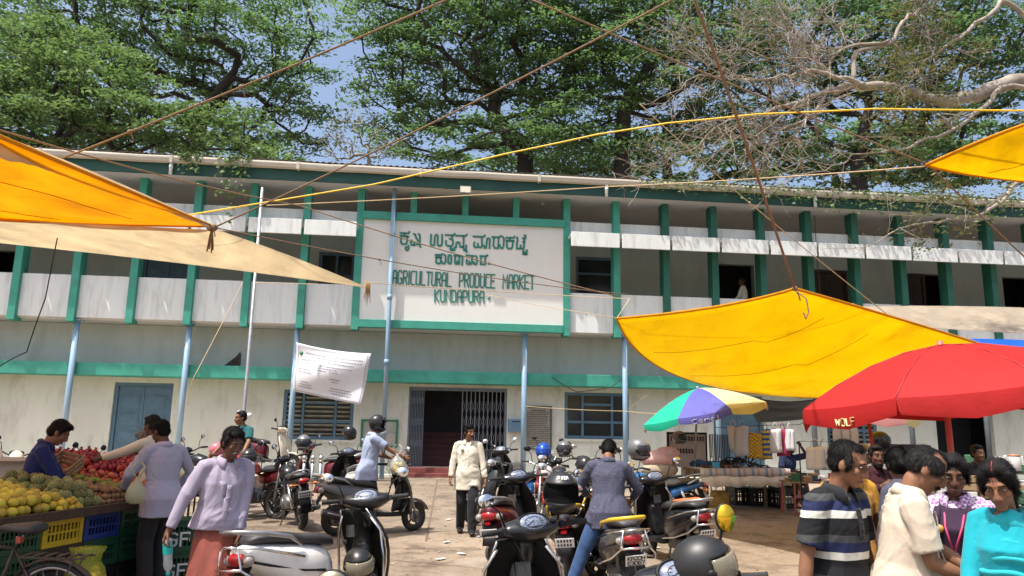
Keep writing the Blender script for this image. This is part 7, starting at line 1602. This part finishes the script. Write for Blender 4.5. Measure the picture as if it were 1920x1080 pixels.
# scarf of the woman: cowl folds from shoulder to shoulder
def scarf(u, v):
 a = 2 * math.pi * u - math.pi; c, sn_ = math.cos(a), math.sin(a); k = min(1, 1.5 * v + .08); f = max(0, c); g = max(0, -c); rp = math.sin(v * 25 + a * 1.3 + .8 * math.sin(a * 2)) * .018 * min(1, v * 4)
 return r15['N'] + r15['Rc'] @ Vector(((.072 + .118 * k + rp * .6) * sn_, (.070 + .095 * k + rp) * f - (.066 + .070 * k) * g + .012, .012 - .050 * min(1, 3 * v) - (.30 * v + .02 * math.sin(a * 3)) * f ** .7 - .22 * v * g ** .7 - .15 * sn_ * sn_ * min(1, 1.15 * v) + rp * .5))
drape(r15, 'scarf', scarf, 64, 30, C_CYAN2)
q = MB(); q.T = r15['RT'] @ r15['HM']; q.ell((0, .0905, .052), (.0045, .003, .0045)); q.tube([(0, .062, .112), (0, .03, .129), (0, .0, .136)], .003, 5); q.build('forehead_mark', mat('vermilion', (.42, .03, .03), .6), r15['t'])
# pinafore bodice
def bodice(q):
 r14['torso'](q, .027, -.05, .0, .505)
r14['piece']('pinafore_bodice', bodice, C_PLUM, .003)
def vstrap(s_):
 q = MB(); q.T = r14['RT']
 q.tube([front(r14, s_ * .10, .30, .165), front(r14, s_ * .095, .40, .150), front(r14, s_ * .085, .475, .085), front(r14, s_ * .08, .485, -.03), front(r14, s_ * .09, .40, -.125)], .030, 8, flat=.4); q.build('pinafore_strap', C_PLUM, r14['t'])
for s_ in (-1, 1): vstrap(s_)
q = MB(); q.T = r14['RT']; q.tube([front(r14, -.06, .50, .07), front(r14, -.045, .38, .172), front(r14, .01, .22, .180)], .007, 6); q.tube([front(r14, .06, .50, .07), front(r14, .05, .38, .172), front(r14, .015, .22, .180)], .007, 6); lan = q.build('lanyard', mat('pink_lanyard', (.55, .06, .16), .6), r14['t'])
q = MB(); q.T = r14['RT'] @ Matrix.Translation(front(r14, .012, .16, .190)) @ Matrix.Rotation(R(8), 4, 'Y'); q.box(-.028, .028, -.003, .003, -.075, .06); q.build('name_card', mat('card_white', (.68, .66, .64), .4, .05, 30), lan)
q = MB(); q.T = r14['RT']; q.lathe([(.001, 0), (.026, 0), (.026, .006), (.001, .008)], 16, M=Matrix.Translation(front(r14, .085, .36, .160)) @ Matrix.Rotation(R(-90), 4, 'X')); q.build('badge', mat('gold_badge', (.55, .30, .06), .4), r14['t'])
q = MB(); q.T = r14['RT']; q.loft([[r14['P'] + Vector((.186 * math.cos(a), .140 * math.sin(a), .13 + z)) for a in [2 * math.pi * k / 28 for k in range(28)]] for z in (-.018, .018)], caps=False); q.build('belt', mat('belt_beige', (.42, .36, .26), .6), r14['t'])
q = MB(); q.T = r17['RT'] @ r17['HM'];
for k in range(5): q.ell((.06 + .008 * math.cos(k * 1.3), -.085, .02 + .012 * math.sin(k * 1.3)), (.012, .010, .012))
q.build('hair_flower', mat('flower_yellow', (.75, .48, .02), .6), r17['t'])
# shirt front details: placket and buttons, pockets
def shirt_front(r, h0, h1, m_, pocket=None, bm=None, belly=.0, fat=0.0, x0=0.0, pen=False, depth=.118):
 q = MB(); q.T = r['RT']; Rr = []
 for k in range(16):
  u = k / 15; h = h0 + (h1 - h0) * u; d = depth + fat + .024 + belly * math.exp(-((h - .10) / .12) ** 2) + (.012 if h < .1 else 0) - .022 * max(0, (h - .36) / .12)
  Rr.append([(r['spine'](h) if h > 0 else r['P'] + Vector((0, 0, h))) + (r['Rc'] if h > .25 else Matrix.Identity(3)) @ Vector((x0 + x, d - abs(x) * .05, 0)) for x in (-.02, -.006, .006, .02)])
 q.sheet(Rr, .004); f = q.build('button_band', m_, r['t'])
 bm = bm or m_; q = MB(); q.T = r['RT']
 for k in (2, 5, 8, 11, 14): q.ell((Rr[k][1] + Rr[k][2]) * .5, (.007, .005, .007), 8, 5)
 q.build('buttons', bm, f)
 if pocket:
  q = MB(); q.T = r['RT']; c = r['spine'](.33); P = [[c + r['Rc'] @ Vector((-.03 - .105 * u if pocket < 0 else .03 + .105 * u, depth + .024 + fat * .6 - .060 * (u + .25) ** 2 - .02 * max(0, v - .6), -.07 + .125 * v)) for v in (0, .25, .5, .75, 1)] for u in (0, .25, .5, .75, 1)]
  q.sheet(P, .004); q.build('pocket', m_, r['t'])
shirt_front(r9, -.2, .45, C_CREAM, 1, None, .03, .0, depth=.110); shirt_front(r5, -.12, .36, C_LAV, 1, None, .05, .012); shirt_front(r13, -.14, .46, C_BEIGE, 1, None, .06, .014); shirt_front(r12, .30, .46, cloth('polo_collar', (.02, .02, .022)), None, None, .03, .006)
# pen or card in the walker's pocket
q = MB(); q.T = r9['RT']; c = front(r9, .085, .395, .132); q.T = r9['RT'] @ Matrix.Translation(c); q.box(-.025, .025, -.004, .006, -.02, .025); q.build('pocket_notes', mat('brown_notes', (.30, .14, .06), .7), r9['t'])
# hand bag
pb_ = (wpos(r13, r13['palms'][0][0]) + wpos(r13, r13['palms'][1][0])) * .5
t = thing('hand_bag', 'dark plum cloth bag with golden handles held by the beige shirted man', 'bag', pb_ + Vector((.0, 0, -.02))); b = MB()
b.loft([[(w_ * math.cos(a) * (1 + .05 * math.sin(6 * a)), d_ * math.sin(a) * (1 + .08 * math.sin(5 * a)), z) for a in [2 * math.pi * k / 28 for k in range(28)]] for w_, d_, z in ((.10, .05, -.10), (.15, .07, -.16), (.18, .09, -.28), (.19, .10, -.42), (.16, .08, -.5))]); b.build('bag_body', C_PLUM, t)
b = MB()
for s_ in (-1, 1): b.tube([(-.06, s_ * .04, -.11), (-.05, s_ * .03, -.03), (-.01, s_ * .01, .01), (.04, s_ * .03, -.03), (.06, s_ * .04, -.11)], .010, 6, flat=.5)
b.build('handle', mat('golden_handle', (.45, .32, .08), .5), t)
# drain pipe banner cloth etc. small litter
for i, (px, py) in enumerate(((826, 1050), (866, 1040), (838, 1018), (925, 1005), (470, 1010), (462, 1026), (1230, 1028), (842, 975), (250, 1048))):
 p = G(px, py); r_ = random.Random(i); b = MB(); b.sheet([[(x * .07, y * .035, .012 + .012 * r_.random()) for y in (-1, 0, 1)] for x in (-1, -.3, .4, 1)], .002); o = b.build('paper_scrap', mat('litter_white', (.62, .61, .58), .8, .08, 9), None, p); o.rotation_euler.z = r_.uniform(0, 3); tag(o, 'small white paper scrap lying on the paving', 'litter', 'scraps of paper on the paving')
# ================================================================ stalls at right
CLOTHW = mat('table_cloth', (.72, .67, .58), .85, .15, 5, .15, 40); CLOTHS = None
def striped(name, cols, per, ax='X', rough=.8):
 mt = stripes_mat(name, cols, per); nt = mt.node_tree
 for n_ in nt.nodes:
  if n_.type == 'SEPXYZ':
   for l in list(n_.outputs['Z'].links):
    to = l.to_socket; nt.links.remove(l); nt.links.new(n_.outputs[ax], to)
 return mt
tb = at(1376, 15.2); ta = R(14)
t = thing('sales_table', 'table under a cream and striped cloth covered with belts and wallets', 'table', tb, ta); b = MB(); b.box(-.92, .92, -.36, .4, .76, .79); b.build('tabletop', WOODL, t)
for x, y in ((-.86, -.3), (.86, -.3), (-.86, .34), (.86, .34)): b = MB(); b.box(x - .025, x + .025, y - .025, y + .025, 0, .76); b.build('leg', WOODL, t)
P = []
for i in range(41):
 x = -.97 + 1.94 * i / 40; P.append([(x, y + (.02 * math.sin(i * 1.1) * max(0, (.79 - z)) * 3), z) for y, z in ((.42, .60), (.42, .795), (.0, .797), (-.38, .797), (-.395, .70), (-.40, .60), (-.41, .47 + .02 * math.sin(i * .7)))])
b = MB(); b.sheet(P, .004); c_ = b.build('table_cloth', CLOTHW, None, tb); c_.rotation_euler.z = ta; tag(c_, 'cream cloth hanging over the front of the wallet table', 'tablecloth')
P = [[(x, y, z) for y, z in ((.38, .803), (0, .803), (-.385, .803), (-.402, .74), (-.405, .66 + .012 * math.sin(x * 9)))] for x in [-.9 + 1.84 * i / 30 for i in range(31)]]
b = MB(); b.sheet(P, .003); c_ = b.build('striped_cloth', striped('striped_cloth', [(0, (.50, .46, .42)), (.4, (.22, .28, .38)), (.6, (.52, .48, .44)), (.8, (.45, .30, .26))], .30), None, tb); c_.rotation_euler.z = ta; tag(c_, 'pale blue and pink striped cloth laid across the wallet table', 'tablecloth')
TBM = Matrix.Translation(tb) @ Matrix.Rotation(ta, 4, 'Z')
LEA = mat('black_leather', (.014, .012, .012), .35, .3, 15, .2, 60); LEAB = mat('brown_leather', (.12, .045, .022), .4, .3, 15)
rg = random.Random(12)
for k in range(34):
 x = rg.uniform(-.30, .62); y = rg.uniform(-.12, .28); z = .82 + .17 * max(0, 1 - ((x - .15) / .5) ** 2 - ((y - .1) / .35) ** 2) * rg.uniform(.3, 1.1); b = MB(); r_ = rg.uniform(.06, .10)
 b.torus(Matrix.Rotation(rg.uniform(-.8, .8), 4, 'X') @ Matrix.Rotation(rg.uniform(-.8, .8), 4, 'Y'), r_, .016, 18, 6, flat=.7); b.box(r_ - .02, r_ + .03, -.02, .02, -.01, .014)
 o = b.build('belt', LEA if k % 7 else LEAB, None, TBM @ Vector((x, y, z))); tag(o, 'rolled black leather belt in the heap on the table', 'belt', 'belts heaped on the table') if k % 7 else tag(o, 'rolled brown leather belt among black ones in the heap', 'belt', 'brown belts in the heap')
for k in range(16):
 x = -.80 + (k % 8) * .105; y = -.28 + (k // 8) * .12; b = MB(); b.box(-.045, .045, -.05, .05, 0, .022); b.box(-.044, .044, -.05, .05, .024, .032); o = bevel(b.build('wallet', LEAB if (k * 5) % 3 else LEA, None, TBM @ Vector((x, y, .808))), .004); o.rotation_euler = (R(55), 0, ta + rg.uniform(-.2, .2)); tag(o, 'brown or black folding wallet in the rows on the table front', 'wallet', 'wallets in rows on the table')
b = MB(); b.box(-.07, .07, -.01, .01, 0, .11); o = bevel(b.build('wallet_box', mat('blue_card', (.06, .30, .55), .5, .15, 12), None, TBM @ Vector((-.62, -.35, .81))), .004); tag(o, 'small bright blue packet standing among the wallets', 'packet')
b = MB()
for k in range(6): b.ell((rg.uniform(-.22, .22), rg.uniform(-.1, .1), rg.uniform(.04, .10)), (.13, .10, .06), 10, 7)
o = b.build('cap_pile', cloth('blue_denim_caps', (.03, .10, .20), .3), None, TBM @ Vector((-.52, .2, .80))); tag(o, 'soft heap of blue cloth caps on the left of the table', 'caps')
# sunglasses board
bo_ = U(1290, 905, 15.9); bb = Vector((bo_.x, bo_.y, gz(15.9))); t = thing('display_board', 'pale display board with rows of sunglasses next to the striped umbrella pole', 'display board', bb, R(8)); b = MB(); b.box(-.40, .40, -.02, .02, .75, 1.42); b.build('panel', mat('board_pink', (.50, .43, .42), .8, .06, 4), t)
b = MB(); b.box(-.43, -.40, -.03, .03, 0, 1.46); b.box(.40, .43, -.03, .03, 0, 1.46); b.box(-.40, .40, -.03, .03, 1.42, 1.46); b.build('frame', BLK, t)
for row, (z, n_) in enumerate(((1.33, 12), (1.08, 8))):
 for k in range(n_):
  if row and k > 5: pass
  x = -.34 + k * .062; b = MB(); b.ell((0, -.012, .022), (.018, .006, .026), 9, 6); b.ell((0, -.012, -.028), (.018, .006, .026), 9, 6); b.tube([(.012, -.01, .03), (.02, -.03, .0), (.012, -.01, -.03)], .003, 4); o = b.build('sunglasses', LEA, None, Matrix.Translation(bb) @ Matrix.Rotation(R(8), 4, 'Z') @ Vector((x, -.024, z))); o.rotation_euler.z = R(8); tag(o, 'pair of dark sunglasses hung upright on the pale display board', 'sunglasses', 'sunglasses on the display board')
# rack of hanging chains and belts
rk = U(1352, 905, 15.95); rk = Vector((rk.x, rk.y, gz(15.95))); t = thing('hanging_rack', 'thin black rack hung with dark belts and key chains beside the board', 'rack', rk, R(8)); b = MB(); b.tube([(-.22, 0, 0), (-.22, 0, 1.42), (.62, 0, 1.42), (.62, 0, 0)], .013, 8); b.build('rail', BLK, t)
for k in range(12):
 x = -.19 + k * .036; L = .45 + .2 * ((k * 7) % 5) / 5; b = MB(); b.box(-.010, .010, -.004, .004, -L, 0); b.torus(Matrix.Translation((0, 0, -L)) @ Matrix.Rotation(R(90), 4, 'X'), .016, .004, 12, 5); o = b.build('hanging_belt', LEA if k % 3 else LEAB, None, Matrix.Translation(rk) @ Matrix.Rotation(R(8), 4, 'Z') @ Vector((x, 0, 1.41))); tag(o, 'dark belt hanging from the thin black rack', 'belt', 'belts hanging from the rack')
# hanging bags on a line
def hanging_bag(label, px, y, pytop, pybot, w, mt, handles=True, skew=0, group=None):
 top = U(px, pytop, y); bot = U(px, pybot, y); h = top.z - bot.z; t = thing('hanging_bag', label, 'bag', top, R(rg.uniform(-14, 14)), group); b = MB()
 P = [[(w * (u - .5) * (1 + .12 * v) + skew * v, -.05 * math.sin(u * math.pi) * (.3 + v) + .012 * math.sin(u * 14 + v * 3), -h * v - .03 * h * math.sin(u * 3.1 + px)) for v in (0, .15, .3, .5, .7, .85, 1)] for u in [k / 10 for k in range(11)]]
 b.sheet(P, .03); b.build('bag_body', mt, t); b = MB(); b.tube([(-w * .25, 0, -.01), (-w * .16, 0, .10), (0, 0, .14), (w * .16, 0, .10), (w * .25, 0, -.01)], .008, 6); b.build('handle', mt, t); return t
YB = None
def bag_pattern(name, a, c, sz):
 return checks_mat(name, a, c, sz)
hanging_bag('crumpled white cloth bag hung first in the row under the striped umbrella', 1374, 15.3, 800, 848, .24, cloth('white_bag', (.60, .58, .57)), skew=.08)
hanging_bag('long pale grey bag hung second in the row under the striped umbrella', 1391, 15.2, 800, 856, .22, cloth('grey_bag', (.52, .52, .55)), skew=-.02)
hanging_bag('yellow, red and green patterned bag hanging under the yellow umbrella panel', 1412, 15.25, 812, 860, .30, bag_pattern('bag_yellow_pattern', (.70, .46, .02), (.22, .10, .03), .035))
hanging_bag('bag with blue and yellow bands next to the yellow patterned bag', 1435, 15.3, 806, 862, .18, striped('bag_blue_bands', [(0, (.05, .10, .28)), (.5, (.55, .40, .06))], .10, 'Z'))
hanging_bag('white bag with grey straps between the banded and the maroon bag', 1453, 15.25, 805, 849, .20, cloth('white_bag', (.60, .58, .57)))
hanging_bag('maroon bag edged with yellow hanging near the end of the row', 1467, 15.35, 806, 856, .20, bag_pattern('bag_maroon', (.28, .02, .07), (.30, .03, .08), .08))
hanging_bag('plain white bag at the right end of the hanging row', 1480, 15.3, 806, 846, .16, cloth('white_bag', (.60, .58, .57)))
rope('thin line that carries the row of hanging bags', [U(1340, 802, 15.3), U(1420, 798, 15.3), U(1500, 796, 15.3), U(1545, 765, 15.0)], .006, WIRE, 0, 'line')
# crates under and beside the table
for i, (px, y, z) in enumerate(((1416, 16.0, 0), (1386, 16.1, 0))): crate(('black crate under the wallet table on the right', 'black crate under the wallet table in the middle')[i], at(px, y, z + .003), R(14), 'black', .55, .4, .34)
for j in range(2): crate(('lower', 'upper')[j] + ' black crate of the pair at the right end of the wallet table', at(1471, 15.7, .003 + j * .345), R(10), 'black', .62, .45, .33)
t = thing('carry_bag', 'printed yellow carry bag leaning under the wallet table', 'bag', at(1345, 15.2)); b = MB(); b.loft([[(w_ * math.cos(a), d_ * math.sin(a), z) for a in [2 * math.pi * k / 16 for k in range(16)]] for w_, d_, z in ((.18, .09, 0), (.2, .11, .1), (.19, .09, .28), (.17, .04, .36))]); b.build('bag_body', mat('bag_ochre', (.40, .24, .05), .7, .5, 9), t); b = MB(); b.tube([(-.08, 0, .35), (-.05, 0, .45), (.05, 0, .45), (.08, 0, .35)], .01, 6); b.build('handle', LEA, t)
# pink bundle on a stool left of board
t = thing('cloth_bundle', 'pink and white checked bundle of goods behind the black scooter', 'bundle', at(1236, 15.2)); b = MB(); b.ell((0, 0, .95), (.42, .3, .17), 18, 10); b.ell((.15, 0, 1.05), (.26, .25, .14), 16, 9); b.build('bundle', checks_mat('pink_check', (.62, .26, .24), (.60, .46, .42), .03), t); b = MB(); b.ell((-.02, -.03, .74), (.38, .3, .16), 16, 9); b.build('sack', cloth('sack_cloth', (.36, .29, .22), .2), t); b = MB(); b.box(-.3, .3, -.2, .2, .55, .6)
for x in (-.26, .26):
 for y in (-.16, .16): b.box(x - .02, x + .02, y - .02, y + .02, 0, .55)
b.build('stand', WOODL, t)
# folded cloth stacks and small goods on the side counters
def side_table(label, loc, rz, w, d, h, m_=WOODL, legm=None):
 t = thing('trestle_table', label, 'table', loc, rz); b = MB(); b.box(-w / 2, w / 2, -d / 2, d / 2, h - .03, h); b.build('tabletop', m_, t)
 for x in (-1, 1):
  for y in (-1, 1): b = MB(); b.bar((x * (w / 2 - .05), y * (d / 2 - .05), h - .03), (x * (w / 2 - .02), y * (d / 2 - .02), 0), .03, .03); b.build('leg', legm or WOODL, t)
 return t
REDL = mat('red_leg', (.34, .05, .04), .5)
s1 = at(1520, 14.6); side_table('low red legged table of folded clothes left of the striped polo man', s1, R(5), 1.1, .6, .62, WOODL, REDL)
s2 = at(1640, 8.0); side_table('small table of purses behind the striped polo man', s2, R(-5), 1.0, .6, .72, WOODL, LEAB)
s3 = at(1790, 9.4); side_table('long dark counter with goods under the red umbrella', s3, R(-8), 2.4, .7, .80, WOODD)
s4 = at(1900, 8.0); side_table('green topped counter at the right edge behind the woman', s4, R(-6), 1.6, .6, .82, CR['dkgreen'])
def goods(n, base, rz, w, d, h, mats, label, group, seed, sz=(.16, .12, .05), name='folded_cloth', cat='cloth', stack=3):
 r_ = random.Random(seed); M = Matrix.Translation(base) @ Matrix.Rotation(rz, 4, 'Z'); hs = {}
 for k in range(n):
  cx = r_.randrange(max(1, int(w / (sz[0] * 1.25)))); cy = r_.randrange(max(1, int(d / (sz[1] * 1.25)))); q = hs.get((cx, cy), 0)
  if q >= stack: continue
  hs[(cx, cy)] = q + 1; x = -w / 2 + sz[0] * .6 + cx * sz[0] * 1.22; y = -d / 2 + sz[1] * .6 + cy * sz[1] * 1.22; b = MB(); a, c, e = sz[0] * r_.uniform(.42, .54), sz[1] * r_.uniform(.42, .54), sz[2]
  b.loft([[(u * a, v * c + .004 * math.sin(u * 5), z + .006 * math.sin(u * 3 + v * 2 + k)) for u, v in ((-1, -.9), (-.9, -1), (.9, -1), (1, -.9), (1, .9), (.9, 1), (-.9, 1), (-1, .9))] for z in (0, e * .5, e * .9)], smooth=False)
  mi = r_.randrange(len(mats)); o = bevel(b.build(name, mats[mi][0], None, M @ Vector((x, y, h + .003 + q * e))), .008); o.rotation_euler.z = rz + r_.uniform(-.08, .08); tag(o, label % mats[mi][1], cat, group % mats[mi][1])
CC = [(cloth('folded_white', (.62, .60, .58)), 'white'), (cloth('folded_maroon', (.16, .03, .04)), 'maroon'), (cloth('folded_blue', (.05, .12, .28)), 'blue'), (cloth('folded_green', (.05, .16, .09)), 'green'), (cloth('folded_tan', (.36, .24, .13)), 'tan')]
goods(26, s1, R(5), 1.05, .55, .62, CC, 'folded %s cloth on the low red legged table', '%s cloths on the red legged table', 3)
goods(14, s2, R(-5), .95, .55, .72, CC[1:] , '%s purse lying on the small table behind the polo shirt', '%s purses on the small table', 4, (.15, .10, .035), 'purse', 'purse')
goods(46, s3, R(-8), 2.3, .62, .80, CC[:1] + CC[4:] + CC[:1], '%s packet stacked on the long dark counter', '%s packets on the dark counter', 5, (.17, .13, .09), 'goods_packet', 'packet', 4)
goods(26, s4, R(-6), 1.5, .55, .82, [CC[3], CC[3], CC[0]], '%s cloth bundle on the counter at the right edge', '%s bundles on the right edge counter', 6, (.2, .16, .07), 'folded_cloth', 'cloth', 4)
crate('tall black crate stack beneath the long dark counter, left', Vector((s3.x - .7, s3.y, s3.z + .003)), R(-8), 'black', .7, .5, .7); crate('tall black crate stack beneath the long dark counter, right', Vector((s3.x + .3, s3.y + .02, s3.z + .003)), R(-8), 'dkgreen', .7, .5, .7)
crate('dark green crate beneath the counter at the right edge, left one', Vector((s4.x - .35, s4.y, s4.z + .003)), R(-6), 'dkgreen', .6, .5, .75); crate('dark green crate beneath the counter at the right edge, right one', Vector((s4.x + .35, s4.y, s4.z + .003)), R(-6), 'dkgreen', .6, .5, .74)
crate('small black crate of oranges on the ground behind the beige shirted man', at(1632, 6.2, .003), R(10), 'black', .42, .3, .24)
pile('orange', 'orange', 'orange coloured fruit in the small black crate on the ground', 'fruit', 'oranges in the small crate', Matrix.Translation(at(1632, 6.2, .13)), -.15, .15, -.1, .1, 2, .088, 1.0, 0)
# shelf cabinet, framed picture, tin, sacks behind the red umbrella
def cabinet(label, loc, rz, w, d, h, n):
 t = thing('shelf_rack', label, 'shelf', loc, rz)
 for k in range(n): b = MB(); b.box(-w / 2, w / 2, -d / 2, d / 2, h * (k + .6) / n, h * (k + .6) / n + .025); b.build('shelf', WOODD, t)
 for x in (-1, 1):
  for y in (-1, 1): b = MB(); b.box(x * w / 2 - .02, x * w / 2 + .02, y * d / 2 - .02, y * d / 2 + .02, 0, h); b.build('post', WOODD, t)
cb = at(1690, 12.6); cabinet('dark shelf rack packed with bundles under the red umbrella', cb, R(0), 2.0, .5, 1.25, 3)
for k in range(3): goods(16, cb, 0, 1.9, .45, 1.25 * (k + .6) / 3 + .026, [(LEA, 'black'), CC[0], CC[4], (CR['black'], 'black')], '%s bundle on shelf ' + ('one', 'two', 'three')[k] + ' of the dark rack', '%s bundles on rack shelf ' + ('one', 'two', 'three')[k], 20 + k, (.22, .2, .15), 'goods_bundle', 'bundle', 2)
cb2 = at(1890, 12.0); cabinet('second dark shelf rack behind the schoolgirl at the right edge', cb2, R(-4), 2.2, .5, 1.15, 3)
for k in range(3): goods(15, cb2, R(-4), 2.1, .45, 1.15 * (k + .6) / 3 + .026, [(LEA, 'black'), CC[3], CC[0]], '%s bundle on shelf ' + ('one', 'two', 'three')[k] + ' of the right rack', '%s bundles on right rack shelf ' + ('one', 'two', 'three')[k], 40 + k, (.24, .2, .13), 'goods_bundle', 'bundle', 2)
for px, py, lab in ((1876, 868, 'white framed picture standing on the right shelf rack'), (1902, 868, 'white tin can standing on the right shelf rack')):
 p = U(px, py, 11.85);
 if px == 1876:
  t = thing('picture_frame', lab, 'picture', p); b = MB(); b.box(-.08, .08, -.012, .012, -.10, -.075); b.box(-.08, .08, -.012, .012, .075, .1); b.box(-.08, -.055, -.012, .012, -.075, .075); b.box(.055, .08, -.012, .012, -.075, .075); b.build('frame', WPR, t); b = MB(); b.box(-.055, .055, 0, .008, -.075, .075); b.build('picture', mat('dull_print', (.25, .24, .2), .6, .4, 20), t)
 else:
  t = thing('tin_can', lab, 'can', p); b = MB(); b.lathe([(.085, -.12), (.09, -.115), (.09, .10), (.085, .105)], 18); b.build('can_body', mat('tin_white', (.55, .53, .5), .4), t); b = MB(); b.lathe([(.092, .10), (.092, .125), (.04, .13)], 18); b.build('lid', mat('tin_lid', (.4, .2, .1), .4), t)
# white shirts on hangers near the striped polo man
for i, (px, dx) in enumerate(((1528, 0), (1546, .05))):
 hanging_bag(('white shirt on a hanger left of the striped polo man', 'white and blue shirt on a hanger next to the striped polo man')[i], px, 12.6, 838, 880, .28, cloth('white_bag', (.60, .58, .57)) if i == 0 else striped('shirt_blue_edge', [(0, (.62, .62, .64)), (.7, (.25, .35, .55))], .3), skew=.02)
t = thing('shirt_rail', 'thin rail that carries the two white shirts', 'rail', at(1536, 12.6)); b = MB(); b.tube([(-.35, 0, 0), (-.35, 0, 1.42), (.35, 0, 1.42), (.35, 0, 0)], .012, 6); b.build('rail', BLK, t)
t = thing('brown_sack', 'brown paper sacks hung by the dark window right of the bags', 'sack', F(9.95, .72, 1.35)); b = MB()
for k in range(3): b.loft([[(k * .26 + w_ * math.cos(a), d_ * math.sin(a), z) for a in [2 * math.pi * j / 14 for j in range(14)]] for w_, d_, z in ((.10, .05, 0), (.13, .08, .1), (.13, .08, .4), (.09, .04, .52))])
b.build('sack_body', mat('kraft_paper', (.36, .27, .2), .8, .15, 6), t)
t = thing('board_scrap', 'dark pointed scrap of board standing on the teal band left of the flag pole', 'board', F(-7.9, .5, 3.203), YAW); b = MB(); b.prism([(0, 0), (.42, 0), (.42, .42), (.30, .26)], Matrix.Rotation(R(90), 4, 'X'), .02); b.build('board', mat('dark_scrap', (.025, .018, .014), .8, .3, 9), t); b = MB(); b.box(.40, .425, -.02, .08, 0, .36); b.build('batten', WOODD, t)
